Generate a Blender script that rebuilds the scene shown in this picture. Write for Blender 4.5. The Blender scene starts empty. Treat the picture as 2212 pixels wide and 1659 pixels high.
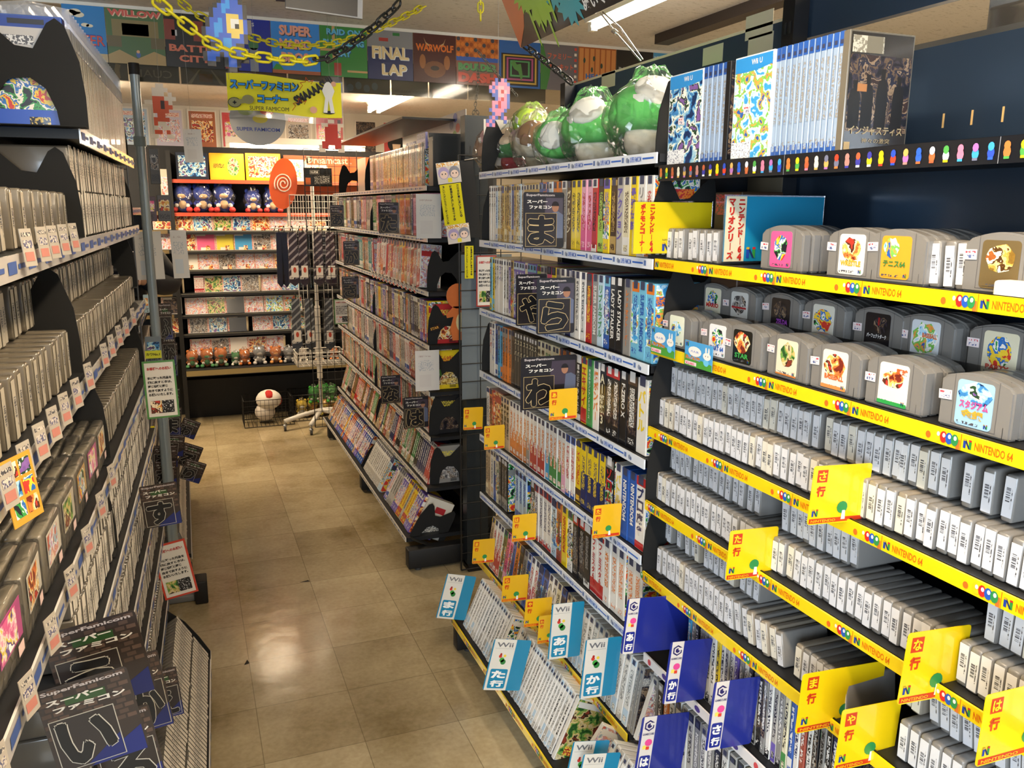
import bpy, bmesh, math, random
from mathutils import Matrix, Vector, Euler
random.seed(7)
SC = bpy.context.scene
COL = SC.collection
PI = math.pi

# ------------------------------------------------------------------ camera
W, H = 2212., 1659.
FPX = 1800.
CAMZ = 1.61
RX = Vector((0.93193569, 0.06921427, -0.35595682))
RY = Vector((-0.36257333, 0.19419954, -0.91149719))
RZ = Vector((0.00603804, 0.97851721, 0.20607673))
cam_d = bpy.data.cameras.new('camera')
cam_d.sensor_fit = 'HORIZONTAL'; cam_d.sensor_width = 36.0
cam_d.lens = FPX / W * 36.0
cam_d.clip_start = 0.02; cam_d.clip_end = 60
cam = bpy.data.objects.new('camera', cam_d)
COL.objects.link(cam)
mw = Matrix((RX, RY, RZ)).to_4x4(); mw.translation = (0, 0, CAMZ)
cam.matrix_world = mw
SC.camera = cam

# ------------------------------------------------------------------ world, view, big lights
wd = bpy.data.worlds.new('world'); SC.world = wd; wd.use_nodes = True
wd.node_tree.nodes['Background'].inputs[0].default_value = (0.75, 0.85, 1.0, 1)
wd.node_tree.nodes['Background'].inputs[1].default_value = 0.25
SC.view_settings.view_transform = 'Standard'
SC.view_settings.look = 'None'
SC.cycles.adaptive_threshold = 0.02; SC.cycles.max_bounces = 6; SC.cycles.diffuse_bounces = 3; SC.cycles.glossy_bounces = 3; SC.cycles.transmission_bounces = 4; SC.cycles.transparent_max_bounces = 12
SC.view_settings.exposure = 1.08
SC.view_settings.gamma = 1.0
SC.view_settings.use_curve_mapping = False

def area(name, loc, rot, sx, sy, power, color):
    l = bpy.data.lights.new(name, 'AREA'); l.shape = 'RECTANGLE'; l.size = sx; l.size_y = sy
    l.energy = power; l.color = color
    o = bpy.data.objects.new(name, l); COL.objects.link(o); o.location = loc; o.rotation_euler = rot
    return o
WARM = (1.0, 0.78, 0.52)
COOL = (0.74, 0.87, 1.0)
# daylight from the shop front behind the photographer
area('daylight_shop_front', (-1.15, -1.75, 1.45), (math.radians(86), 0, math.radians(-42)), 1.7, 1.5, 64, COOL)

# ------------------------------------------------------------------ pixel -> point on a plane of the room
def ray(u, v):
    d = Vector((u - W / 2, H / 2 - v, -FPX))
    return Vector((RX.dot(d), RY.dot(d), RZ.dot(d)))
def P(u, v, x=None, y=None, z=None):
    r = ray(u, v)
    if x is not None: t = x / r.x
    elif y is not None: t = y / r.y
    else: t = (z - CAMZ) / r.z
    return Vector((r.x * t, r.y * t, CAMZ + r.z * t))
def proj(p):
    d = Vector(p) - Vector((0, 0, CAMZ))
    c = Vector((RX.x*d.x + RY.x*d.y + RZ.x*d.z, RX.y*d.x + RY.y*d.y + RZ.y*d.z, RX.z*d.x + RY.z*d.y + RZ.z*d.z))
    if c.z > -0.01: return None
    return (W/2 + FPX*c.x/-c.z, H/2 - FPX*c.y/-c.z)

# ------------------------------------------------------------------ materials
def lin(h):
    h = h.lstrip('#'); r = []
    for i in (0, 2, 4):
        c = int(h[i:i+2], 16) / 255.
        r.append(c / 12.92 if c <= 0.04045 else ((c + 0.055) / 1.055) ** 2.4)
    return (r[0], r[1], r[2], 1.0)
_m = {}
def mat(hexc, rough=0.5, metal=0.0, coat=0.0, name=None, bump=0.0, bscale=200.0, var=0.0):
    key = (hexc, rough, metal, coat, bump, var)
    if key in _m: return _m[key]
    m = bpy.data.materials.new(name or 'paint_' + hexc.lstrip('#')); m.use_nodes = True
    nt = m.node_tree; b = nt.nodes['Principled BSDF']
    b.inputs['Base Color'].default_value = lin(hexc)
    b.inputs['Roughness'].default_value = rough
    b.inputs['Metallic'].default_value = metal
    b.inputs['Coat Weight'].default_value = coat
    b.inputs['Coat Roughness'].default_value = 0.12
    if bump or var:
        tc = nt.nodes.new('ShaderNodeTexCoord')
        n = nt.nodes.new('ShaderNodeTexNoise'); n.inputs['Scale'].default_value = bscale
        n.inputs['Detail'].default_value = 3
        nt.links.new(tc.outputs['Object'], n.inputs['Vector'])
        if bump:
            bp = nt.nodes.new('ShaderNodeBump'); bp.inputs['Strength'].default_value = bump
            bp.inputs['Distance'].default_value = 0.002
            nt.links.new(n.outputs['Fac'], bp.inputs['Height'])
            nt.links.new(bp.outputs['Normal'], b.inputs['Normal'])
        if var:
            mx = nt.nodes.new('ShaderNodeMix'); mx.data_type = 'RGBA'; mx.blend_type = 'MULTIPLY'
            mx.inputs[0].default_value = var
            mx.inputs[6].default_value = lin(hexc)
            nt.links.new(n.outputs['Fac'], mx.inputs[7])
            nt.links.new(mx.outputs[2], b.inputs['Base Color'])
    _m[key] = m
    return m
def emit(hexc, strength, name):
    m = bpy.data.materials.new(name); m.use_nodes = True
    b = m.node_tree.nodes['Principled BSDF']
    b.inputs['Base Color'].default_value = lin(hexc)
    b.inputs['Emission Color'].default_value = lin(hexc)
    b.inputs['Emission Strength'].default_value = strength
    return m
def art(name, cols, scale=42.0, rough=0.35, coat=0.2):
    """printed cover artwork: warped blotches out of a palette, different on every object"""
    m = bpy.data.materials.new('print_' + name); m.use_nodes = True
    nt = m.node_tree; N = nt.nodes.new; L = nt.links.new; b = nt.nodes['Principled BSDF']
    b.inputs['Roughness'].default_value = rough; b.inputs['Coat Weight'].default_value = coat
    b.inputs['Coat Roughness'].default_value = 0.1
    tc = N('ShaderNodeTexCoord'); oi = N('ShaderNodeObjectInfo')
    ad = N('ShaderNodeVectorMath'); ad.operation = 'ADD'
    mu = N('ShaderNodeMath'); mu.operation = 'MULTIPLY'; mu.inputs[1].default_value = 37.0
    L(oi.outputs['Random'], mu.inputs[0]); L(tc.outputs['Object'], ad.inputs[0]); L(mu.outputs[0], ad.inputs[1])
    n1 = N('ShaderNodeTexNoise'); n1.inputs['Scale'].default_value = scale; n1.inputs['Detail'].default_value = 3
    n1.inputs['Distortion'].default_value = 0.4
    L(ad.outputs[0], n1.inputs['Vector'])
    cr = N('ShaderNodeValToRGB'); cr.color_ramp.interpolation = 'CONSTANT'
    e = cr.color_ramp.elements
    k = len(cols)
    e[0].position = 0.0; e[0].color = lin(cols[0]); e[1].position = 0.40; e[1].color = lin(cols[1])
    for i in range(2, k):
        x = e.new(0.36 + 0.30 * i / k); x.color = lin(cols[i])
    L(n1.outputs['Fac'], cr.inputs[0])
    n2 = N('ShaderNodeTexNoise'); n2.inputs['Scale'].default_value = scale * 4; n2.inputs['Detail'].default_value = 2
    L(ad.outputs[0], n2.inputs['Vector'])
    mx = N('ShaderNodeMix'); mx.data_type = 'RGBA'; mx.blend_type = 'SOFT_LIGHT'; mx.inputs[0].default_value = 0.6
    L(cr.outputs[0], mx.inputs[6]); L(n2.outputs['Fac'], mx.inputs[7]); L(mx.outputs[2], b.inputs['Base Color'])
    return m
def clear(name, tint='ffffff', gloss=0.16, bumps=0.0, bscale=25.0, opacity=0.0, rough=0.06):
    """thin clear plastic: see-through with a glossy skin"""
    m = bpy.data.materials.new(name); m.use_nodes = True
    nt = m.node_tree; N = nt.nodes.new; L = nt.links.new
    nt.nodes.remove(nt.nodes['Principled BSDF']); out = nt.nodes['Material Output']
    tr = N('ShaderNodeBsdfTransparent'); tr.inputs[0].default_value = lin(tint)
    gl = N('ShaderNodeBsdfGlossy'); gl.inputs['Roughness'].default_value = rough
    lw = N('ShaderNodeLayerWeight'); lw.inputs[0].default_value = 0.35
    mm = N('ShaderNodeMath'); mm.operation = 'MULTIPLY_ADD'; mm.inputs[1].default_value = 0.55; mm.inputs[2].default_value = gloss
    L(lw.outputs['Fresnel'], mm.inputs[0])
    ms = N('ShaderNodeMixShader'); L(mm.outputs[0], ms.inputs[0]); L(tr.outputs[0], ms.inputs[1]); L(gl.outputs[0], ms.inputs[2])
    last = ms
    if opacity:
        df = N('ShaderNodeBsdfDiffuse'); df.inputs[0].default_value = lin('e8e8e8')
        m2 = N('ShaderNodeMixShader'); m2.inputs[0].default_value = opacity
        L(ms.outputs[0], m2.inputs[1]); L(df.outputs[0], m2.inputs[2]); last = m2
    if bumps:
        tc = N('ShaderNodeTexCoord'); n = N('ShaderNodeTexVoronoi'); n.inputs['Scale'].default_value = bscale
        n.feature = 'DISTANCE_TO_EDGE'
        bp = N('ShaderNodeBump'); bp.inputs['Strength'].default_value = bumps; bp.inputs['Distance'].default_value = 0.02
        L(tc.outputs['Object'], n.inputs['Vector']); L(n.outputs['Distance'], bp.inputs['Height'])
        L(bp.outputs['Normal'], gl.inputs['Normal']); L(bp.outputs['Normal'], lw.inputs['Normal'])
    L(last.outputs[0], out.inputs[0])
    return m

BLACK = mat('09090b', 0.6, name='black_powder_coat')
BLACKM = mat('131316', 0.35, 0.3, name='black_metal')
WHITE = mat('e9e7e2', 0.5, name='white_paper')
LABELW = mat('dcdde0', 0.55, name='white_label_paper')
INK = mat('1a1a1c', 0.6, name='black_ink')
GREYP = mat('7d7b78', 0.38, coat=0.5, name='grey_cartridge_plastic')
CHROME = mat('b9bcc0', 0.22, 1.0, name='chrome')
STEEL = mat('70777c', 0.35, 0.8, name='grey_steel')
CLEAR = clear('clear_plastic')
BAG = clear('wrinkled_plastic_bag', tint='fafafa', gloss=0.05, bumps=0.8, bscale=22.0, rough=0.16, opacity=0.02)
TIEBAG = clear('tie_sleeve', gloss=0.01, rough=.1)
GLASS = clear('glass_pane', gloss=0.05)
ART = {
 'warm': art('warm', ['7a2a1c', 'd8753a', 'e9c36a', 'f2e3c6', '5a2f20', 'c23a2c']),
 'cool': art('cool', ['16305f', '3f86c4', '9cc9dc', 'f0efe6', '27482f', '7d5aa0']),
 'pastel': art('pastel', ['e8d2c0', 'd99a88', 'c9b5d8', 'f4ece0', '9fb9c9', 'c86a5a']),
 'dark': art('dark', ['0f0f14', '2a2430', '5c4a38', '171a2c', '84705a', '30201c']),
 'mixed': art('mixed', ['d53a2e', 'f3cf3a', '2c6fc0', 'f4efe4', '3a9a4a', '20202a']),
 'pink': art('pink', ['e0609a', 'f0a0bc', 'f4e6e2', 'e8d24a', '6a4a9a', 'ffffff']),
 'green': art('green', ['2c5a2a', '6fa04a', 'c9b46a', 'd8c89a', '3a2f1e', '8a3a2a']),
 'grey': art('grey', ['4a4a4c', '8a8888', 'c8c4be', '2a2a2e', 'b0a090', '6a6058']),
 'sky': art('sky', ['3fa0e0', 'b8e0f4', 'f4f4f0', '7ac05a', 'e8a04a', '2a60b0']),
 'gold': art('gold', ['8a6a2a', 'c9a24a', 'e8d48a', '5a3a1a', 'f0e8c8', 'a05a2a']),
}
# lettering strokes too small to read, printed as tiny blots in the ink's colour
def printed(name, base, ink, scale=260.0, th=0.52, stretch=(1, 1, 1)):
    m = bpy.data.materials.new('lettering_' + name); m.use_nodes = True
    nt = m.node_tree; N = nt.nodes.new; L = nt.links.new; b = nt.nodes['Principled BSDF']
    b.inputs['Roughness'].default_value = 0.4; b.inputs['Coat Weight'].default_value = 0.3
    tc = N('ShaderNodeTexCoord'); mp = N('ShaderNodeMapping'); mp.inputs['Scale'].default_value = stretch
    oi = N('ShaderNodeObjectInfo'); mu = N('ShaderNodeMath'); mu.operation = 'MULTIPLY'; mu.inputs[1].default_value = 11.0
    ad = N('ShaderNodeVectorMath'); ad.operation = 'ADD'
    L(oi.outputs['Random'], mu.inputs[0]); L(tc.outputs['Object'], ad.inputs[0]); L(mu.outputs[0], ad.inputs[1])
    L(ad.outputs[0], mp.inputs[0])
    n = N('ShaderNodeTexNoise'); n.inputs['Scale'].default_value = scale; n.inputs['Detail'].default_value = 1
    L(mp.outputs[0], n.inputs['Vector'])
    cr = N('ShaderNodeValToRGB'); cr.color_ramp.interpolation = 'CONSTANT'
    cr.color_ramp.elements[0].color = lin(base); cr.color_ramp.elements[1].position = th; cr.color_ramp.elements[1].color = lin(ink)
    L(n.outputs['Fac'], cr.inputs[0]); L(cr.outputs[0], b.inputs['Base Color'])
    return m
_pr = {}
def pr(base, ink, th=0.52):
    k = (base, ink, th)
    if k not in _pr: _pr[k] = printed(base + '_' + ink, base, ink, th=th)
    return _pr[k]

# ------------------------------------------------------------------ text outlines as flat triangles
_tc = {}
TMPS = bpy.data.scenes.new('lettering_workbench')
def glyphs(s, bold=0.0):
    k = (s, bold)
    if k in _tc: return _tc[k]
    c = bpy.data.curves.new('lettering', 'FONT'); c.body = s; c.offset = bold; c.resolution_u = 2
    o = bpy.data.objects.new('lettering', c); TMPS.collection.objects.link(o)
    vl = TMPS.view_layers[0]; vl.update(); dg = vl.depsgraph
    me = bpy.data.meshes.new_from_object(o.evaluated_get(dg))
    vs = [(v.co.x, v.co.y) for v in me.vertices]; fs = [tuple(p.vertices) for p in me.polygons]
    bpy.data.objects.remove(o); bpy.data.curves.remove(c); bpy.data.meshes.remove(me)
    if vs:
        x0 = min(v[0] for v in vs); x1 = max(v[0] for v in vs); y0 = min(v[1] for v in vs); y1 = max(v[1] for v in vs)
    else: x0 = y0 = 0; x1 = y1 = 1
    vs = [(v[0] - x0, v[1] - y0) for v in vs]
    _tc[k] = (vs, fs, max(x1 - x0, 1e-6), max(y1 - y0, 1e-6))
    return _tc[k]

X, Y, Z = Vector((1, 0, 0)), Vector((0, 1, 0)), Vector((0, 0, 1))
class MB:
    def __init__(s): s.v = []; s.f = []; s.mi = []; s.sm = []; s.mats = []
    def m(s, mt):
        if mt not in s.mats: s.mats.append(mt)
        return s.mats.index(mt)
    def add(s, vs, fs, mt, smooth=False):
        o = len(s.v); i = s.m(mt)
        s.v += [Vector(v) for v in vs]
        for f in fs: s.f.append(tuple(o + k for k in f)); s.mi.append(i); s.sm.append(smooth)
        return s
    def box(s, a, b, mt, rot=None, about=None):
        x0, x1 = sorted((a[0], b[0])); y0, y1 = sorted((a[1], b[1])); z0, z1 = sorted((a[2], b[2]))
        vs = [Vector(p) for p in ((x0,y0,z0),(x1,y0,z0),(x1,y1,z0),(x0,y1,z0),(x0,y0,z1),(x1,y0,z1),(x1,y1,z1),(x0,y1,z1))]
        if rot is not None:
            c = Vector(about) if about is not None else sum(vs, Vector()) / 8
            vs = [c + rot @ (v - c) for v in vs]
        return s.add(vs, [(0,3,2,1),(4,5,6,7),(0,1,5,4),(1,2,6,5),(2,3,7,6),(3,0,4,7)], mt)
    def bbox(s, a, b, mt, r=0.003, seg=2, smooth=True):
        """box with rounded edges"""
        bm = bmesh.new()
        x0, x1 = sorted((a[0], b[0])); y0, y1 = sorted((a[1], b[1])); z0, z1 = sorted((a[2], b[2]))
        bmesh.ops.create_cube(bm, size=1)
        for v in bm.verts: v.co = Vector(((x0+x1)/2 + v.co.x*(x1-x0), (y0+y1)/2 + v.co.y*(y1-y0), (z0+z1)/2 + v.co.z*(z1-z0)))
        bmesh.ops.bevel(bm, geom=bm.edges[:], offset=r, segments=seg, affect='EDGES', profile=0.5)
        s.frombm(bm, mt, smooth); return s
    def frombm(s, bm, mt, smooth=False):
        bm.verts.index_update()
        s.add([v.co.copy() for v in bm.verts], [tuple(v.index for v in f.verts) for f in bm.faces], mt, smooth); bm.free()
        return s
    def quad(s, o, u, v, w, h, mt, lift=0.0):
        """flat rectangle from corner o, along unit vectors u and v"""
        n = u.cross(v) * lift; o = Vector(o) + n
        return s.add([o, o + u*w, o + u*w + v*h, o + v*h], [(0,1,2,3)], mt)
    def slab(s, o, u, v, w, h, t, mt, back=None):
        """sheet with thickness t behind the rectangle (o,u,v)"""
        n = u.cross(v); o = Vector(o); q = o - n*t
        vs = [o, o+u*w, o+u*w+v*h, o+v*h, q, q+u*w, q+u*w+v*h, q+v*h]
        return s.add(vs, [(0,1,2,3),(5,4,7,6),(0,4,5,1),(1,5,6,2),(2,6,7,3),(3,7,4,0)], mt)
    def poly(s, pts, o, u, v, t, mt, lift=0.0, smooth=False):
        """extruded outline: pts are (a,b) along u,v; t thickness backwards"""
        n = u.cross(v); o = Vector(o) + n*lift; k = len(pts)
        f = [o + u*a + v*b for a, b in pts]
        if t == 0: return s.add(f, [tuple(range(k))], mt)
        g = [p - n*t for p in f]
        fs = [tuple(range(k)), tuple(range(2*k-1, k-1, -1))] + [(i, k+i, k+(i+1)%k, (i+1)%k) for i in range(k)]
        return s.add(f + g, fs, mt, smooth)
    def text(s, t, o, u, v, h, mt, w=None, align='L', lift=0.0006, bold=0.0, fit=True):
        """h letter height; w fixed width when given (squeezed to fit)"""
        vs, fs, gw, gh = glyphs(t, bold)
        sy = h / gh; sx = sy if w is None else (w / gw if fit or gw*sy > w else sy)
        tw = gw * sx; off = {'L': 0, 'C': -tw/2, 'R': -tw}[align]
        n = u.cross(v) * lift; o = Vector(o) + n
        return s.add([o + u*(off + a*sx) + v*(b*sy) for a, b in vs], fs, mt)
    def fat(s, t, o, u, v, h, w, fill, line, rf, rl, lift=.0006):
        """heavy letter with a thin outline: copies spread around the stroke"""
        for mt, r, lf in ((line, rl, lift), (fill, rf, lift + .0006)):
            for k in range(9):
                q = Vector(o) if k == 8 else Vector(o) + u*(math.cos(k*PI/4)*r) + v*(math.sin(k*PI/4)*r)
                s.text(t, q, u, v, h, mt, w=w, align='C', lift=lf + .00002*k)
        return s
    def vtext(s, t, o, u, v, size, pitch, mt, bold=0.0, lift=0.0006, sq=1.0):
        """characters stacked downwards from the top point o (centre line)"""
        for i, ch in enumerate(t):
            if ch == ' ': continue
            if ch == 'ー': s.quad(Vector(o) - u*(size*0.06) - v*(pitch*i + size*0.95), u, v, size*0.12, size*0.9, mt, lift); continue
            vs, fs, gw, gh = glyphs(ch, bold)
            k = size / max(gw, gh) * (0.7 if ch in 'ァャョッ' else 1.0)
            c = Vector(o) - v*(pitch*i + size*0.5) + u.cross(v)*lift
            s.add([c + u*((a-gw/2)*k*sq) + v*((b-gh/2)*k) for a, b in vs], fs, mt)
        return s
    def tube(s, a, b, r, mt, seg=10, r2=None, cap=True):
        a, b = Vector(a), Vector(b); r2 = r if r2 is None else r2
        d = (b-a).normalized(); q = d.to_track_quat('Z', 'Y')
        ring = lambda c, rr: [c + q @ Vector((math.cos(2*PI*i/seg)*rr, math.sin(2*PI*i/seg)*rr, 0)) for i in range(seg)]
        vs = ring(a, r) + ring(b, r2)
        fs = [(i, (i+1)%seg, seg+(i+1)%seg, seg+i) for i in range(seg)]
        s.add(vs, fs, mt, True)
        if cap: s.add(ring(a, r), [tuple(range(seg-1, -1, -1))], mt); s.add(ring(b, r2), [tuple(range(seg))], mt)
        return s
    def path(s, pts, r, mt, seg=8):
        pts = [Vector(p) for p in pts]; n = len(pts); vs = []; up = None
        for i, p in enumerate(pts):
            d = (pts[min(i+1, n-1)] - pts[max(i-1, 0)]).normalized()
            if up is None: up = d.orthogonal().normalized()
            up = (up - d*up.dot(d)).normalized(); sd = d.cross(up)
            vs += [p + up*math.cos(2*PI*k/seg)*r + sd*math.sin(2*PI*k/seg)*r for k in range(seg)]
        fs = [(i*seg+k, i*seg+(k+1)%seg, (i+1)*seg+(k+1)%seg, (i+1)*seg+k) for i in range(n-1) for k in range(seg)]
        fs += [tuple(range(seg-1, -1, -1)), tuple((n-1)*seg+k for k in range(seg))]
        return s.add(vs, fs, mt, True)
    def ball(s, c, r, mt, rz=None, seg=16, rings=10, fn=None):
        rx, ry, rzz = (r, r, r) if not isinstance(r, (tuple, list)) else r
        bm = bmesh.new(); bmesh.ops.create_uvsphere(bm, u_segments=seg, v_segments=rings, radius=1)
        for v in bm.verts:
            co = v.co.copy()
            if fn: co = fn(co)
            v.co = Vector((c[0]+co.x*rx, c[1]+co.y*ry, c[2]+co.z*rzz))
        return s.frombm(bm, mt, True)
    def lathe(s, c, prof, mt, seg=20, fn=None):
        vs = []
        for r, z in prof: vs += [Vector((c[0]+math.cos(2*PI*k/seg)*r, c[1]+math.sin(2*PI*k/seg)*r, c[2]+z)) for k in range(seg)]
        if fn: vs = [fn(v) for v in vs]
        n = len(prof)
        return s.add(vs, [(i*seg+k, i*seg+(k+1)%seg, (i+1)*seg+(k+1)%seg, (i+1)*seg+k) for i in range(n-1) for k in range(seg)], mt, True)
    def xf(s, M):
        s.v = [M @ v for v in s.v]; return s
    def join(s, o, M=None):
        k = len(s.v); s.v += [M @ v if M is not None else v for v in o.v]
        mp = [s.m(m) for m in o.mats]
        s.f += [tuple(k+i for i in f) for f in o.f]; s.mi += [mp[i] for i in o.mi]; s.sm += o.sm
        return s
    def mesh(s, name):
        me = bpy.data.meshes.new(name)
        me.from_pydata([tuple(v) for v in s.v], [], s.f)
        for m in s.mats: me.materials.append(m)
        me.polygons.foreach_set('material_index', s.mi); me.polygons.foreach_set('use_smooth', s.sm)
        me.update(); return me
    def obj(s, name, parent=None):
        o = bpy.data.objects.new(name, s.mesh(name)); COL.objects.link(o)
        if parent is not None: o.parent = parent
        return o

def tag(o, label=None, cat=None, group=None, kind=None):
    if label: o['label'] = label
    if cat: o['category'] = cat
    if group: o['group'] = group
    if kind: o['kind'] = kind
    return o
def empty(name, loc, rz=0.0, label=None, cat=None, group=None, rot=None):
    o = bpy.data.objects.new(name, None); o.empty_display_size = 0.05; COL.objects.link(o)
    o.location = loc; o.rotation_euler = rot if rot is not None else (0, 0, rz)
    return tag(o, label, cat, group)
def inst(name, me, loc, rot=(0, 0, 0), parent=None, scale=None):
    o = bpy.data.objects.new(name, me); COL.objects.link(o); o.location = loc; o.rotation_euler = rot
    if scale: o.scale = scale
    if parent is not None: o.parent = parent
    return o
def structure(o): o['kind'] = 'structure'; return o
ORD = ['zeroth','first','second','third','fourth','fifth','sixth','seventh','eighth','ninth','tenth','eleventh','twelfth','thirteenth','fourteenth','fifteenth','sixteenth','seventeenth','eighteenth','nineteenth']
TENS = ['','','twenty','thirty','forty','fifty','sixty','seventy','eighty','ninety']
def ordw(n):
    if n < 20: return ORD[n]
    if n >= 100: return 'hundred-and-' + (ordw(n-100) if n > 100 else 'zeroth')
    t, u = divmod(n, 10)
    return (TENS[t][:-1] + 'ieth') if u == 0 else TENS[t] + '-' + ORD[u]
# ================================================================== room shell
CEIL = 2.36
def floor_mat():
    m = bpy.data.materials.new('vinyl_floor_tiles'); m.use_nodes = True
    nt = m.node_tree; N = nt.nodes.new; L = nt.links.new; b = nt.nodes['Principled BSDF']
    tc = N('ShaderNodeTexCoord'); sp = N('ShaderNodeSeparateXYZ'); L(tc.outputs['Object'], sp.inputs[0])
    def line(out, off):
        a = N('ShaderNodeMath'); a.operation = 'ADD'; a.inputs[1].default_value = off; L(out, a.inputs[0])
        d = N('ShaderNodeMath'); d.operation = 'DIVIDE'; d.inputs[1].default_value = 0.3; L(a.outputs[0], d.inputs[0])
        f = N('ShaderNodeMath'); f.operation = 'FRACT'; L(d.outputs[0], f.inputs[0])
        c = N('ShaderNodeMath'); c.operation = 'SUBTRACT'; c.inputs[1].default_value = 0.5; L(f.outputs[0], c.inputs[0])
        g = N('ShaderNodeMath'); g.operation = 'ABSOLUTE'; L(c.outputs[0], g.inputs[0])
        h = N('ShaderNodeMath'); h.operation = 'GREATER_THAN'; h.inputs[1].default_value = 0.4955; L(g.outputs[0], h.inputs[0])
        fl = N('ShaderNodeMath'); fl.operation = 'FLOOR'; L(d.outputs[0], fl.inputs[0])
        return h.outputs[0], fl.outputs[0]
    lx, ix = line(sp.outputs[0], 3.0 - 0.117); ly, iy = line(sp.outputs[1], 3.0 - 0.19)
    mxl = N('ShaderNodeMath'); mxl.operation = 'MAXIMUM'; L(lx, mxl.inputs[0]); L(ly, mxl.inputs[1])
    cb = N('ShaderNodeCombineXYZ'); L(ix, cb.inputs[0]); L(iy, cb.inputs[1])
    wn = N('ShaderNodeTexWhiteNoise'); L(cb.outputs[0], wn.inputs[0])
    n1 = N('ShaderNodeTexNoise'); n1.inputs['Scale'].default_value = 1.6; n1.inputs['Detail'].default_value = 6; n1.inputs['Roughness'].default_value = 0.65
    L(tc.outputs['Object'], n1.inputs['Vector'])
    cr = N('ShaderNodeValToRGB'); e = cr.color_ramp.elements
    e[0].position = 0.33; e[0].color = lin('84734f'); e[1].position = 0.62; e[1].color = lin('b5a684'); x = e.new(0.48); x.color = lin('a39373')
    L(n1.outputs['Fac'], cr.inputs[0])
    n2 = N('ShaderNodeTexNoise'); n2.inputs['Scale'].default_value = 60; n2.inputs['Detail'].default_value = 4; L(tc.outputs['Object'], n2.inputs['Vector'])
    m1 = N('ShaderNodeMix'); m1.data_type = 'RGBA'; m1.blend_type = 'SOFT_LIGHT'; m1.inputs[0].default_value = 0.35
    L(cr.outputs[0], m1.inputs[6]); L(n2.outputs['Fac'], m1.inputs[7])
    m2 = N('ShaderNodeMix'); m2.data_type = 'RGBA'; m2.blend_type = 'SOFT_LIGHT'; m2.inputs[0].default_value = 0.22
    L(m1.outputs[2], m2.inputs[6]); L(wn.outputs['Value'], m2.inputs[7])
    m3 = N('ShaderNodeMix'); m3.data_type = 'RGBA'; m3.inputs[7].default_value = lin('55482f')
    k = N('ShaderNodeMath'); k.operation = 'MULTIPLY'; k.inputs[1].default_value = 0.55; L(mxl.outputs[0], k.inputs[0])
    L(k.outputs[0], m3.inputs[0]); L(m2.outputs[2], m3.inputs[6]); L(m3.outputs[2], b.inputs['Base Color'])
    r = N('ShaderNodeMapRange'); r.inputs[3].default_value = 0.10; r.inputs[4].default_value = 0.24; L(n1.outputs['Fac'], r.inputs[0])
    L(r.outputs[0], b.inputs['Roughness'])
    n3 = N('ShaderNodeTexNoise'); n3.inputs['Scale'].default_value = 7; n3.inputs['Detail'].default_value = 3; L(tc.outputs['Object'], n3.inputs['Vector'])
    bp = N('ShaderNodeBump'); bp.inputs['Strength'].default_value = 0.25; bp.inputs['Distance'].default_value = 0.006
    L(n3.outputs['Fac'], bp.inputs['Height']); L(bp.outputs['Normal'], b.inputs['Normal'])
    return m
fb = MB(); fb.box((-2.2, -2.4, -0.05), (3.4, 7.3, 0), floor_mat())
# two chipped tile corners
fb.add([(0.118,2.885,.0007),(0.098,2.878,.0007),(0.112,2.915,.0007)], [(0,2,1)], mat('2a241c', 0.8))
fb.add([(0.417,3.492,.0007),(0.37,3.498,.0007),(0.41,3.51,.0007)], [(0,1,2)], mat('2a241c', 0.8))
structure(fb.obj('floor'))
def ceil_mat():
    m = bpy.data.materials.new('ceiling_board'); m.use_nodes = True
    nt = m.node_tree; N = nt.nodes.new; L = nt.links.new; b = nt.nodes['Principled BSDF']
    b.inputs['Base Color'].default_value = lin('cfc8bd'); b.inputs['Roughness'].default_value = 0.9
    tc = N('ShaderNodeTexCoord'); mp = N('ShaderNodeMapping'); mp.inputs['Scale'].default_value = (40, 120, 40); mp.inputs['Rotation'].default_value = (0, 0, 0.5)
    L(tc.outputs['Object'], mp.inputs[0])
    n = N('ShaderNodeTexNoise'); n.inputs['Scale'].default_value = 1.0; n.inputs['Detail'].default_value = 4; L(mp.outputs[0], n.inputs['Vector'])
    cr = N('ShaderNodeValToRGB'); e = cr.color_ramp.elements
    e[0].position = 0.34; e[0].color = lin('c4beb2'); e[1].position = 0.40; e[1].color = lin('e6e1d8')
    L(n.outputs['Fac'], cr.inputs[0]); L(cr.outputs[0], b.inputs['Base Color'])
    return m
structure(MB().box((-2.2, -2.4, CEIL), (3.4, 7.3, CEIL+.05), ceil_mat()).obj('ceiling'))
WALLM = mat('cfc8ba', 0.85, name='painted_wall')
structure(MB().box((-2.2, 7.1, 0), (3.4, 7.2, CEIL), WALLM).obj('wall_back'))
structure(MB().box((-2.2, -2.4, 0), (-2.1, 7.2, CEIL), WALLM).obj('wall_left'))
structure(MB().box((3.3, -2.4, 0), (3.4, 7.2, CEIL), WALLM).obj('wall_right'))
# front wall with the shop window opening the daylight comes through
fw = MB()
fw.box((-2.2, -2.4, 0), (-0.9, -2.3, CEIL), WALLM); fw.box((1.7, -2.4, 0), (3.4, -2.3, CEIL), WALLM)
fw.box((-0.9, -2.4, 0), (1.7, -2.3, 0.5), WALLM)
structure(fw.obj('wall_front'))

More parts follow.
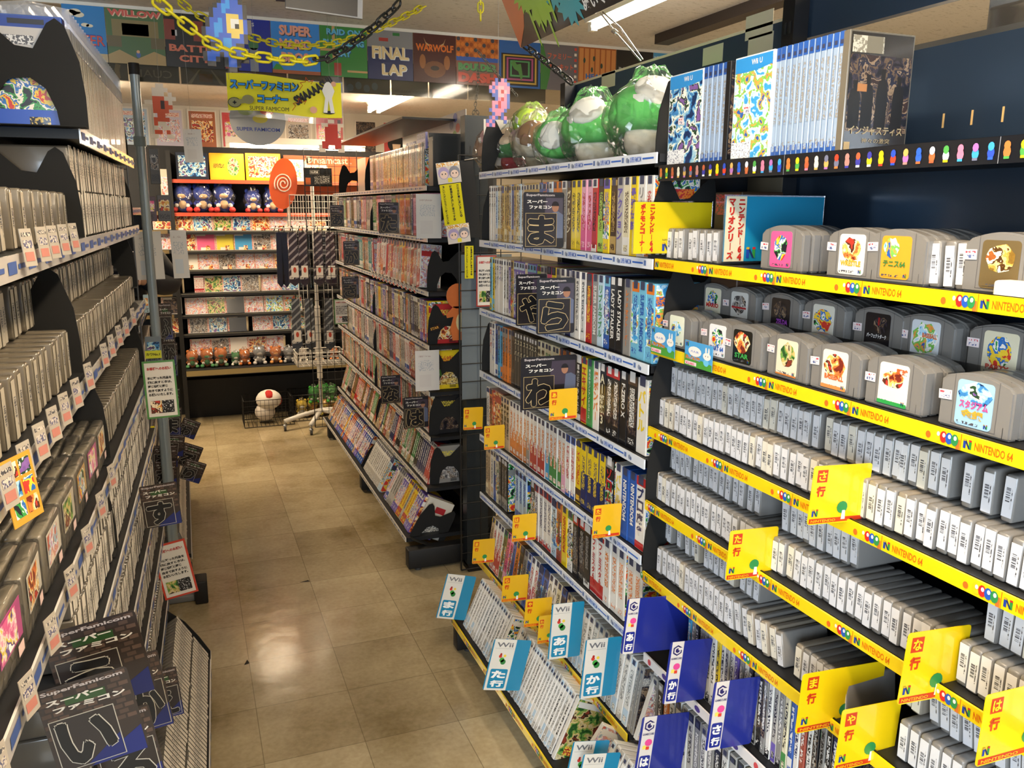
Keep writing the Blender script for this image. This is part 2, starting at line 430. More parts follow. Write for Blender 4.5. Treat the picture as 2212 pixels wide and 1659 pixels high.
# ------------------------------------------------------------------ fluorescent lights
TUBE = emit('ffe9c8', 16.0, 'warm_fluorescent_tube')
TUBEC = emit('fff4e6', 9.0, 'white_fluorescent_tube')
FIXW = mat('e4e0d6', 0.4, name='white_enamel')
def fixture(name, x, y0, y1, z, power, label, color=WARM, tube=TUBE, wide=0.11, along='y'):
    t = empty(name, (x, (y0+y1)/2, z), 0, label, 'light')
    L_ = (y1-y0); b = MB()
    prof = [(-wide/2, 0), (wide/2, 0), (0.025, -0.045), (-0.025, -0.045)]
    b.poly([(a, c) for a, c in prof], (0, -L_/2, 0), X, Z, L_, FIXW, 0) if False else None
    vs = [(a, s, c) for s in (-L_/2, L_/2) for a, c in prof]
    b.add(vs, [(0,1,2,3), (7,6,5,4), (0,4,5,1), (1,5,6,2), (2,6,7,3), (3,7,4,0)], FIXW)
    if along == 'x': b.xf(Matrix.Rotation(PI/2, 4, 'Z'))
    b.obj('fixture_body', t)
    for s in (-1, 1):
        if wide < 0.08 and s > 0: continue
        dx = 0.0 if wide < 0.08 else s*0.034
        q = MB().tube((dx, -L_/2+.03, -0.06), (dx, L_/2-.03, -0.06), 0.014, tube, 10)
        q.box((dx-.012, -L_/2, -.075), (dx+.012, -L_/2+.03, -.03), FIXW); q.box((dx-.012, L_/2-.03, -.075), (dx+.012, L_/2, -.03), FIXW)
        if along == 'x': q.xf(Matrix.Rotation(PI/2, 4, 'Z'))
        q.obj('tube_lamp', t)
    l = bpy.data.lights.new(name + '_light', 'AREA'); l.shape = 'RECTANGLE'; l.size = 0.1; l.size_y = L_*.95; l.energy = power; l.color = color
    l.spread = math.radians(170)
    lo = bpy.data.objects.new(name + '_light', l); COL.objects.link(lo); lo.parent = t; lo.location = (0, 0, -0.085)
    if along == 'x': lo.rotation_euler = (0, 0, PI/2)
    return t
fixture('ceiling_light', 1.36, 5.1, 6.3, CEIL, 22, 'long fluorescent ceiling light glowing behind the glass screen, right of the yellow sign')
fixture('ceiling_light', -0.50, 5.0, 6.2, CEIL, 22, 'fluorescent ceiling light half hidden behind the left shelf top')
fixture('ceiling_light', 1.47, 1.75, 2.98, CEIL-.03, 9, 'thin fluorescent light on the ceiling above the plush toys', color=(1, .86, .68), tube=TUBEC, wide=0.07)
fixture('ceiling_light', 0.42, 0.1, 1.3, CEIL, 10, 'fluorescent ceiling light over the near aisle', color=(1, .80, .56))
fixture('ceiling_light', 2.05, .7, 1.9, CEIL, 20, 'fluorescent ceiling light beyond the right-hand shelf panel, top right corner')
fixture('ceiling_light', 0.42, -1.4, -0.2, CEIL, 5, 'fluorescent ceiling light behind the photographer')
fixture('shelf_light', 0.83, 5.95, 6.95, 2.08, 5, 'bright horizontal tube light over the back shelves below the posters', wide=0.07, along='x').location = (0.83, 6.5, 2.10)

# ------------------------------------------------------------------ glass smoke screen across the aisle, with posters
GY = 3.72
g = MB(); g.box((-2.1, GY, 2.085), (3.3, GY+.008, CEIL), clear('smoke_screen_glass', tint='e8e6e0', gloss=0.02)); 
gs = g.obj('glass_smoke_screen'); tag(gs, 'clear glass smoke screen hanging from the ceiling with square posters stuck on', 'glass screen')
MB().box((-2.1, GY-.006, CEIL-.012), (3.3, GY+.014, CEIL), FIXW).obj('ceiling_channel', gs)
# square posters on the glass: x from the photo at the plane of the glass
PYY = GY - 0.003
zt, zb = 2.352, 2.149
def poster_base(u0, u1, base, ttl):
    a = P(u0, 100, y=PYY).x; b = P(u1, 100, y=PYY).x
    m = MB(); m.slab((a+.001, PYY, zb), X, Z, b-a-.002, zt-zb, 0.0012, base)
    return m, a+.001, b-a-.002
def pixtext(m, t, x, z, h, c, w, shadow=None, bold=.03):
    if shadow: m.text(t, (x+.003, PYY, z-.003), X, Z, h, shadow, w=w, align='C', bold=bold, lift=.0004)
    m.text(t, (x, PYY, z), X, Z, h, c, w=w, align='C', bold=bold, lift=.0009)
PH = zt - zb
def R(m, x, z, w, h, c, lift=.0003): m.quad((x, PYY, z), X, Z, w, h, c, lift)
def C(m, x, z, rx, rz, c, lift=.0003, n=14): m.poly([(math.cos(2*PI*i/n)*rx, math.sin(2*PI*i/n)*rz) for i in range(n)], (x, PYY, z), X, Z, 0, c, lift)
def put(m, label): tag(m.obj('square_poster'), label, 'poster', 'square posters on the glass screen')
col = lambda h: mat(h, 0.3, coat=0.6)
# 1 sky with clouds, STER
m, a, w = poster_base(140, 232, col('1f7fc4'), '')
for cx, cz, r in ((.03,.17,.022),(.055,.165,.02),(.045,.175,.02),(.075,.13,.014),(.09,.128,.012)): C(m, a+cx, zb+cz, r, r*.5, col('e8dcc0'))
R(m, a, zb, w, .03, col('c9b48a')); m.text('STER', (a+w-.004, PYY, zb+.055), X, Z, .042, col('2a3a9a'), w=.105, align='R', bold=.03, lift=.0006)
m.text('STER', (a+w-.007, PYY, zb+.058), X, Z, .036, col('d04a30'), w=.098, align='R', bold=.01, lift=.0010)
put(m, 'sky blue square poster with clouds and red STER lettering, leftmost on the glass')
# 2 WILLOW
m, a, w = poster_base(232, 357, col('4d6e3f'), '')
R(m, a+.02, zb+.10, w-.04, .06, col('8a7a4a')); R(m, a+.055, zb+.105, w-.11, .042, col('15202c'))
R(m, a, zb+.06, .05, .04, col('6a5f3a')); R(m, a+w-.05, zb+.06, .05, .04, col('6a5f3a'))
m.poly([(0,0),(w,0),(w,.035),(w*.8,.05),(w*.5,.02),(w*.2,.05),(0,.03)], (a, PYY, zb), X, Z, 0, col('b59a62'), .0003)
C(m, a+w*.52, zb+.035, .008, .011, col('4a6ab0'), .0006); C(m, a+w*.52, zb+.046, .006, .006, col('e0b080'), .0008)
pixtext(m, 'WILLOW', a+w/2, zb+.172, .024, col('d65f52'), w*.92, col('f0d0b0'), .05)
put(m, 'green square poster titled WILLOW with a cave mouth between cliffs')
# 3 BATTLE CITY
m, a, w = poster_base(357, 482, col('0d0d10'), '')
for x0 in (.0, .105, .16): 
    if x0+.04 < w: R(m, a+x0, zb+.10, .038, .075, col('8a3a2a'))
R(m, a+.025, zb+.115, .02, .022, col('c8c8c8'))
pixtext(m, 'BATTLE', a+w/2, zb+.058, .026, col('e07a5c'), w*.88, None, .04); pixtext(m, 'CITY', a+w/2, zb+.02, .026, col('e07a5c'), w*.56, None, .04)
put(m, 'black square poster with brick columns titled BATTLE CITY')
# 4 TETRIS
m, a, w = poster_base(482, 586, col('1c2f9c'), '')
R(m, a, zb, .055, .10, col('101014'))
for i in range(9): R(m, a+.004+(i%3)*.016, zb+.005+(i//3)*.02, .012, .014, col(['b04a3a','4a8a5a','c8c8c8'][i%3]), .0006)
R(m, a+.10, zb, .032, .09, col('8a8f9a')); C(m, a+.116, zb+.10, .02, .018, col('3f7a4a')); R(m, a+.112, zb+.115, .008, .03, col('4f8a5a'))
m.text('TETRIS', (a+.062, PYY, zb+.172), X, Z, .014, col('e0e0d8'), w=.06, lift=.0006, bold=.02)
put(m, 'deep blue square poster titled TETRIS showing an onion dome tower')
# 5 SUPER MARIO BROS. lettering only, plain blocks
m, a, w = poster_base(586, 691, col('3b8fe0'), '')
R(m, a, zb, w, .014, col('b0623a'))
m.poly([(0,0),(.045,0),(.03,.02),(.015,.022)], (a, PYY, zb+.014), X, Z, 0, col('3f9a3a'), .0003)
for i, (t, ww) in enumerate((('SUPER', .13), ('MARIO', .13), ('BROS.', .12))):
    pixtext(m, t, a+w/2, zb+.148-i*.052, .040, col('f0a890'), ww, col('40404a'), .05)
put(m, 'bright blue square poster with SUPER MARIO BROS. in pink block letters')
# 6 RAID ON BUNGELING BAY
m, a, w = poster_base(691, 793, col('3c8a3c'), '')
R(m, a+.05, zb+.07, .012, .13, col('c9a06a')); R(m, a, zb+.10, .05, .01, col('c9a06a')); R(m, a+.11, zb+.02, w-.11, .008, col('c9a06a'))
R(m, a+.055, zb+.005, .03, .05, col('b04030'))
for i, (t, ww) in enumerate((('RAID ON', .14), ('BUNGELING', .17), ('BAY', .06))):
    pixtext(m, t, a+w/2, zb+.165-i*.042, .024, col('6ac0e8'), ww, col('1c5a8a'), .04)
put(m, 'green square poster titled RAID ON BUNGELING BAY in light blue letters')
# 7 FINAL LAP
m, a, w = poster_base(793, 892, col('2a3360'), '')
m.poly([(0,.13),(w,.13),(w,PH),(0,PH)], (a, PYY, zb), X, Z, 0, col('8a8a8c'), .0003)
R(m, a+.05, zb+.155, .04, .014, col('b03a30'), .0005); R(m, a+.11, zb+.18, .03, .012, col('2f7a3a'), .0005)
pixtext(m, 'FINAL', a+w/2, zb+.085, .05, col('e8d09a'), .16, col('f4f4f0'), .04); pixtext(m, 'LAP', a+w*.58, zb+.02, .045, col('e8d09a'), .11, col('f4f4f0'), .04)
put(m, 'grey and navy square poster titled FINAL LAP with racing cars')
# 8 WARWOLF
m, a, w = poster_base(892, 985, col('4a1410'), '')
for sx in (-1, 1):
    m.poly([(0,0),(sx*.02,.012),(sx*.03,.04),(sx*.02,.02),(sx*.006,.012)], (a+w/2+sx*.02, PYY, zb+.145), X, Z, 0, col('c9a06a'), .0003)
    C(m, a+w/2+sx*.055, zb+.085, .014, .03, col('a0602a'))
C(m, a+w/2, zb+.055, .05, .035, col('7a4520')); C(m, a+w/2, zb+.06, .02, .01, col('1a0a08'), .0006)
pixtext(m, 'WARWOLF', a+w/2, zb+.128, .03, col('e0701e'), .17, None, .04)
put(m, 'dark red square poster titled WARWOLF with a horned beast')
# 9 BOULDER DASH
m, a, w = poster_base(985, 1078, col('c0641e'), '')
for i in range(40):
    C(m, a+.01+(i%10)*(w-.02)/9, zb+.125+(i//10)*.022, .009, .009, col(['d87a2a','9a4a14','404048','d87a2a'][(i*7)%4]), .0004, 8)
R(m, a, zb+.10, w, .018, col('2a5ab0')); R(m, a, zb, w, .10, col('8a5a4a'))
pixtext(m, 'BOULDER', a+w/2, zb+.06, .032, col('5a9a5a'), w*.92, col('2a4a3a'), .07); pixtext(m, 'DASH', a+w/2, zb+.01, .042, col('d8503a'), w*.92, col('6a2018'), .07)
put(m, 'orange square poster with boulders titled BOULDER DASH')
# 10 neon frames
m, a, w = poster_base(1078, 1168, col('2060a8'), '')
for i, c in enumerate(['101018','c9a23a','181018','b04a7a','141018','4a9a5a','0e0e14']):
    k = .010+i*.0085; R(m, a+k, zb+k*.9, w-2*k, PH-.05-k*1.6, col(c), .0003+.0001*i)
m.poly([(0,0),(.02,.004),(.03,-.05),(.022,-.07),(.008,-.03),(-.012,-.02),(-.03,.005),(-.012,.018)], (a+w*.42, PYY, zb+.10), X, Z, 0, col('4f8a3f'), .0015)
put(m, 'blue square poster with nested neon frames around a green figure')
# 11 family circuit
m, a, w = poster_base(1168, 1250, col('6a6468'), '')
m.poly([(0,0),(.03,0),(.045,.06),(.05,.1),(.03,.13),(.01,.2),(0,.2)], (a, PYY, zb), X, Z, 0, col('3a7a34'), .0003)
for i in range(8): R(m, a+w-.02, zb+.01+i*.024, .012, .012, col('d04030' if i%2 else 'e8e0d0'), .0005)
m.text('ファミリー', (a+w*.5, PYY, zb+.135), X, Z, .026, col('d8603a'), w=.12, align='C', bold=.02); m.text('サーキット', (a+w*.55, PYY, zb+.09), X, Z, .026, col('d8603a'), w=.12, align='C', bold=.02)
put(m, 'grey square poster of a race track with orange Japanese lettering')
# 12 HEAVY BARREL
m, a, w = poster_base(1250, 1332, col('a85a2a'), '')
for i in range(7): R(m, a+.004+i*w/7, zb+.05, w/7-.007, PH-.06, col('d08a4a'), .0004)
for cx, cz in ((.03,.14),(.08,.15),(.12,.12),(.07,.10)): C(m, a+cx, zb+cz, .006, .012, col('3a4a3a'), .0007)
pixtext(m, 'HEAVY', a+w*.5, zb+.06, .022, col('2a6ab8'), .12, None, .04); pixtext(m, 'BARREL', a+w*.5, zb+.03, .022, col('2a6ab8'), .14, None, .04)
put(m, 'brown square poster of wooden pillars titled HEAVY BARREL')
m, a, w = poster_base(1332, 1412, col('121216'), '')
for i in range(3): m.text('BRUSH', (a+.012+i*.003, PYY, zb+.07-i*.004), X, Z, .055, col('c8c8c4' if i == 1 else '50505a'), w=.13, lift=.0004+.0002*i)
put(m, 'black square poster with outlined white letters, behind the right shelf top')
m, a, w = poster_base(1412, 1495, col('4fa0d0'), '')
m.text('NINTENDO', (a+.006, PYY, zb+.17), X, Z, .014, col('f0f0e8'), w=.11, bold=.02); R(m, a, zb, w, .06, col('4a8a3a'))
put(m, 'light blue square poster headed NINTENDO, rightmost on the glass')
# backs of the posters on the far face of the glass: dull prints seen from behind, lettering reversed
bk = ['6f6a5e','5d5a52','6b655c','7a5040','8a7a66','5f5a50','77726a','6e685c','6a6458','7a7060']
us = [195, 278, 388, 498, 620, 740, 843, 925, 1010, 1095, 1180]
nm = ['grey back of a poster with a pale figure', 'dark grey back of a poster with reversed CUAL lettering', 'grey back of a poster showing a road', 'reddish grey back of a poster with reversed letters', 'beige back of a poster behind the yellow sign', 'grey back of a poster with a faint blue bird', 'brownish back of a poster with reversed BLOODY WARRIORS lettering', 'grey back of a poster with faint round shapes', 'plain grey back of a poster right of centre', 'plain brown back of a poster near the plush toys']
for i in range(10):
    a = P(us[i], 150, y=GY+.012).x; b = P(us[i+1], 150, y=GY+.012).x
    c = mat(bk[i], .5); dk = mat('4a463e', .5); lt = mat('a09684', .5)
    m = MB(); m.slab((a+.003, GY+.010, 2.088), X, Z, b-a-.006, .135, .0012, c)
    yy = Vector((0, GY+.010, 0))
    if i == 1: m.text('CUAL', (b-.03, GY+.010, 2.105), -X, Z, .028, lt, w=.13, lift=-.0006)
    if i == 0: m.poly([(0,0),(.015,.0),(.012,.03),(.018,.05),(.0,.055),(-.006,.03)], (a+.09, GY+.010, 2.095), X, Z, 0, mat('b09a74', .5), .0006)
    if i == 2:
        for k in (-1, 1): m.poly([(k*.07,0),(k*.055,0),(k*.02,.055),(k*.025,.055)], ((a+b)/2, GY+.010, 2.09), X, Z, 0, lt, .0006)
        m.quad(((a+b)/2-.025, GY+.010, 2.10), X, Z, .05, .03, mat('7a5a40', .5), .0006)
    if i == 3: m.text('RATTA', (b-.01, GY+.010, 2.098), -X, Z, .03, mat('9a4a38', .5), w=.12, lift=-.0006)
    if i == 6: m.text('BLOODY WARRIORS', (b-.01, GY+.010, 2.10), -X, Z, .011, dk, w=.15, lift=-.0006)
    if i in (5, 7):
        for k in range(4): m.poly([(math.cos(t*PI/5)*.014, math.sin(t*PI/5)*.016) for t in range(10)], (a+.03+k*.035, GY+.010, 2.11+.01*(k%2)), X, Z, 0, mat('8a6a5c' if i == 7 else '6a7a88', .5), .0006)
    tag(m.obj('poster_back'), nm[i] + ' on the glass', 'poster', 'backs of posters seen through the glass')

# framed flyers along the far wall
WY = 7.09
fl = [(205, 247, 'warm', 'orange and brown flyer, leftmost on the far wall'), (248, 327, 'cool', 'pale blue flyer on the far wall behind the steel pole'), (329, 401, 'pastel', 'colourful flyer on the far wall left of the white paper panel'),
      (402, 472, 'warm', 'brown bordered flyer of blue sky with red lettering'), (474, 552, 'pink', 'red flyer on the far wall behind the round sign'), (612, 676, 'grey', 'flyer with four small pictures right of the round sign'), (678, 745, 'pink', 'pink flyer on the far wall behind the red pixel figure')]
for u0, u1, k, lb in fl:
    p = P(u0, 225, y=WY); q = P(u1, 322, y=WY); zz = 2.335; zl = q.z
    m = MB(); m.slab((p.x, WY, zl), X, Z, q.x-p.x, zz-zl, .004, mat('d8d2c6', .4)); 
    o = m.obj('framed_flyer'); tag(o, lb, 'poster', 'flyers along the far wall')
    f = MB(); w_ = q.x-p.x; h_ = zz-zl
    f.quad((p.x+.012, WY, zl+.012), X, Z, w_-.024, h_-.024, mat({'warm':'a8603a','pink':'c84a52','cool':'9fb4c8','pastel':'c9c0d0','grey':'b8b0a4'}[k], .3, coat=.5), .0008)
    f.quad((p.x+.03, WY, zl+.05), X, Z, w_-.06, h_-.13, ART[k], .0014)
    f.quad((p.x+.03, WY, zz-.06), X, Z, w_-.06, .03, pr('f0e0d0' if k != 'pink' else 'c84a52', 'c03a28'), .0014)
    f.obj('printed_sheet', o)
for u0, u1, k, lb in [(765, 815, 'dark', 'dark framed flyer on the far wall below the ceiling light'), (825, 886, 'warm', 'red flyer with a black haired portrait on the far wall'), (890, 948, 'dark', 'black flyer right of the red portrait flyer'), (951, 1008, 'dark', 'second black flyer right of the red portrait flyer'), (1011, 1062, 'dark', 'black flyer behind the post of the middle shelves')]:
    p = P(u0, 243, y=WY); q = P(u1, 330, y=WY); zl = 1.93; zz = 2.31
    m = MB(); m.slab((p.x, WY, zl), X, Z, q.x-p.x, zz-zl, .004, mat('cfc8bc', .4))
    o = m.obj('framed_flyer'); tag(o, lb, 'poster', 'flyers along the far wall')
    f = MB(); w_ = q.x-p.x
    f.quad((p.x+.012, WY, zl+.012), X, Z, w_-.024, zz-zl-.024, mat('c04a48', .35, coat=.5) if k == 'warm' else ART['dark'], .0008)
    if k == 'warm':
        cx = p.x+w_*.5
        f.poly([(math.cos(t*PI/9)*.075, math.sin(t*PI/9)*.07) for t in range(18)], (cx, WY, zl+.20), X, Z, 0, INK, .0014)
        f.poly([(-.035,.03),(.035,.03),(.03,-.02),(.0,-.045),(-.03,-.02)], (cx, WY, zl+.17), X, Z, 0, mat('e8c8a8', .5), .0020)
        f.poly([(-.06,0),(.06,0),(.02,.06),(-.02,.06)], (cx, WY, zl+.07), X, Z, 0, mat('4a3a2a', .5), .0014)
    f.obj('printed_sheet', o)
# ================================================================== shelving gondolas
RAILC = mat('c9ccd0', 0.3, coat=0.5, name='clear_rail_plastic')
def hexlogo(m, o, u, v, h):
    """block letter N logo of four coloured faces"""
    w = h
    cs = ['1f3f9a', '2f8a3a', 'c8202a', '1f3f9a']
    for i, (a, b) in enumerate(((0, 0), (.68, 0))):
        m.quad(Vector(o)+u*(a*w), u, v, w*.32, h, mat(cs[i], .4), .0007)
    m.poly([(0.1*w, h), (.32*w, h), (.9*w, 0), (.68*w, 0)], o, u, v, 0, mat('1d2a5a', .4), .0009)
    m.quad(Vector(o)+u*(.0*w)+v*(h*.8), u, v, w*.32, h*.2, mat('c8a020', .4), .0010)
    m.quad(Vector(o)+u*(.68*w)+v*(h*.8), u, v, w*.32, h*.2, mat('c8202a', .4), .0010)
def blob(m, o, u, v, rx, ry, c, lift=.0008, n=10):
    m.poly([(math.cos(2*PI*i/n)*rx, math.sin(2*PI*i/n)*ry) for i in range(n)], o, u, v, 0, c, lift)
def rail_n64(m, o, u, v, L_, h=.024, unit=.2105, phase=0.0):
    m.slab(o, u, v, L_, h, .004, mat('f2d210', .35, coat=.6, name='yellow_price_rail'))
    s = -phase
    while s < L_:
        if s >= 0:
            hexlogo(m, o + u*(s+.004) + v*(h*.22), u, v, h*.55)
            m.quad(o + u*(s-.0006), u, v, .0012, h, mat('c87010', .5), .0006)
        a = s + .022
        if a > 0 and a + .05 < L_: m.text('NINTENDO 64', o + u*a + v*(h*.24), u, v, h*.5, mat('d8680e', .4), w=.058, bold=.02)
        for j, c in enumerate(('e8c81a', 'd02a24', '2458b8', '2f8a4a')):
            a = s + .172 + j*.0095
            if 0 < a < L_: blob(m, o + u*a + v*(h*.5), u, v, .0062, h*.36, mat(c, .4), .0008+.0001*j); blob(m, o+u*(a+.001)+v*(h*.62), u, v, .0026, h*.14, WHITE, .0016)
        a = s + .155
        if 0 < a < L_: blob(m, o + u*a + v*(h*.4), u, v, .0045, h*.22, mat('e06a20', .4))
        a = s+.203
        if 0 < a < L_: m.quad(o+u*a, u, v, .006, h*.6, mat('c8702a', .5), .0006)
        s += unit
def rail_sfc(m, o, u, v, L_, h=.024, unit=.152, phase=0.0):
    m.slab(o, u, v, L_, h, .004, mat('dfe6f0', .35, coat=.6, name='white_price_rail'))
    s = -phase; blue = mat('2a62c0', .4)
    while s < L_:
        a = s + .006
        if a > 0 and a+.02 < L_: blob(m, o+u*(a+.006)+v*(h*.5), u, v, .006, h*.26, mat('8a94a8', .5)); blob(m, o+u*(a+.013)+v*(h*.42), u, v, .004, h*.2, mat('5a6a90', .5), .001)
        a = s + .026
        if a > 0 and a+.056 < L_: m.text('SUPER FAMICOM', o+u*a+v*(h*.26), u, v, h*.5, blue, w=.052, bold=.02)
        a = s + .084
        if a > 0 and a+.05 < L_: m.quad(o+u*a+v*(h*.44), u, v, .050, h*.16, blue, .0007)
        a = s + .138
        if a > 0 and a+.01 < L_: m.quad(o+u*a+v*(h*.3), u, v, .010, h*.5, mat('5a74a8', .5), .0007)
        s += unit
def rail_icons(m, o, u, v, L_, h=.034):
    m.slab(o, u, v, L_, h, .004, mat('14161c', .3, coat=.6, name='black_icon_rail'))
    cs = ['c8743a','4a9a4a','b05a3a','d8d8c8','c9a25a','6a6f8a','b0807a','3a3a9a','d8c820','e8c81a','d8402a','a06ab0','2a5ac8','b0643a','d8e0f0','e07a9a','3a9ad8','2a4ab8']
    n = int(L_/.0235)
    for i in range(n):
        c = mat(cs[i % 18], .45); a = .012+i*.0235
        blob(m, o+u*a+v*(h*.42), u, v, .0055, h*.22, c); blob(m, o+u*a+v*(h*.66), u, v, .0048, h*.17, mat(cs[(i*5+3) % 18] if i % 3 else cs[i % 18], .45), .0012)
        m.quad(o+u*(a-.004)+v*(h*.16), u, v, .008, h*.1, mat(cs[(i*7+1) % 18], .45), .0010)
        if i % 18 == 17: m.quad(o+u*(a+.0115), u, v, .001, h, mat('8a8f9a', .4), .0008)
def rail_dots(m, o, u, v, L_, h=.024):
    m.slab(o, u, v, L_, h, .004, mat('e6e4e6', .35, coat=.5, name='white_icon_rail'))
    s = .03; i = 0
    while s < L_:
        if i % 2: blob(m, o+u*s+v*(h*.5), u, v, .011, h*.3, mat('4a3a8a', .5))
        else: blob(m, o+u*s+v*(h*.5), u, v, .0075, h*.34, mat('d04a50', .5))
        s += .07; i += 1
def rail_small(m, o, u, v, L_, h=.02, unit=.075):
    m.slab(o, u, v, L_, h, .004, mat('d8d4cc', .35, coat=.5, name='beige_price_rail'))
    s = .01; b = mat('4a5f8f', .5); i = 0
    while s + .04 < L_:
        m.quad(o+u*s+v*(h*.3), u, v, .026, h*.38, b, .0007); m.quad(o+u*(s+.034)+v*(h*.42), u, v, .022, h*.16, b, .0007)
        s += unit
BOARD = mat('17181b', 0.5, name='black_shelf_board')
def shelf(parent, x0, y0, y1, z, depth, railfn, tilt=0.0, th=.018, name='shelf', rh=.024, side=1, **kw):
    """board with its front edge at x0 (opening towards -x for side=1); rail strip is a sub-part"""
    m = MB(); m.box((0, 0, -th), (depth, y1-y0, 0), BOARD)
    m.box((0, 0, -th), (.003, y1-y0, .004), BLACKM)
    o = m.obj(name, parent); o.location = (x0, y0, z)
    r = MB()
    if side == 1: railfn(r, Vector((-.005, y1-y0, -rh+.003)), -Y, Z, y1-y0, rh, **kw)
    r.obj('price_rail', o)
    o.rotation_euler = (0, tilt, 0)
    return o
def foot(parent, x0, x1, y, h=.11, w=.05):
    m = MB(); m.bbox((x0, y-w/2, .015), (x1, y+w/2, h), BLACK, .004)
    m.tube((x0+.05, y, 0), (x0+.05, y, .02), .016, mat('3a3a3c', .6)); m.tube((x1-.05, y, 0), (x1-.05, y, .02), .016, mat('3a3a3c', .6))
    return m.obj('base_foot', parent)
def post(parent, x, y, z1, w=.04, mt=BLACKM, slots=True):
    m = MB(); m.box((x, y-w/2, .06), (x+w, y+w/2, z1), mt)
    if slots:
        z = .3
        while z < z1-.05:
            for s in (-.008, .008): m.box((x-.0012, y+s-.003, z), (x+.0002, y+s+.003, z+.025), mat('050506', .8))
            z += .05
    return m.obj('upright_post', parent)

SY0, SY1, SY2 = 0.42, 1.665, 2.885          # near end, section joint, far end of the right-hand run
PXR = 1.35                                   # face of the right-hand back panels
NAVY = mat('34455a', 0.30, 0.55, coat=0.2, name='blue_grey_steel_panel')
# --- section with boxed games
rack_s = empty('gondola_shelving', (1.0, (SY1+SY2)/2, 0), 0, 'black shelving full of boxed games with white price rails, right of the wire grid', 'shelving')
def kid(b, name, p):
    b.xf(Matrix.Translation(-Vector(p.location))) if p.rotation_euler.z == 0 else None
    return b.obj(name, p)
kid(MB().box((PXR, SY1+.003, .06), (PXR+.02, SY2, 2.045), NAVY).box((PXR-.001, SY1+.003, 2.045), (PXR+.022, SY2, 2.052), mat('c9b89a', .5)), 'back_panel', rack_s)
def shelf_at(p, x0, y0, y1, z, d, fn, name='shelf', **kw):
    o = shelf(p, x0, y0, y1, z, d, fn, name=name, **kw); o.location = Vector((x0, y0, z)) - Vector(p.location); return o
S_Z = [1.732, 1.496, 1.250, 1.018, .772, .543, .285]
for i, z in enumerate(S_Z[:4]): shelf_at(rack_s, 1.0, SY1+.008, SY2-.004, z, .34, rail_sfc, phase=.03*i)
shelf_at(rack_s, 1.0, SY1+.008, SY2-.004, S_Z[4], .34, rail_sfc)
shelf_at(rack_s, 1.0, SY1+.008, SY2-.004, S_Z[5], .34, rail_sfc)
shelf_at(rack_s, 0.98, SY1+.008, SY2-.03, S_Z[6], .36, rail_n64)
o = shelf_at(rack_s, 0.84, SY1-.35, 2.745, .115, .40, rail_n64)
def kidpost(p, x, y, z1, **k): 
    q = post(p, x-p.location.x, y-p.location.y, z1, **k); return q
kidpost(rack_s, PXR-.045, SY2-.025, 2.05)
for y in (2.70, 1.70):
    f = foot(rack_s, .835-rack_s.location.x, 1.38-rack_s.location.x, y-rack_s.location.y, .095)
# tan unpainted patches where stickers were peeled off the panel are part of the panel paint
tanm = mat('b5ab92', .6)
def patch(parent, u0, v0, u1, v1, x=PXR):
    a = P(u0, v0, x=x-.001); b = P(u1, v1, x=x-.001)
    m = MB(); m.slab((x-.001, a.y, b.z), -Y, Z, a.y-b.y, a.z-b.z, .001, tanm)
    o = kid(m, 'adhesive_patch', parent); o['label'] = 'beige adhesive patch'
patch(rack_s, 1300, 160, 1328, 185); patch(rack_s, 1519, 105, 1560, 132)
# --- section with grey cartridges
rack_n = empty('gondola_shelving', (1.0, (SY0+SY1)/2, 0), 0, 'black shelving with yellow price rails full of grey cartridges, nearest on the right', 'shelving')
kid(MB().box((PXR, SY0, .06), (PXR+.02, SY1-.003, 1.915), NAVY).box((PXR, SY0, 1.915), (PXR+.024, SY1-.003, 1.925), CHROME), 'back_panel', rack_n)
kid(MB().box((PXR, SY0, 1.992), (PXR+.02, SY1-.003, 2.075), NAVY).box((PXR-.001, SY0, 2.075), (PXR+.022, SY1-.003, 2.082), mat('c9b89a', .5)), 'upper_panel', rack_n)
patch(rack_n, 1612, 37, 1668, 72); patch(rack_n, 1617, 82, 1668, 112)
sl = MB()
for u, v in ((2037, 262), (2099, 255), (2166, 248)):
    p = P(u, v, x=PXR-.001); sl.box((PXR-.0012, p.y-.0018, p.z-.012), (PXR+.0005, p.y+.0018, p.z+.014), mat('d8b070', .5))
kid(sl, 'bracket_slot', rack_n)
N_Z = [1.702, 1.498, 1.303, 1.106, .922, .739, .52, .268]
shelf_at(rack_n, 1.0, SY0, SY1-.004, N_Z[0], .34, rail_icons, rh=.034)
for i in range(1, 6): shelf_at(rack_n, 1.0, SY0, SY1-.004, N_Z[i], .34, rail_n64, phase=.0 if i < 3 else .04*i)
shelf_at(rack_n, 1.01, SY0, SY1-.01, N_Z[6], .33, rail_dots)
shelf_at(rack_n, 1.01, SY0, SY1-.01, N_Z[7], .33, rail_dots)
kidpost(rack_n, PXR-.045, SY1-.02, 2.075)
foot(rack_n, -.10, .38, .6-rack_n.location.y, .095)

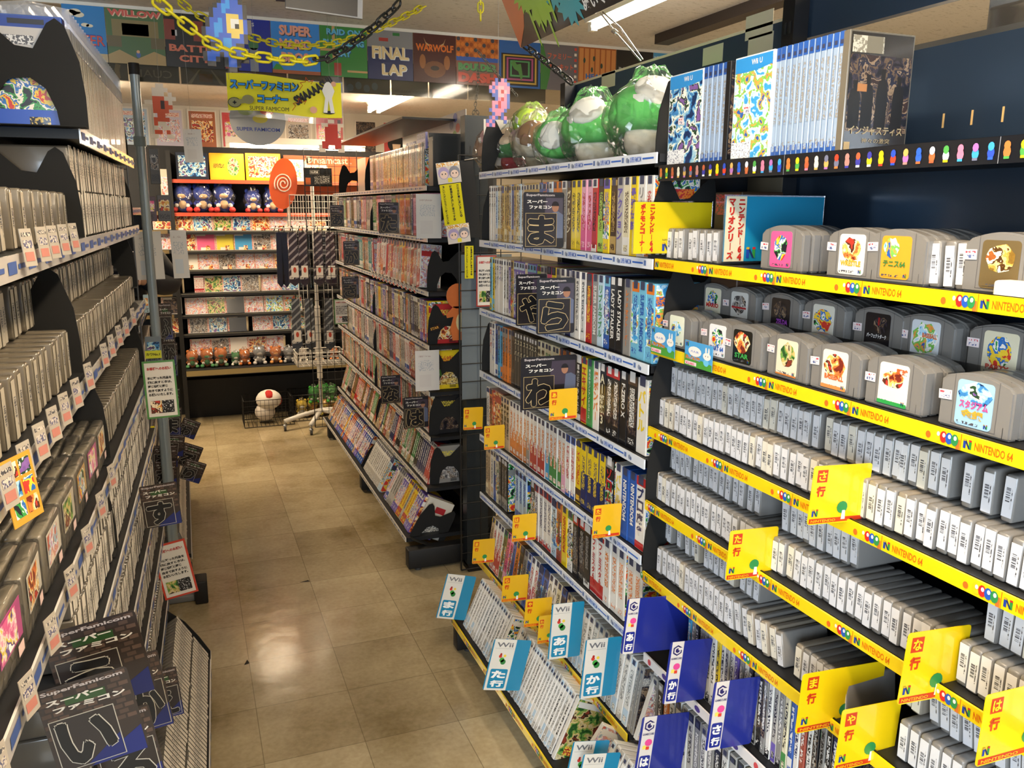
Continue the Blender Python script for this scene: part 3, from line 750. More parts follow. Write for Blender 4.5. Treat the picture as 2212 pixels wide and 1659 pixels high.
# --- middle run of shelving, two bays
MY0, MY1 = 3.53, 5.90; MX = .985
rack_m = empty('gondola_shelving', (MX, (MY0+MY1)/2, 0), 0, 'black shelving of boxed games in the middle of the room beyond the wire grid', 'shelving')
kid(MB().box((1.28, MY0, .06), (1.30, MY1, 1.93), mat('1c1e20', .5)), 'back_panel', rack_m)
M_Z = [1.70, 1.482, 1.248, 1.01, .80, .59, .352]
for i, z in enumerate(M_Z):
    shelf_at(rack_m, MX - (.0, 0, 0, 0, 0, 0, .02)[i], MY0, MY1, z, .29, rail_small, rh=.02)
shelf_at(rack_m, .855, MY0-.03, MY1, .135, .40, rail_small, rh=.02)
for y in (MY0+.01, 4.72, MY1-.03): kidpost(rack_m, 1.24, y, 1.93)
foot(rack_m, .845-MX, .37, 3.455-rack_m.location.y, .105, .06)
for y in (4.6, 5.78): foot(rack_m, .86-MX, .3, y-rack_m.location.y, .105, .06)
# slanted black awning panel above the far bay and the white banner on it
cp = MB()
cp.add([P(900, 268, y=3.9), P(985, 262, y=3.6), P(800, 318, y=5.6), P(845, 290, y=5.3)], [(0,1,3,2)], BLACKM)

# --- back wall shelving (behind the tie stand)
BY = 6.6
rack_b = empty('wall_shelving', (.35, BY, 0), 0, 'black wall shelving of disc cases across the far end of the aisle', 'shelving')
bl = -.045; br = 1.62
b_z = [P(400, v, y=BY).z for v in (386, 458, 498, 541, 583, 633, 680, 721, 770)]
b_z = [round(z, 3) for z in b_z]
kid(MB().box((-.62, BY+.30, 0), (br, BY+.32, 2.05), mat('141416', .6)), 'back_panel', rack_b)
rbr = mat('7a3020', .4); rbe = mat('b84a30', .4)
for i, z in enumerate(b_z):
    m = MB(); m.box((bl, BY, z-.03), (br, BY+.30, z-.005), BOARD)
    m.slab((bl, BY-.001, z-.03), X, Z, br-bl, .026, .002, rbe if i < 2 else mat('1e1c1c', .4))
    if 1 < i: m.quad((bl, BY-.001, z-.012), X, Z, br-bl, .006, mat('5a5a52', .4), .0006)
    kid(m, 'shelf', rack_b)
zb_ = P(420, 800, y=BY-.12).z
kid(MB().box((bl, BY-.12, zb_-.05), (br, BY+.30, zb_), BOARD).slab((bl, BY-.121, zb_-.045), X, Z, br-bl, .04, .002, mat('8a7a50', .5)), 'shelf', rack_b)
kid(MB().box((bl, BY+.16, 0), (br, BY+.3, .30), BLACK), 'plinth', rack_b)
kid(MB().box((bl-.03, BY-.02, 0), (bl, BY+.3, 2.0), BLACK), 'side_post', rack_b)
for z in b_z[1:]:
    kid(MB().box((-.60, BY, z-.03+.01), (bl-.03, BY+.30, z-.005+.01), BOARD).slab((-.60, BY-.001, z-.022), X, Z, .5, .026, .002, mat('6a5a3a', .5)), 'side_shelf', rack_b)

# --- left-hand shelving, turned slightly
LA = math.atan(.035)
LF0 = -.235
def LPt(s, d, z):   # s along the shelf (same scale as y), d depth to the left of the front plane
    return Vector((LF0 + .035*s - d, s, z))
rack_l = empty('gondola_shelving', (LF0, 0, 0), -LA, 'black shelving with plastic rails of wrapped cartridges, nearest on the left', 'shelving')
L_Z = [1.752, 1.548, 1.312, 1.082, .885, .692, .53, .30]
def rail_left(m, o, u, v, L_, h=.03):
    m.slab(o, u, v, L_, h, .003, mat('cfccc8', .25, coat=.7, name='clear_price_rail'))
    s = .01; b = mat('3f5a9a', .5)
    while s + .06 < L_:
        m.quad(o+u*s+v*(h*.25), u, v, .045, h*.5, b, .0007); m.quad(o+u*(s+.055)+v*(h*.4), u, v, .04, h*.2, b, .0007)
        s += .115
def lshelf(z, x0, d, y0, y1, rail=rail_left, rh=.03):
    m = MB(); m.box((-d, y0, -.018), (0, y1, 0), BOARD)
    o = m.obj('shelf', rack_l); o.location = (x0, 0, z)
    r = MB(); rail(r, Vector((.004, y0, -rh+.004)), Y, Z, y1-y0, rh); r.obj('price_rail', o)
LY0, LY1 = .42, 2.95
for i, z in enumerate(L_Z): lshelf(z, 0, .30, 1.83 if i == 0 else LY0 if i < 4 else 1.30, LY1)
lshelf(.12, .125, .42, 1.6, 2.80)
bp = MB().box((-.33, .3, .06), (-.31, LY1, 2.0), mat('1c1e20', .5)); bp.obj('back_panel', rack_l)
for y in (1.75, LY1-.02): post(rack_l, -.31, y, 2.0, slots=False)
f = foot(rack_l, -.35, .10, 2.72, .085)
# second left-hand bay beyond the pole
rack_l2 = empty('gondola_shelving', (-.06, 3.60, 0), 0, 'shelving of white spined cartridges beyond the steel pole on the left', 'shelving')
def l2shelf(z, x0, d, y0, y1):
    m = MB(); m.box((-d, y0, -.018), (0, y1, 0), BOARD); o = m.obj('shelf', rack_l2); o.location = (x0, 0, z)
    r = MB(); rail_left(r, Vector((.004, y0, -.026)), Y, Z, y1-y0, .03); r.obj('price_rail', o)
l2shelf(.16, 0, .35, 0, 1.25)
for z in (.42, .66, .90, 1.14, 1.38, 1.6): l2shelf(z, -.13, .28, .0, 1.25)
MB().box((-.44, 0, .05), (-.42, 1.25, 1.86), mat('1c1e20', .5)).obj('back_panel', rack_l2)
foot(rack_l2, -.4, .0, .06, .09)

# ================================================================== cat shaped bookends
def cat_mesh(w=.16, h=.17):
    pts = [(0,0),(0,.30),(.03,.62),(.14,.94),(.22,1.0),(.30,.95),(.44,.72),(.60,.74),(.80,.92),(.90,1.0),(.97,.95),(1,.8),(1,0),
           (.86,0),(.82,.28),(.68,.44),(.50,.46),(.36,.36),(.28,.16),(.26,0)]
    m = MB(); m.poly([(a*w, b*h) for a, b in pts], (0, .0015, 0), X, Z, .003, mat('08090a', .75, name='black_sheet_steel'))
    m.box((0, -.05, 0), (w*.95, .0015, .0015), mat('08090a', .75))
    return m.mesh('cat_bookend')
CAT = cat_mesh()
def cat(loc, label, mirror=False, scale=1.0, rz=0.0, group=None):
    o = inst('bookend', CAT, loc, (0, 0, rz), scale=(-scale if mirror else scale, 1, scale)); tag(o, label, 'bookend', group); return o
# ================================================================== cartridges
def cart_body(T, W_, H_, arch=0.0, r=.004, mt=GREYP, spine_x=True):
    """spine-out cartridge: T thickness (y), H_ height, W_ depth (x)"""
    m = MB(); m.bbox((0, -T/2, 0), (W_, T/2, H_), mt, r, 2); return m
def barcode(m, o, u, v, w, h, mt=INK, n=11, seed=1):
    rr = random.Random(seed); z = 0; 
    ws = [rr.choice((1, 1, 2, 3)) for _ in range(2*n)]; tot = sum(ws); k = h/tot
    for i, a in enumerate(ws):
        if i % 2 == 0: m.quad(Vector(o)+v*z, u, v, w, a*k, mt, .0003)
        z += a*k
def spine_meshes(T, W_, H_, mt, lblc, seeds, lh=.80, lw=.80, name='cartridge'):
    body = cart_body(T, W_, H_, mt=mt).mesh(name)
    labs = []
    for sd in seeds:
        rr = random.Random(sd); m = MB()
        w = T*lw; h = H_*lh; o = Vector((-.0004, w/2, H_*(.5-lh/2)+rr.uniform(-.003, .003)))
        m.slab(o, -Y, Z, w, h, .0004, mat(lblc, .5))
        bo = o - Y*(w*.22) + Z*(h*rr.uniform(.28, .42)); barcode(m, bo, -Y, Z, w*.42, h*.36, mat('55555a', .6), 9, sd)
        m.quad(o - Y*(w*.74) + Z*(h*.22), -Y, Z, w*.10, h*.5, pr('cfd0d4', '44444a', .5), .0003)
        labs.append(m.mesh('spine_label'))
    return body, labs
N64B, N64L = spine_meshes(.0185, .112, .070, GREYP, 'dcdee4', range(6), .84, .84)
N64B2, N64L2 = spine_meshes(.0185, .112, .070, mat('8b8274', .4, coat=.5), 'e0dccf', range(6, 9), .84, .84)
SFB, SFL = spine_meshes(.0200, .118, .086, mat('6b6355', .28, coat=.9), 'b3aa99', range(10, 15), .88, .86)
WSB, WSL = spine_meshes(.0168, .125, .086, mat('5f5a52', .3, coat=.7), 'e6ded0', range(20, 24), .97, .84)

pend = {}
def queue(kind, body, labs, loc, rot, label, cat_, group, name='game_cartridge'):
    pend.setdefault(kind, []).append((body, labs, loc, rot, label, cat_, group, name))
def flush(kind, cap, stuff_label, stuff_cat, mask=None):
    L_ = pend.get(kind, [])
    vis = []
    for q in L_:
        p = proj(q[2]); 
        if p is None or not (-300 < p[0] < W+450 and -80 < p[1] < H+300): continue
        inside = -30 < p[0] < W+30 and -50 < p[1] < H+50
        vis.append(((Vector(q[2])-Vector((0, 0, CAMZ))).length + (0 if inside else 50), q))
    vis.sort(key=lambda t: t[0])
    cap = min(cap, sum(1 for d_, _q in vis if d_ < 50))
    for _, (body, labs, loc, rot, label, c_, group, name) in vis[:cap]:
        o = inst(name, body, loc, rot); tag(o, label, c_, group)
        if labs: inst('spine_label', random.choice(labs), (0, 0, 0), parent=o)
    rest = vis[cap:]
    if rest:
        m = MB(); cache = {}
        for _, (body, labs, loc, rot, *_r) in rest:
            M_ = Matrix.Translation(loc) @ Euler(rot).to_matrix().to_4x4()
            for me in [body] + ([random.choice(labs)] if labs else []):
                if me.name not in cache:
                    q = MB(); q.v = [v.co.copy() for v in me.vertices]; q.f = [tuple(p.vertices) for p in me.polygons]
                    q.mats = list(me.materials); q.mi = [p.material_index for p in me.polygons]; q.sm = [p.use_smooth for p in me.polygons]
                    cache[me.name] = q
                m.join(cache[me.name], M_)
        o = m.obj(stuff_cat.replace(' ', '_')); tag(o, stuff_label, stuff_cat, kind='stuff')
    return len(vis)

nrow = [0]
def n64_row(x, z, u_ranges, zref, where, leans=(), pitch=.0198, tan=0.0):
    """rows of spine-out grey cartridges between image columns, counted from the left"""
    k = 0
    for ur in u_ranges:
        u0, u1 = ur[0], ur[1]; lean = ur[2] if len(ur) > 2 else 0.0; ptc = ur[3] if len(ur) > 3 else pitch
        y0 = yat(u0, x, zref); y1 = yat(u1, x, zref) if u1 < 2400 else SY0+.03
        y = y0 - .010
        n = max(1, int(round((y0-y1)/ptc)))
        for i in range(n):
            k += 1
            rx_ = (lean if lean else 0) + random.uniform(-.018, .018)
            dx = random.uniform(-.002, .004)
            tb = random.random() < tan
            queue('n64', N64B2 if tb else N64B, N64L2 if tb else N64L, (x+dx, y, z), (rx_, 0, random.uniform(-.02, .02)),
                  'barcoded grey cartridge, %s from left, %s' % (ordw(k), where), 'game cartridge', 'cartridges %s' % where)
            y -= ptc
def yat(u, x, z):
    """y of the point with given x,z whose image column is u"""
    lo, hi = .05, 9.
    f = lambda y: proj((x, y, z))[0]
    for _ in range(40):
        mid = (lo+hi)/2
        if f(mid) > u: lo = mid
        else: hi = mid
    return (lo+hi)/2
FX, BX = 1.025, 1.052
def two(i, front, back, w): 
    z = N_Z[i] + .0005
    n64_row(FX, z, front, z+.03, 'front row, %s yellow shelf' % w, tan=.12)
    n64_row(BX, z+.0745, back, z+.105, 'upper row, %s yellow shelf' % w, tan=.10)
two(3, [(1425, 2400)], [(1432, 1775), (1779, 1942), (1938, 2060), (2078, 2212, 0, .032)], 'third')
two(4, [(1411, 1650), (1652, 2060), (2064, 2400)], [(1434, 1446), (1452, 1492, -.1), (1496, 1560), (1566, 1640, 0, .024), (1690, 1850, -.06), (2130, 2400)], 'fourth')
two(5, [(1419, 1572), (1576, 1700, -.22, .0225), (1712, 1760), (1764, 1835, -.1), (1940, 2400)], [(1432, 1448), (1460, 1468), (1482, 1512, -.1), (1520, 1590), (1596, 1640, 0, .024), (1950, 2000), (2010, 2400, -.12)], 'fifth')
# few spine-out cartridges on the first yellow shelf
n64_row(1.04, N_Z[1], [(1438, 1482, 0, .028), (1484, 1560, -.03, .024)], N_Z[1]+.03, 'beside the yellow board, first yellow shelf')
n64_row(1.04, N_Z[1], [(2008, 2092, -.05, .024)], N_Z[1]+.03, 'trio on the first yellow shelf')
print('N64', flush('n64', 222, 'remaining rows of grey cartridges with white barcode labels on the yellow railed shelves', 'game cartridges'))

# ---- front-facing cartridges in stacks
def arch_cart(T=.019, W_=.116, H_=.084):
    m = MB(); n = 10
    pts = [(0, 0), (W_, 0), (W_, H_*.80)] + [(W_*(.93-.86*i/n), H_*(.86+.14*math.sin(PI*(.06+.88*i/n)))) for i in range(n+1)] + [(0, H_*.80)]
    bm = bmesh.new()
    # outline in y (leftwards = +y) and z, extruded in x
    f = [bm.verts.new((0, W_/2-a, b)) for a, b in pts]; g = [bm.verts.new((T, W_/2-a, b)) for a, b in pts]
    k = len(pts); bm.faces.new(f); bm.faces.new(g[::-1])
    for i in range(k): bm.faces.new((f[(i+1) % k], f[i], g[i], g[(i+1) % k]))
    bmesh.ops.recalc_face_normals(bm, faces=bm.faces[:])
    bmesh.ops.bevel(bm, geom=[e for e in bm.edges if len(e.link_faces) == 2 and e.calc_face_angle(0) > .9], offset=.003, segments=2, affect='EDGES')
    m.frombm(bm, GREYP, False)
    dk = mat('5c5a5a', .5)
    for a in (W_*.20, W_*.80): m.quad((-.0003, W_/2-a, .006), -Y, Z, .0010, H_*.86, dk)
    m.quad((-.0003, W_/2-W_*.20, .006), -Y, Z, W_*.6, .0008, dk)
    for s in (0, 1): m.quad((-.0003, W_/2-(W_*.90), .0), -Y, Z, .0009, .018, dk)
    return m.mesh('cartridge')
ARCH = arch_cart()
def face_label(k, style):
    """rounded label sheet for a front-facing cartridge"""
    W_, H_ = .058, .066; m = MB(); 
    def rr(w, h, r, n=4):
        p = []
        for cx, cz, a0 in ((w-r, h-r, 0), (r, h-r, 90), (r, r, 180), (w-r, r, 270)):
            for i in range(n+1): a = math.radians(a0+90*i/n); p.append((cx+math.cos(a)*r, cz+math.sin(a)*r))
        return p
    o = Vector((-.0008, W_/2, .007)); bg, fr, extra = style
    m.poly(rr(W_, H_, .006), o, -Y, Z, .0006, mat(bg, .35, coat=.5))
    a, b, c, d = fr[1:]
    # picture area as an irregular blot
    n = 16; rnd = random.Random(k)
    m.poly([((a+c)/2+math.cos(2*PI*i/n)*(c-a)/2*rnd.uniform(.8, 1.05), (b+d)/2+math.sin(2*PI*i/n)*(d-b)/2*rnd.uniform(.8, 1.05)) for i in range(n)], o, -Y, Z, 0, ART[fr[0]], .0004)
    for e in extra:
        if e[0] == 'bar': m.quad(o - Y*e[1] + Z*e[2], -Y, Z, e[3], e[4], mat(e[5], .4), .0007)
        if e[0] == 'txt': m.text(e[1], o - Y*e[2] + Z*e[3], -Y, Z, e[4], mat(e[6], .4), w=e[5], lift=.0010, bold=.04)
    hexlogo(m, o - Y*(W_-.0105) + Z*.003, -Y, Z, .006)
    m.quad(o - Y*.004 + Z*.003, -Y, Z, .034, .0035, pr(bg, '50505a'), .0005)
    return m
styles = {
 'pink':  ('e85a96', ('mixed', .010, .012, .048, .060), []),
 'manga': ('e8e6e0', ('warm', .006, .020, .052, .062), [('txt', 'WRESTLE', .006, .014, .009, .046, 'd8a820')]),
 'tennis':('e8a030', ('sky', .004, .030, .036, .064), [('txt', 'テニス64', .006, .018, .010, .044, '3a7a3a')]),
 'mario64':('e8e2c8', ('mixed', .008, .024, .05, .06), [('txt', 'MARIO', .006, .022, .010, .046, 'c82a24')]),
 'silver':('d8d8d4', ('grey', .004, .016, .054, .062), [('bar', .004, .030, .05, .004, 'b02a30')]),
 'purple':('14121a', ('dark', .006, .02, .052, .062), [('txt', 'ZELDA', .018, .014, .010, .036, 'a04ac0'), ('bar', .0, .0, .022, .012, 'd86a8a')]),
 'wizard':('e0ddd0', ('mixed', .003, .010, .055, .063), []),
 'dark':  ('17151a', ('dark', .02, .03, .054, .062), [('txt', 'パーフェクトダーク', .006, .022, .008, .046, 'e8e8e8'), ('bar', .03, .045, .004, .014, '902020')]),
 'pitch': ('d8e0e8', ('sky', .002, .008, .056, .064), [('txt', 'BASEBALL', .024, .038, .008, .030, 'e0702a')]),
 'board': ('e6e0c4', ('mixed', .006, .012, .052, .060), [('txt', 'PARTY', .008, .008, .008, .04, 'c03a30')]),
 'flowers':('e8ecd8', ('sky', .008, .02, .05, .056), []),
 'kart':  ('e6e6ea', ('mixed', .008, .018, .05, .062), [('txt', 'KART 64', .006, .012, .010, .046, '2a5ab0')]),
 'fox':   ('14140f', ('warm', .004, .020, .054, .064), [('txt', 'STAR', .008, .010, .010, .042, '3a9a4a')]),
 'jungle':('e8dcc4', ('green', .008, .014, .052, .062), [('bar', .0, .0, .058, .003, 'c87a3a')]),
 'hitter':('e8e2d6', ('warm', .004, .018, .054, .062), [('txt', 'BASEBALL', .008, .016, .009, .044, 'd86a2a'), ('bar', .0, .0, .058, .006, 'e08a4a')]),
 'green': ('e8e4d8', ('warm', .006, .026, .052, .056), [('txt', '野球', .034, .050, .010, .022, 'd8602a'), ('bar', .0, .0, .058, .006, '2f9a4a')]),
 'stadium':('9cc4e0', ('cool', .002, .03, .056, .065), [('txt', 'スタジアム', .006, .026, .012, .046, 'c84a8a'), ('txt', '金銀', .010, .012, .013, .036, 'c8a030')]),
 'brown': ('6a5a3a', ('gold', .006, .02, .052, .062), []),
}
STK = MB(); STK.quad((-.0014, .012, 0), -Y, Z, .022, .014, mat('ecdfe0', .5)); STK.quad((-.0014, .010, .009), -Y, Z, .018, .003, pr('ecdfe0', 'd04a5a'), .0002); STK.quad((-.0014, .008, .002), -Y, Z, .014, .0045, pr('ecdfe0', '5a6a9a'), .0002)
STKM = STK.mesh('price_sticker')
FBAG = MB(); FBAG.bbox((-.004, -.061, .0), (.022, .061, .089), CLEAR, .003, 1, False); 
def faceout(u, v, x, z, style, where, label, depth=5, first_y=None):
    y = yat(u, x, z+.04)
    for i in range(depth):
        if i == 0:
            o = inst('game_cartridge', ARCH, (x, y, z), (0, 0, random.uniform(-.03, .03)))
            tag(o, label, 'game cartridge', 'front-facing cartridges')
            face_label(hash(style) % 97, styles[style]).obj('cover_label', o)
            s = inst('price_sticker', STKM, (0, .046, random.uniform(.036, .05)), (random.uniform(-.08, .08), 0, 0), parent=o)
        else:
            o = inst('game_cartridge', ARCH, (x+i*.0215, y+random.uniform(-.003, .003), z), (0, 0, random.uniform(-.02, .02)))
            tag(o, 'grey cartridge, %s in the stack behind %s' % (ordw(i+1), where), 'game cartridge', 'stacked cartridges')
fz1, fz2, fzb = N_Z[1]+.001, N_Z[2]+.001, N_Z[2]+.058
faceout(1687, 545, 1.03, fz1, 'pink', 'the pink label', 'grey cartridge with a pink party label on the first yellow shelf', 5)
faceout(1840, 545, 1.03, fz1, 'manga', 'the white muscle-man label', 'grey cartridge with white wrestler label, right of the pink one', 3)
faceout(1935, 545, 1.03, fz1, 'tennis', 'the orange tennis label', 'grey cartridge with orange and blue tennis label on the first yellow shelf', 6)
faceout(2160, 560, 1.03, fz1, 'brown', 'the brown shaded label', 'shaded cartridge with brown label near the right edge, first yellow shelf', 5)
# riser tray that lifts the rear row
t = MB(); t.box((1.122, SY0, N_Z[2]+.002), (1.30, SY1-.03, N_Z[2]+.056), mat('2a2c30', .5)); t.slab((1.12, SY1-.03, N_Z[2]+.002), -Y, Z, SY1-.03-SY0, .075, .002, CLEAR)
tag(t.obj('riser_tray'), 'dark riser tray with a clear lip on the second yellow shelf', 'tray')
for args in [
 (1540, 'mario64', 'the cream label', 'cartridge with cream label showing MARIO, leftmost of the rear row', 4), (1597, 'silver', 'the silver label', 'cartridge with silver and red label in the rear row, second shelf', 5),
 (1686, 'purple', 'the black and purple label', 'cartridge with black label lettered ZELDA in the rear row', 5), (1778, 'wizard', 'the colourful wizard label', 'cartridge with a colourful wizard label in the rear row', 5),
 (1895, 'dark', 'the black Japanese label', 'cartridge with black label of white katakana in the rear row', 5), (1998, 'pitch', 'the blue sky label', 'cartridge with blue and orange baseball label in the rear row', 4),
 (2160, 'board', 'the cream party label', 'cartridge with cream party label, rightmost of the rear row', 4)]:
    faceout(args[0], 0, 1.128, fzb, args[1], args[2], args[3], args[4])
for args in [
 (1462, 'flowers', 'the rabbit card over it', 'cartridge with pale flower label, leftmost of the front row, second shelf', 6), (1550, 'kart', 'the white kart label', 'cartridge with white label lettered KART 64 in the front row', 3),
 (1604, 'fox', 'the black fire label', 'cartridge with black and fiery label in the front row', 4), (1700, 'jungle', 'the cream jungle label', 'cartridge with cream and green jungle label in the front row', 5),
 (1803, 'hitter', 'the cream baseball label', 'cartridge with cream and orange baseball label in the front row', 4), (1930, 'green', 'the green edged label', 'cartridge with cream label edged green in the front row', 5),
 (2105, 'stadium', 'the blue stadium label', 'cartridge with blue label and gold characters, rightmost of the front row', 4)]:
    faceout(args[0], 0, 1.020, fz2, args[1], args[2], args[3], args[4] if args[4] < 5 else 4)

# ================================================================== game boxes
_bm = {}
CW = {'w': 'e4e2dc', 'k': '17171a', 'y': 'e6c81e', 'p': 'e4a8c0', 'pk': 'd8578a', 'r': 'b8282a', 'b': '2c58a8', 'n': '1f2a5c', 'c': '6fb8d8', 'g': '3c8a48', 'lg': 'a8c850', 'gr': '8c8a86',
      'go': 'b89a5a', 'br': '4a3626', 'o': 'dc7a2a', 'v': '6a58b0', 'cr': 'e0d8b8', 'ol': '6f6a3a', 't': 'c0a888', 'lb': 'bcd4e6', 'gy': 'b8b4ac', 'ro': 'a04a3a', 'sk': '3fa0d0', 'te': '2a8a8a', 'sb': '93a8c4'}
CN = {'w': 'white', 'k': 'black', 'y': 'yellow', 'p': 'pink', 'pk': 'magenta', 'r': 'red', 'b': 'blue', 'n': 'navy', 'c': 'light blue', 'g': 'green', 'lg': 'lime', 'gr': 'grey',
      'go': 'gold', 'br': 'dark brown', 'o': 'orange', 'v': 'violet', 'cr': 'cream', 'ol': 'olive', 't': 'tan', 'lb': 'pale blue', 'gy': 'pale grey', 'ro': 'rust', 'sk': 'sky blue', 'te': 'teal', 'sb': 'silver blue'}
def game_box(T, H_, D, base, acc=None, text=None, tcol='k', style=0, cover='mixed'):
    """boxed game, spine towards -x; style picks the arrangement of the spine print"""
    key = (round(T, 4), H_, D, base, acc, text, tcol, style, cover)
    if key in _bm: return _bm[key]
    m = MB(); c = mat(CW[base], .32, coat=.6)
    m.bbox((0, -T/2, 0), (D, T/2, H_), c, min(.0012, T*.1), 1, False)
    # covers
    for s in (-1, 1):
        u = X if s < 0 else -X
        o = Vector((.004, s*(T/2+.0003), .004)) if s < 0 else Vector((D-.004, T/2+.0003, .004))
        m.quad(o, u, Z, D-.008, H_-.008, ART[cover])
        m.quad(o + Z*(H_*.70), u, Z, (D-.008)*.9, H_*.12, pr(CW[acc or base], CW[tcol]), .0003)
    o = Vector((-.0003, T/2, 0)); a = mat(CW[acc], .32, coat=.6) if acc else None
    U = -Y
    if style == 0 and a: m.quad(o + Z*.004, U, Z, T, H_*.22, a); m.quad(o + Z*(H_*.9), U, Z, T, H_*.07, a)
    if style == 1 and a: m.poly([(0, .004), (T, .004), (T, H_*.42), (0, H_*.52)], o, U, Z, 0, a)
    if style == 2 and a: m.quad(o + Z*(H_*.55), U, Z, T, H_*.44, a)
    if style == 3 and a:
        m.quad(o + Z*(H_*.2), U, Z, T, H_*.5, ART[cover]); m.quad(o + Z*(H_*.86), U, Z, T, H_*.12, a)
    if style == 4 and a:
        for i in range(4): m.poly([(T*.5, -.012), (T*.82, 0), (T*.5, .012), (T*.18, 0)], o + Z*(H_*(.32+.12*i)), U, Z, 0, a, .0003)
    if style == 5 and a: m.quad(o + Z*(H_*.88), U, Z, T, H_*.12, a); m.quad(o+Z*.002, U, Z, T, H_*.10, a)
    m.quad(o + U*(T*.22) + Z*(H_*.90), U, Z, T*.56, T*.56, mat('3a3f5a' if base != 'k' else 'd8d8d8', .4), .0006)   # maker's mark
    if text:
        tc = mat(CW[tcol], .35)
        latin = all(ord(ch) < 128 for ch in text)
        if latin: vt(m, text, o, U, T, H_, tc)
        else:
            n = len(text); pitch = min(T*.78, H_*.74/n); m.vtext(text, o + U*(T*.5) + Z*(H_*.86), U, Z, pitch*.92, pitch, tc, bold=.03, lift=.0009)
    else:
        m.quad(o + U*(T*.25) + Z*(H_*.30), U, Z, T*.5, H_*.52, pr(CW[base], CW[tcol], .49), .0004)
        m.quad(o + U*(T*.2) + Z*(H_*.06), U, Z, T*.6, H_*.08, pr(CW[base], CW[tcol], .55), .0005)
    _bm[key] = m.mesh('game_box'); return _bm[key]
def vt(m, text, o, U, T, H_, tc):
    """latin lettering running down the spine"""
    h = T*.5; w = min(H_*.72, h*.62*len(text))
    p = o + U*(T*.27) + Z*(H_*.84)
    m.text(text, p, -Z, U, h, tc, w=w, lift=.0009, bold=.03)

boxes = []
def fill(specs, y0, y1, x, z, H_, D, where, rz=0.0, fr=(0, 0, 0), roll=0.0, group=None, jit=.003, tilt=0.0, noun='boxed game', catg='game box', name='game_box', packed=None):
    """specs: (colour, thickness, options) from left to right; squeezed to fit y0..y1"""
    tot = sum(s[1] for s in specs); k = (y0-y1)/tot; y = y0; seen = {}
    n = len(specs)
    for i, s in enumerate(specs):
        T = s[1]*k; opt = s[2] if len(s) > 2 else {}
        if opt.get('gap'): y -= T; continue
        q = dict(opt); hh = q.pop('H', H_); rl = q.pop('roll', roll); fo = q.pop('full', None)
        me = game_box(round(T*(packed or (.80 if name == 'disc_case' else .95)), 4), hh, D, s[0], **q)
        zz = z
        loc_, rot_ = (x+random.uniform(0, jit), y-T/2, zz), (rl, tilt, random.uniform(-.01, .01))
        txt = q.get('text')
        nm_ = CN[s[0]]
        lab = '%s %s, %s from left, %s' % (nm_, noun, ordw(i+1), where)
        queue(name, me, None, loc_, rot_, lab, catg, group or ('%ss %s' % (noun, where)), name)
        y -= T
BH = .190
def ys(u, x, z): return yat(u, x, z)
FXS = 1.012
w1 = 'second shelf by the wire grid'
# --- section with boxed games, second shelf
sp = [('w', 2, dict(text='スーパー', tcol='k')), ('w', 2, dict(text='スーパー', tcol='k')), ('w', 2, dict(text='スーパー', tcol='k')), ('lb', 2, dict(acc='w', style=0, tcol='b'))] + \
     [('cr', 2, dict(acc='go', style=0, tcol='br'))] + [(c, 2, dict(acc=a, style=st, tcol='br', cover='gold')) for c, a, st in (('gy','go',0),('go','b',3),('go','cr',0),('go','br',3),('gy','go',3),('b','go',0),('go','gy',1),('cr','go',3),('lb','cr',0),('gy','w',0),('go','w',0))] + \
     [('go', 2.4, dict(acc='cr', style=0, tcol='br', cover='gold')) for _ in range(4)] + [('b', 2.4, dict(acc='lb', style=0, tcol='w')), ('o', 2.4, dict(acc='b', style=3)), ('b', 2.4, dict(acc='w', style=0)), ('lb', 2.4, dict(acc='w', style=5))] + \
     [('o', 3, dict(acc='lb', style=1, tcol='r', cover='warm')), ('o', 3, dict(acc='lb', style=1, tcol='r', cover='warm')), ('gr', 3, dict(acc='w', style=5, tcol='w', cover='green')), ('br', 3, dict(text='ヴァルケン', tcol='cr')),
      ('y', 3, dict(acc='gr', style=4)), ('y', 3, dict(acc='gr', style=4)), ('p', 3, dict(acc='pk', style=1, tcol='r', cover='pink')), ('p', 3, dict(acc='pk', style=1, tcol='r', cover='pink')), ('r', 3, dict(acc='w', style=5, cover='warm')),
      ('br', 3.2, dict(acc='lg', style=1, tcol='lg', cover='green')), ('y', 3.2, dict(acc='v', style=3, tcol='v')), ('br', 3.2, dict(acc='go', style=0, tcol='go')), ('gy', 3.2, dict(text='アクション', tcol='v')), ('cr', 3.2, dict(acc='w', style=0, tcol='br')),
      ('y', 3.2, dict(text='最強伝説', tcol='v')), ('w', 3.4, dict(text='リーグ', tcol='gr')), ('w', 3.2, dict(acc='o', style=1, tcol='r'))]
fill(sp, ys(1056, FXS, 1.5), 1.712, FXS, S_Z[1]+.001, BH, .125, w1)
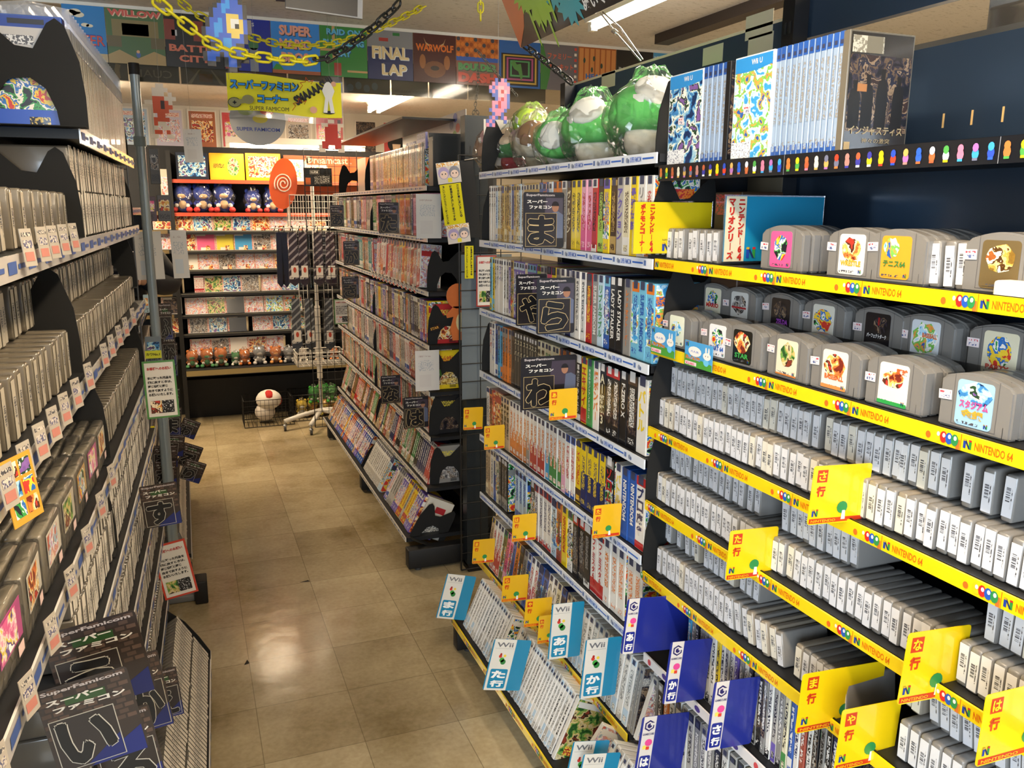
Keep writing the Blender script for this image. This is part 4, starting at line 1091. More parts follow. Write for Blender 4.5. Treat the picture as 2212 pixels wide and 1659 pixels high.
sp = [('c', 2, dict(acc='y', style=0)), ('y', 2, dict(acc='c', style=0))] + [('w', 2, dict(text=t, tcol=c)) for t, c in (('シムシティ','k'),('スーパー','k'),('ファイ','v'),('マリオ','gr'))] + [('w', 2, {}), ('gy', 2, dict(acc='w', style=0)), ('v', 2, dict(acc='w', style=5, tcol='w')), ('go', 2, dict(acc='br', style=3))] + \
     [('v', 2.2, dict(acc='lb', style=3, tcol='w', cover='cool')) for _ in range(4)] + [('cr', 2, dict(acc='p', style=0))] + [('v', 2.2, dict(acc='c', style=3, tcol='w', cover='cool')) for _ in range(3)] + \
     [('lg', 2.8, dict(acc='r', style=0)), ('gy', 2.2, dict(acc='gr', style=0)), ('gy', 2.2, dict(acc='gr', style=5)), ('pk', 2.8, dict(acc='k', style=5)), ('y', 2.8, dict(acc='k', style=5)), ('gr', 2.6, dict(text='SUPER FAMICOM', tcol='w')), ('w', 3, dict(text='ライトファンタジー2', tcol='b')), ('n', 3, dict(acc='w', style=2, tcol='w')),
      ('w', 3, dict(text='ラスベガスドリーム', tcol='k')), ('w', 3, dict(text='ラスベガスドリーム', tcol='k')), ('w', 3, dict(text='ラスベガスドリーム', tcol='k')), ('r', 3, dict(acc='br', style=2, tcol='y')),
      ('gr', 3, dict(text='SUPER FAMICOM', tcol='w')), ('lb', 3, dict(text='リブルラブル', tcol='g')), ('b', 3, dict(acc='c', style=3, tcol='w', cover='cool')), ('k', 3.2, dict(text='LADY STALKER', tcol='w')), ('k', 3.2, dict(text='LADY STALKER', tcol='w')),
      ('gr', 3.4, dict(text='レッドオクトーバー', tcol='o')), ('c', 3.2, dict(acc='o', style=3, tcol='b', cover='sky')), ('c', 3.2, dict(text='SUPER FAMICOM', tcol='b')), ('c', 3.2, dict(acc='o', style=3, tcol='b', cover='sky'))]
fill(sp, ys(1058, FXS, 1.26), 1.685, FXS, S_Z[2]+.001, BH, .125, 'third shelf by the wire grid')
sp = [('w', 2.4, dict(text='スーパー', tcol='r')), ('w', 2.4, dict(text='ストリート', tcol='b')), ('b', 2.4, dict(acc='w', style=0))] + [('sk', 2, dict(acc='gr', style=2, cover='sky')), ('sk', 2, dict(acc='o', style=0))] + [('o', 2.2, dict(acc='gr', style=2, tcol='br', cover='gold')) for _ in range(3)] + \
     [('br', 2.4, dict(acc='k', style=0))] + [('k', 2.0, dict(text='スーパー', tcol='cr')) for _ in range(8)] + [('cr', 2.2, dict(text='銀河戦国', tcol='br')) for _ in range(2)] + [('cr', 2.2, dict(text='SUPER', tcol='g')) for _ in range(4)] + [('br', 3, dict(acc='o', style=3, cover='warm'))] * 2 + \
     [('k', 3, dict(text='悪魔城ドラキュラ', tcol='w', acc='w', style=5)), ('k', 3, dict(text='悪魔城ドラキュラ', tcol='w', acc='w', style=5)), ('y', 3, dict(text='エキサイト', tcol='r', acc='r', style=0)), ('g', 3, dict(text='栄光のセントアンドリュース', tcol='w')), ('w', 3, dict(text='爆ボンバー', tcol='o')),
      ('k', 3, dict(text='AI将棋3', tcol='cr')), ('k', 3, dict(acc='r', style=3, tcol='w', cover='dark')), ('k', 3, dict(acc='r', style=3, tcol='w', cover='dark')), ('k', 3, dict(text='F-ZERO X', tcol='w')), ('k', 4, dict(acc='br', style=3, tcol='w', cover='dark')), ('w', 4, dict(text='バトル', tcol='y'))]
fill(sp, ys(1056, FXS, 1.03), 1.70, FXS, S_Z[3]+.001, BH, .125, 'fourth shelf by the wire grid')
nw = lambda c: ('w', 2.5, dict(acc=c, style=1, tcol='o', text=None))
sp = [('w', 2.6, dict(acc='b', style=0)), ('ro', 3, dict(acc='o', style=3, cover='warm')), ('', 7, dict(gap=1))] + [('t', 2.2, dict(text='最強羽生将棋', tcol='k')) for _ in range(3)] + [nw('o')]*5 + [nw('gr')] + [nw('r')]*4 + [nw('sk')] + [nw('g')]*3 + [nw('p')] + [('w', 2.5, dict(acc='b', style=5, tcol='r'))]*2 + \
     [('y', 3, dict(acc='br', style=0, tcol='r'))] + [('n', 3, dict(acc='y', style=2, tcol='y')) for _ in range(4)] + [('k', 3.6, dict(text='ゾロム', tcol='r', acc='gr', style=3)), ('', .8, dict(gap=1)), ('w', 3, dict(text='バトル', tcol='y')), ('b', 3, dict(text='NINTENDO64', tcol='w')), ('b', 3, dict(text='NINTENDO64', tcol='w')), ('w', 3.6, dict(text='プロ麻雀', tcol='n', acc='r', style=5))]
fill(sp, ys(1050, FXS, .80), 1.69, FXS, S_Z[4]+.001, BH, .135, 'fifth shelf by the wire grid')
sp = [('t', 2.2, dict(acc='cr', style=0)), ('t', 2.2, {}), ('w', 2.2, dict(acc='t', style=0)), ('b', 2.2, dict(acc='cr', style=2)), ('cr', 2.2, dict(acc='b', style=3))] + [('k', 2.4, dict(acc='gr', style=0, tcol='gr'))]*3 + [('', 6, dict(gap=1))] + \
     [('lb', 2.6, dict(acc='b', style=0, tcol='b', text='NINTENDO'))]*3 + [('', 2.5, dict(gap=1)), ('k', 3, dict(acc='br', style=3, tcol='w'))] + [('w', 2.6, dict(acc='r', style=5, tcol='n'))]*4 + [('lb', 3, dict(acc='n', style=3, cover='cool')), ('ro', 3, dict(acc='o', style=3)), ('y', 3, dict(text='NINTENDO64', tcol='r')), ('w', 3, dict(acc='g', style=3)),
     ('k', 3, dict(acc='r', style=3, tcol='gr', cover='dark')), ('k', 3, dict(acc='r', style=3, tcol='gr', cover='dark')), ('k', 3, dict(acc='w', style=5, tcol='gr', cover='dark')), ('w', 3.2, dict(text='ファミスタ64', tcol='r', acc='r', style=0)), ('w', 3.2, dict(text='ファミスタ64', tcol='r', acc='r', style=0))] + \
     [('w', 3, dict(acc='w', style=5, tcol='o'))]*3 + [('', .8, dict(gap=1))] + [('w', 3, dict(acc='w', style=5, tcol='o'))]*2
fill(sp, ys(1048, FXS, .58), 1.69, FXS, S_Z[5]+.001, BH, .135, 'sixth shelf by the wire grid')
# wrapped display box between those rows: front turned to the aisle
def flat_box(u0, u1, x, z, H_, T, art_, label, base='lb', yy=None):
    y0 = yat(u0, x, z+.05); y1 = yat(u1, x, z+.05)
    m = MB(); m.bbox((0, -(y0-y1)/2, 0), (T, (y0-y1)/2, H_), mat(CW[base], .3, coat=.6), .001, 1, False)
    w = y0-y1; m.quad((-.0003, w/2-.003, .003), -Y, Z, w-.006, H_-.006, ART[art_]); m.quad((-.0006, w/2-.008, H_*.78), -Y, Z, w*.6, H_*.14, pr(CW[base], 'c03a2a'))
    o = m.obj('game_box'); o.location = (x, (y0+y1)/2, z); tag(o, label, 'game box'); return o
flat_box(1068, 1090, 1.02, S_Z[4]+.001, .19, .03, 'warm', 'game box with fiery cover facing out, left on the fifth shelf', 'ro')
flat_box(1112, 1132, 1.02, S_Z[5]+.001, .19, .03, 'sky', 'game box with blue sky and green field cover facing out', 'sk')
# slanted shelf of faded boxes, then white disc cases
def slant(specs, u0, u1, x, zs, lean, H_, D, where, noun, **k):
    y0 = yat(u0, x, zs+.03); y1 = yat(u1, x, zs+.03)
    fill(specs, y0, y1, x, zs, H_, D, where, tilt=lean, noun=noun, **k)
TL = .30
slant([('t', 2.2, dict(acc='y', style=0, cover='pastel'))] + [('w', 2.2, dict(acc='r', style=1, tcol='r'))]*3 + [('ol', 2.4, dict(acc='g', style=3)), ('pk', 2, dict(acc='p', style=0)), ('pk', 2, dict(acc='p', style=3)), ('b', 1.8, {}), ('o', 2.4, dict(acc='y', style=0)), ('br', 2.4, dict(acc='k', style=3)), ('gr', 2.2, {}), ('b', 2, dict(acc='w', style=3)), ('w', 2.2, dict(acc='r', style=1, tcol='r')),
       ('w', 2.2, dict(acc='r', style=1, tcol='r')), ('b', 2.6, dict(acc='n', style=3, cover='cool')), ('b', 2.6, dict(acc='n', style=3, cover='cool')), ('w', 2.2, dict(text='ハーベスト', tcol='k')), ('w', 2.2, dict(text='ハーベスト', tcol='k')), ('cr', 2.2, {}), ('n', 2.4, dict(acc='b', style=3))],
      1048, 1206, .985, S_Z[6]+.003, TL*.5, BH, .125, 'slanted seventh shelf', 'faded boxed game', group='boxed games on the slanted seventh shelf')
CASE_W = [('w', 1.5, dict(acc='gy', style=5, tcol='gr', cover='grey')), ('w', 1.5, dict(acc='lb', style=0, tcol='gr', cover='grey')), ('w', 1.5, dict(acc='gy', style=0, tcol='k', cover='grey'))]
def cases(n): return [random.choice(CASE_W) for _ in range(n)]
slant(cases(14), 1206, 1352, .985, S_Z[6]+.003, TL*.5, .188, .13, 'slanted seventh shelf', 'disc case', group='white disc cases on the slanted seventh shelf', catg='disc case', name='disc_case')
slant([('gr', 1.5, dict(tcol='gy', cover='dark')), ('gr', 1.5, dict(tcol='gy', cover='dark'))] , 1353, 1366, .985, S_Z[6]+.003, TL*.5, .188, .13, 'after the white cases, seventh shelf', 'disc case', catg='disc case', name='disc_case')
# lowest, protruding rack: disc cases leaning back
BXF, BZ = .855, .118
BT = .42
slant(cases(14), 998, 1058, BXF, BZ, BT, .188, .13, 'lowest rack, first batch', 'disc case', group='white disc cases on the lowest rack, first batch', catg='disc case', name='disc_case')
slant(cases(9), 1080, 1112, BXF, BZ, BT, .188, .13, 'lowest rack, middle batch', 'disc case', catg='disc case', name='disc_case')
slant(cases(15), 1112, 1188, BXF, BZ, BT, .188, .13, 'lowest rack, second batch', 'disc case', catg='disc case', name='disc_case')
slant(cases(8), 1262, 1330, BXF, BZ, BT, .188, .13, 'lowest rack, nearest batch', 'disc case', catg='disc case', name='disc_case')
def cover_case(u, x, z, tilt, art_, label, T=.015, H_=.188, D=.13, base='w', turn=0):
    y = yat(u, x, z+.05)
    m = MB(); m.bbox((0, -T/2, 0), (D, T/2, H_), mat(CW[base], .3, coat=.6), .001, 1, False)
    m.quad((.003, -T/2-.0004, .003), X, Z, D-.006, H_-.006, ART[art_]); m.quad((.006, -T/2-.0008, H_*.86), X, Z, D-.012, H_*.09, mat(CW[base], .4))
    m.quad((.02, -T/2-.0010, H_*.10), X, Z, D*.6, H_*.14, pr('e8c84a', 'b03a2a', .5))
    o = m.obj('disc_case'); o.location = (x, y, z); o.rotation_euler = (0, tilt, turn); tag(o, label, 'disc case'); return o
cover_case(1062, BXF, BZ, BT, 'mixed', 'disc case showing a bear and red box cover, lowest rack')
cover_case(1079, BXF, BZ, BT, 'cool', 'disc case with blue and grey cover, lowest rack')
cover_case(1193, BXF, BZ, BT, 'green', 'disc case with dark green and gold cover, lowest rack')
cover_case(1225, BXF, BZ, BT+.1, 'pastel', 'disc case with a cream cartoon animal cover, lowest rack', turn=-.25)
cover_case(1372, .985, S_Z[6]+.003, TL, 'pastel', 'disc case with a red and yellow cartoon cover beside the yellow rail')

# --- lower disc shelves under the grey cartridges
gc = lambda *c: [(x, 1.5, dict(acc=a, style=s, tcol=t, cover='dark')) for x, a, s, t in c]
row = gc(('sk','b',3,'w'),('gr','k',5,'w'),('k','gr',5,'w'),('gr','w',5,'k'),('gr','gy',5,'w'),('gy','k',5,'k'),('w','gr',5,'k'),('y','k',5,'k'),('w','k',5,'k'),('gy','k',5,'k'),('w','gr',5,'k'),('v','k',5,'w'),('gr','k',5,'w'),('w','k',5,'k'),('k','w',5,'w'),
       ('gr','k',0,'w'),('k','lg',3,'w'),('gr','v',3,'w'),('w','k',5,'k'),('gy','v',0,'k'),('gr','k',5,'w'),('cr','g',0,'k'),('b','w',0,'w'),('w','n',5,'n'),('ro','k',5,'w'),('w','r',0,'k'),('k','g',3,'gy'),('gr','g',0,'k'),('k','w',1,'w'),('n','k',3,'w'))
fill(row, yat(1480, 1.03, .56), yat(1800, 1.03, .56), 1.03, N_Z[6]+.001, .188, .135, 'upper shelf under the cartridges', noun='disc case', catg='disc case', name='disc_case', group='disc cases on the upper shelf under the cartridges')
row = gc(('gr','gy',5,'w'),('gr','gy',5,'w'),('k','gr',5,'w'),('o','k',0,'w'),('w','k',5,'k'),('w','k',5,'k'),('w','gr',5,'k'),('gy','k',5,'k'),('gr','k',5,'w'),('w','gr',5,'k'),('gr','k',5,'w'),('k','w',5,'w'),('w','gr',5,'k'),('gy','k',0,'k'),('w','k',5,'k'),('cr','k',5,'k'),('br','go',3,'w'),('gy','gr',5,'k'))
fill(row, yat(1392, 1.03, .3), yat(1650, 1.03, .3), 1.03, N_Z[7]+.001, .188, .135, 'lower shelf under the cartridges', noun='disc case', catg='disc case', name='disc_case', group='disc cases on the lower shelf under the cartridges')
fill(gc(('gr','gy',5,'w'),('gr','gy',5,'w'),('k','gr',5,'w')), yat(1384, 1.03, .33), yat(1400, 1.03, .33), 1.03, N_Z[7]+.001, .188, .135, 'beside the joint of the lowest cartridge shelves', noun='leaning disc case', catg='disc case', name='disc_case', roll=-.12)

# --- top shelf of the cartridge section: tall disc cases
zt_ = N_Z[0]+.001
BC = lambda: ('sb', 1.5, dict(acc='b', style=5, tcol='gr', cover='sky'))
def faced_case(u0, u1, x, z, H_, art_, label, top='2f8fd8'):
    y0 = yat(u0, x, z+.05); y1 = yat(u1, x, z+.05); w = y0-y1
    m = MB(); m.bbox((0, -w/2, 0), (.014, w/2, H_), mat('cfe0ee', .25, coat=.7), .001, 1, False)
    o = Vector((-.0004, w/2-.003, .003)); ww = w-.006; hh = H_-.006
    m.quad(o, -Y, Z, ww, hh, ART[art_]); m.poly([(0, hh), (0, hh*.86), (ww*.3, hh*.855), (ww*.7, hh*.865), (ww, hh*.89), (ww, hh)], o, -Y, Z, 0, mat(top, .3, coat=.6), .0004)
    m.text('Wii U', o - Y*(ww*.45) + Z*(hh*.915), -Y, Z, .010, WHITE, w=.032, lift=.0012, bold=.02)
    m.quad(o + Z*.002, -Y, Z, ww*.55, hh*.16, pr('e8ecf0', '8a90a0', .58), .0006)
    q = m.obj('disc_case'); q.location = (x, (y0+y1)/2, z); tag(q, label, 'disc case'); 
    s = inst('price_sticker', STKM, (-.0002, .01, H_*.45), parent=q)
    return q
faced_case(1442, 1513, 1.02, zt_, .192, 'cool', 'blue disc case facing out on the top shelf beside the black bookend')
fill([BC() for _ in range(5)], yat(1513, 1.02, 1.75), yat(1563, 1.02, 1.75), 1.02, zt_, .192, .135, 'in the short top shelf run', noun='tall disc case', catg='disc case', name='disc_case')
cover_case(1566, 1.02, zt_, 0, 'dark', 'dark tall disc case ending the short run on the top shelf', base='k', H_=.192, D=.135)
faced_case(1580, 1662, 1.018, zt_, .192, 'sky', 'pale blue disc case facing out between the two top shelf runs')
fill([BC() for _ in range(12)], yat(1664, 1.02, 1.75), yat(1812, 1.02, 1.75), 1.02, zt_, .192, .135, 'in the long top shelf run', noun='tall disc case', catg='disc case', name='disc_case')
# the big dark cover at the end of the run, with its title
yc = yat(1814, 1.02, 1.75)
m = MB(); m.bbox((0, -.0075, 0), (.137, .0075, .192), mat('6a6458', .2, coat=.8), .001, 1, False)
m.quad((.003, -.0079, .003), X, Z, .131, .186, mat('2a241c', .25, coat=.7), 0)
m.quad((.004, -.0079, .035), X, Z, .129, .12, ART['dark'], .0003)
for cx, h in ((.018, .075), (.045, .085), (.075, .095), (.11, .085)): m.poly([(-.012,0),(.012,0),(.012,h*.6),(.009,h*.8),(.004,h*.82),(.005,h),(-.005,h),(-.004,h*.82),(-.009,h*.8),(-.012,h*.6)], (cx, -.0079, .04), X, Z, 0, mat('14110e', .4), .0006)
m.quad((.006, -.0079, .158), X, Z, .065, .026, pr('8a8474', 'c8c4b4', .5), .0005); m.quad((.035, -.0079, .158), X, Z, .033, .026, mat('7a7464', .4), .0008)
m.text('インジャスティス', (.068, -.0079, .030), X, Z, .014, mat('a89a7a', .4), w=.115, align='C', lift=.0010, bold=.02)
m.text('神々の激突', (.070, -.0079, .017), X, Z, .008, mat('a89a7a', .4), w=.06, align='C', lift=.0010)
m.quad((.004, -.0079, .004), X, Z, .012, .014, mat('b09a74', .4), .0005)
m.quad((.022, -.0079, .098), X, Z, .02, .012, mat('a8744a', .5), .0009)
o = m.obj('disc_case'); o.location = (1.02, yc, zt_); tag(o, 'dark disc case with silhouetted figures and Japanese title, largest on the top shelf', 'disc case')
# acrylic boxes standing in the gap and on the shelf at far right
for i, (y, h, x) in enumerate(((1.06, .20, 1.42), (.86, .20, 1.42), (.70, .2, 1.42))):
    m = MB()
    for a, b in (((0,0,0),(.12,.001,h)), ((0,.16,0),(.12,.161,h)), ((0,0,0),(.001,.16,h)), ((.12,0,0),(.121,.16,h)), ((0,0,h),(.12,.16,h+.001))): m.box(a, b, clear('acrylic_%d' % i, tint='f4ead8', gloss=.10) if a == (0,0,0) and b[0] == .12 else CLEAR)
    o = m.obj('acrylic_box'); o.location = (x, y, 1.93); tag(o, ['clear acrylic box seen through the gap, leftmost', 'clear acrylic box seen through the gap, middle', 'clear acrylic box seen through the gap, rightmost'][i], 'display box')
m = MB(); m.box((-.30, 0, 0), (.30, 1.4, .01), BOARD); o = m.obj('rear_shelf_board'); o.location = (1.68, .42, 1.919); tag(o, 'shelf board behind the panel carrying the acrylic boxes', 'shelf board')
m = MB(); m.slab((0, 0, 0), -Y, Z, .12, .13, .002, CLEAR); m.slab((-.08, 0, 0), -Y, Z, .12, .012, .003, CHROME)
o = m.obj('clear_display_stand'); o.location = (1.28, .93, zt_); tag(o, 'clear plastic display stand at the right end of the top shelf', 'display stand')
m = MB(); m.bbox((0, 0, 0), (.03, .12, .022), WHITE, .004); o = m.obj('price_gun'); 
o.name = 'label_roll'; o.location = (1.0, yat(2212, 1.0, 1.55)-.08, N_Z[1]+.001); tag(o, 'white plastic label piece lying at the right edge of the first yellow shelf', 'label')

# coloured boards on the first yellow shelf
def board(u0, v0, u1, v1, x, colr, label, name='category_board'):
    a = P(u0, v0, x=x); b = P(u1, v1, x=x)
    m = MB(); w = a.y-b.y; z1 = max(a.z, P(u1, v0, x=x).z); h = a.z - N_Z[1]
    m.slab((0, w/2, 0), -Y, Z, w, h, .0025, mat(colr, .28, coat=.7)); m.slab((-.0004, w/2+.003, -.0), -Y, Z, w+.006, h+.003, .003, CLEAR)
    return m, w, h, (x, (a.y+b.y)/2, N_Z[1]+.001)
def board2(u0, v0, u1, v1, y, colr):
    a = P(u0, (v0+v1)/2, y=y); b = P(u1, (v0+v1)/2, y=y); z1 = P((u0+u1)/2, v0, y=y).z; z0 = max(P((u0+u1)/2, v1, y=y).z, N_Z[1]+.004) if a.x > .97 else P((u0+u1)/2, v1, y=y).z
    m = MB(); w = b.x-a.x; h = z1-z0
    m.slab((0, 0, 0), X, Z, w, h, .002, mat(colr, .45, coat=.1)); m.slab((-.003, .0022, -.003), X, Z, w+.006, h+.006, .001, CLEAR)
    return m, w, h, (a.x, y, z0)
m, w, h, loc = board2(1370, 437, 1536, 547, 1.690, 'd8c010')
m.vtext('ポケモンコーナー', Vector((w*.10, -.001, h*.97)), X, Z, h*.112, h*.118, mat('c02a20', .4), bold=.06)
m.vtext('ニンテンドー64', Vector((w*.22, -.001, h*.97)), X, Z, h*.112, h*.118, mat('c02a20', .4), bold=.05)
hexlogo(m, Vector((w*.36, -.001, h*.05)), X, Z, h*.17); m.text('NINTENDO', Vector((w*.36, -.001, h*.25)), X, Z, h*.035, mat('303030', .4), w=w*.20, lift=.001)
o = m.obj('category_board'); o.location = loc; tag(o, 'yellow laminated board with red Japanese lettering on the first yellow shelf', 'sign')
m, w, h, loc = board2(1566, 425, 1776, 563, 1.455, '0f7fa8')
m.quad((0, -.0003, 0), X, Z, w*.20, h, mat('d8cfb0', .35, coat=.6), .0003)
m.vtext('ニンテンドー64', Vector((w*.15, -.001, h*.97)), X, Z, h*.116, h*.120, mat('b82a20', .4), bold=.06, lift=.0011)
m.vtext('マリオシリーズ', Vector((w*.055, -.001, h*.97)), X, Z, h*.125, h*.135, mat('b82a20', .4), bold=.06, lift=.0011)
hexlogo(m, Vector((w*.22, -.001, h*.05)), X, Z, h*.17)
o = m.obj('category_board'); o.location = loc; tag(o, 'blue laminated board with red Japanese lettering behind the pink label cartridge', 'sign')
m = MB(); m.bbox((0, 0, 0), (.003, .13, .20), mat('6a6252', .5), .001, 1); o = m.obj('cardboard_divider'); o.location = (1.30, 1.62, N_Z[1]+.001); tag(o, 'brown card divider standing behind the blue board', 'divider')
for (u, v, lb) in ((1445, 640, 'wooden brown display box with print behind the second shelf bookend'), (1425, 400, 'shaded box with red 2 on its cover under the icon rail')):
    p = P(u, v, x=1.12); m = MB(); m.bbox((0, -.05, 0), (.11, .05, .15), mat('4a3424', .5), .002, 1, False); m.quad((-.0004, .045, .10), -Y, Z, .09, .045, pr('5a3a28', 'c03a2a', .5))
    o = m.obj('display_box'); z = N_Z[2] if v > 600 else N_Z[1]; o.location = (1.14, 1.60, z+.056 if v > 600 else z+.001); tag(o, lb, 'box')

# cat bookends on the right-hand racks
cat((1.00, ys(1416, 1.0, 1.75)-.004, N_Z[0]+.001), 'black bookend between the mushroom plush and the disc cases, top shelf', scale=1.15)
cat((1.00, SY1+.032, S_Z[1]+.001), 'black bookend behind the yellow board', scale=1.1)
cat((1.02, SY1-.012, N_Z[2]+.001), 'black cat-ear bookend at the left end of the second yellow shelf', scale=1.12)
cat((.995, SY1-.008, N_Z[3]+.001), 'black cat-ear bookend at the left end of the third yellow shelf', scale=1.05)
cat((.995, SY1-.008, N_Z[4]+.001), 'black cat-ear bookend at the left end of the fourth yellow shelf', scale=1.0)
cat((.995, SY1-.008, N_Z[5]+.001), 'black cat-ear bookend at the left end of the fifth yellow shelf', scale=1.0)
for i, (z, w) in enumerate(((S_Z[0], 'beside the plush toys, top shelf'), (S_Z[1], 'left of the three white spines, second shelf'), (S_Z[3], 'left end of the fourth shelf of boxed games'))):
    cat((1.00, SY2-.02, z+.001), 'black bookend ' + w, scale=1.1)
cat((1.05, 1.55, N_Z[7]+.001), 'black bookend among the disc cases on the lower shelf', scale=1.0)

# ================================================================== middle run of boxes
MXF = MX + .012
pal = [('w','b',0,'r'),('w','r',1,'k'),('cr','br',0,'br'),('t','o',3,'br'),('r','w',5,'w'),('ro','o',3,'w'),('br','go',0,'go'),('lb','b',0,'b'),('b','w',3,'w'),('n','w',5,'w'),('g','w',0,'w'),('gy','gr',5,'k'),('p','r',0,'r'),('v','w',3,'w'),('o','y',3,'r'),('y','r',0,'r'),('k','w',5,'w'),('te','w',0,'w'),('gr','k',0,'w'),('t','r',5,'k')]
def rnd_specs(n, seed, wts):
    rr = random.Random(seed); out = []
    while len(out) < n:
        p = pal[rr.choice(wts)] if wts else rr.choice(pal); r = rr.choice((1, 1, 1, 2, 3))
        for _ in range(r): out.append((p[0], 2.6, dict(acc=p[1], style=p[2], tcol=p[3], cover=rr.choice(['warm','mixed','pastel']))))
    return out[:n]
mid_rows = [ (0, 4.75, 3.62, 46, 11, [3, 2, 11, 0, 3, 18, 6], .188, 1.0), (1, 5.86, 3.60, 80, 12, [0, 2, 3, 10, 12, 6, 18, 9, 14, 11], .19, 0), (2, 5.86, 4.72, 40, 13, [4, 0, 3, 17, 5, 6, 9], .19, 0), (3, 5.86, 3.60, 82, 14, [2, 3, 15, 8, 4, 14, 13, 9, 16, 11, 6], .19, 0),
             (4, 5.86, 3.58, 80, 15, [4, 5, 3, 16, 9, 0, 6, 11], .19, 0), (5, 5.86, 3.58, 80, 16, [6, 3, 5, 16, 17, 4, 10], .19, 0), (6, 5.86, 3.58, 80, 17, [5, 6, 4, 9, 3, 10, 16], .19, 0)]
wn = ['top', 'second', 'third', 'fourth', 'fifth', 'sixth', 'seventh', 'lowest']
for (i, ya, yb, n, sd, wt, hh, _) in mid_rows:
    lean = .28 if i == 6 else 0
    fill(rnd_specs(n, sd, wt), ya, yb, MXF - (.02 if i == 6 else 0), M_Z[i]+.002, hh, .11, '%s shelf of the middle run' % wn[i], tilt=lean, jit=.002)
# leaning wrapped boxes with price tags on the third shelf of the near bay
fill([(c, 3.6, dict(acc=a, style=s, tcol='r', cover=cv)) for c, a, s, cv in (('w','r',3,'pastel'),('gy','r',3,'warm'),('w','o',1,'pastel'),('w','k',0,'grey'),('r','w',5,'warm'),('gy','r',3,'warm'),('ro','o',3,'warm'),('gy','br',3,'pastel'),('t','r',3,'pastel'),('gy','y',3,'grey'),('o','y',3,'warm'),('go','r',3,'gold'),('gy','p',3,'pastel'),('ro','w',3,'warm'),('gy','r',3,'pastel'),('w','r',1,'pastel'))],
     4.66, 3.72, MXF-.004, M_Z[2]+.002, .20, .10, 'tilted batch, third shelf, middle run', tilt=.10, roll=-.16, noun='boxed game', jit=.004)
# lowest slanted rack of the middle run
fill(rnd_specs(30, 31, [3, 8, 5, 15, 13, 6]), 5.86, 4.68, .875, .14, .19, .12, 'lowest rack, middle run, far bay', tilt=.48)
fill([('w', 2, dict(acc='gy', style=0, tcol='k', cover='grey'))]*12 + [('lb', 4, dict(acc='n', style=3, tcol='k'))], 4.60, 4.16, .875, .14, .19, .12, 'lowest rack, pale batch', tilt=.48)
fill(rnd_specs(16, 33, [4, 0, 1, 15, 13, 11]), 4.08, 3.56, .875, .14, .19, .12, 'lowest rack, middle run, near bay', tilt=.48)
# price tags hanging on the third rail
tg = MB(); tg.slab((0, .016, -.03), -Y, Z, .032, .045, .001, mat('e8e0d8', .4)); tg.quad((0, .014, -.026), -Y, Z, .028, .012, mat('c84a3a', .5), .0008); tg.quad((0, .013, -.008), -Y, Z, .026, .014, pr('e8e0d8', '4a4a5a'), .0006)
TGM = tg.mesh('price_tag')
for i in range(12):
    o = inst('price_tag', TGM, (MX-.012, 4.66-i*.083, M_Z[2]+.005), (0, -.3, 0)); tag(o, '%s small price tag from the left on the third rail of the middle run' % ordw(i+1), 'price tag', 'price tags on the middle run')
# cat bookends on the middle run
def mcat(u, i, lb, x=None, sc=1.0, **k):
    x = MX+.005 if x is None else x
    y = yat(u, x, M_Z[i]+.05) if i < 7 else yat(u, x, .2)
    return cat((x, y, (M_Z[i] if i < 7 else .137)+.001), lb, scale=sc, **k)
cat((MX+.005, 5.72, M_Z[0]+.001), 'black cat-ear bookend at the far left of the middle run top', scale=1.1)
cat((MX+.005, 4.86, M_Z[0]+.001), 'black bookend left of the tall thin cases on the middle run top', scale=1.15)
m = MB(); m.box((0, 0, 0), (.002, .24, .19), mat('b8b2a6', .3, coat=.5)); o = m.obj('plastic_divider'); o.location = (MX+.02, 4.90, M_Z[0]+.002); tag(o, 'pale grey plastic sheet divider on top of the middle run', 'divider')
for i in range(1, 7):
    cat((MX+.003, MY0+.035, M_Z[i]+.001), 'black cat-ear bookend closing the %s shelf, near end of the middle run' % wn[i], scale=1.05)
    if i not in (2, ): cat((MX-.003, 4.71, M_Z[i]+.001), 'black bookend between the bays on the %s shelf of the middle run' % wn[i], scale=.98)
o = cat((.872, MY0-.02, .139), 'black cat-ear bookend closing the lowest rack of the middle run', scale=1.05); o.rotation_euler = (0, .46, 0)
o = cat((.872, 4.64, .139), 'black bookend between the bays on the lowest rack', scale=1.0); o.rotation_euler = (0, .46, 0)
# boxes standing across the near ends of the middle shelves, cover towards the camera
for i, (a_, lb, b_) in enumerate((('warm', 'yellow and red covered box at the near end, fourth shelf', 'r'), ('gold', 'yellow box with barcode at the near end, fifth shelf', 'y'), ('dark', 'dark box at the near end, sixth shelf', 'k'), ('grey', 'grey box with yellow lettering at the near end, seventh shelf', 'gr'))):
    o = cover_case(0, MX+.04, M_Z[3+i]+.002, 0, a_, lb, T=.03, H_=.175, D=.12, base=b_) if False else None
    m = MB(); D, Hh = .125, .178; m.bbox((0, -.015, 0), (D, .015, Hh), mat(CW[b_], .4, coat=.4), .001, 1, False); m.quad((.004, -.0154, .02), X, Z, D-.008, Hh*.5, ART[a_]); m.quad((.01, -.0154, Hh*.66), X, Z, D-.02, Hh*.2, pr(CW[b_], 'c03a2a' if b_ == 'y' else 'd8c84a', .5), .0002)
    barcode(m, (.07, -.0157, .006), X, Z, .03, .014)
    o = m.obj('game_box'); o.location = (MX+.035, MY0+.06, M_Z[3+i]+.002); tag(o, lb + ' of the middle run', 'game box')
m = MB(); m.bbox((0, -.02, 0), (.13, .02, .185), mat('d8d4c8', .4), .001, 1, False); m.quad((.05, -.0205, .12), X, Z, .05, .03, mat('b02a30', .4)); m.quad((.02, -.0205, .01), X, Z, .09, .05, pr('d8d4c8', '4a4a4a'))
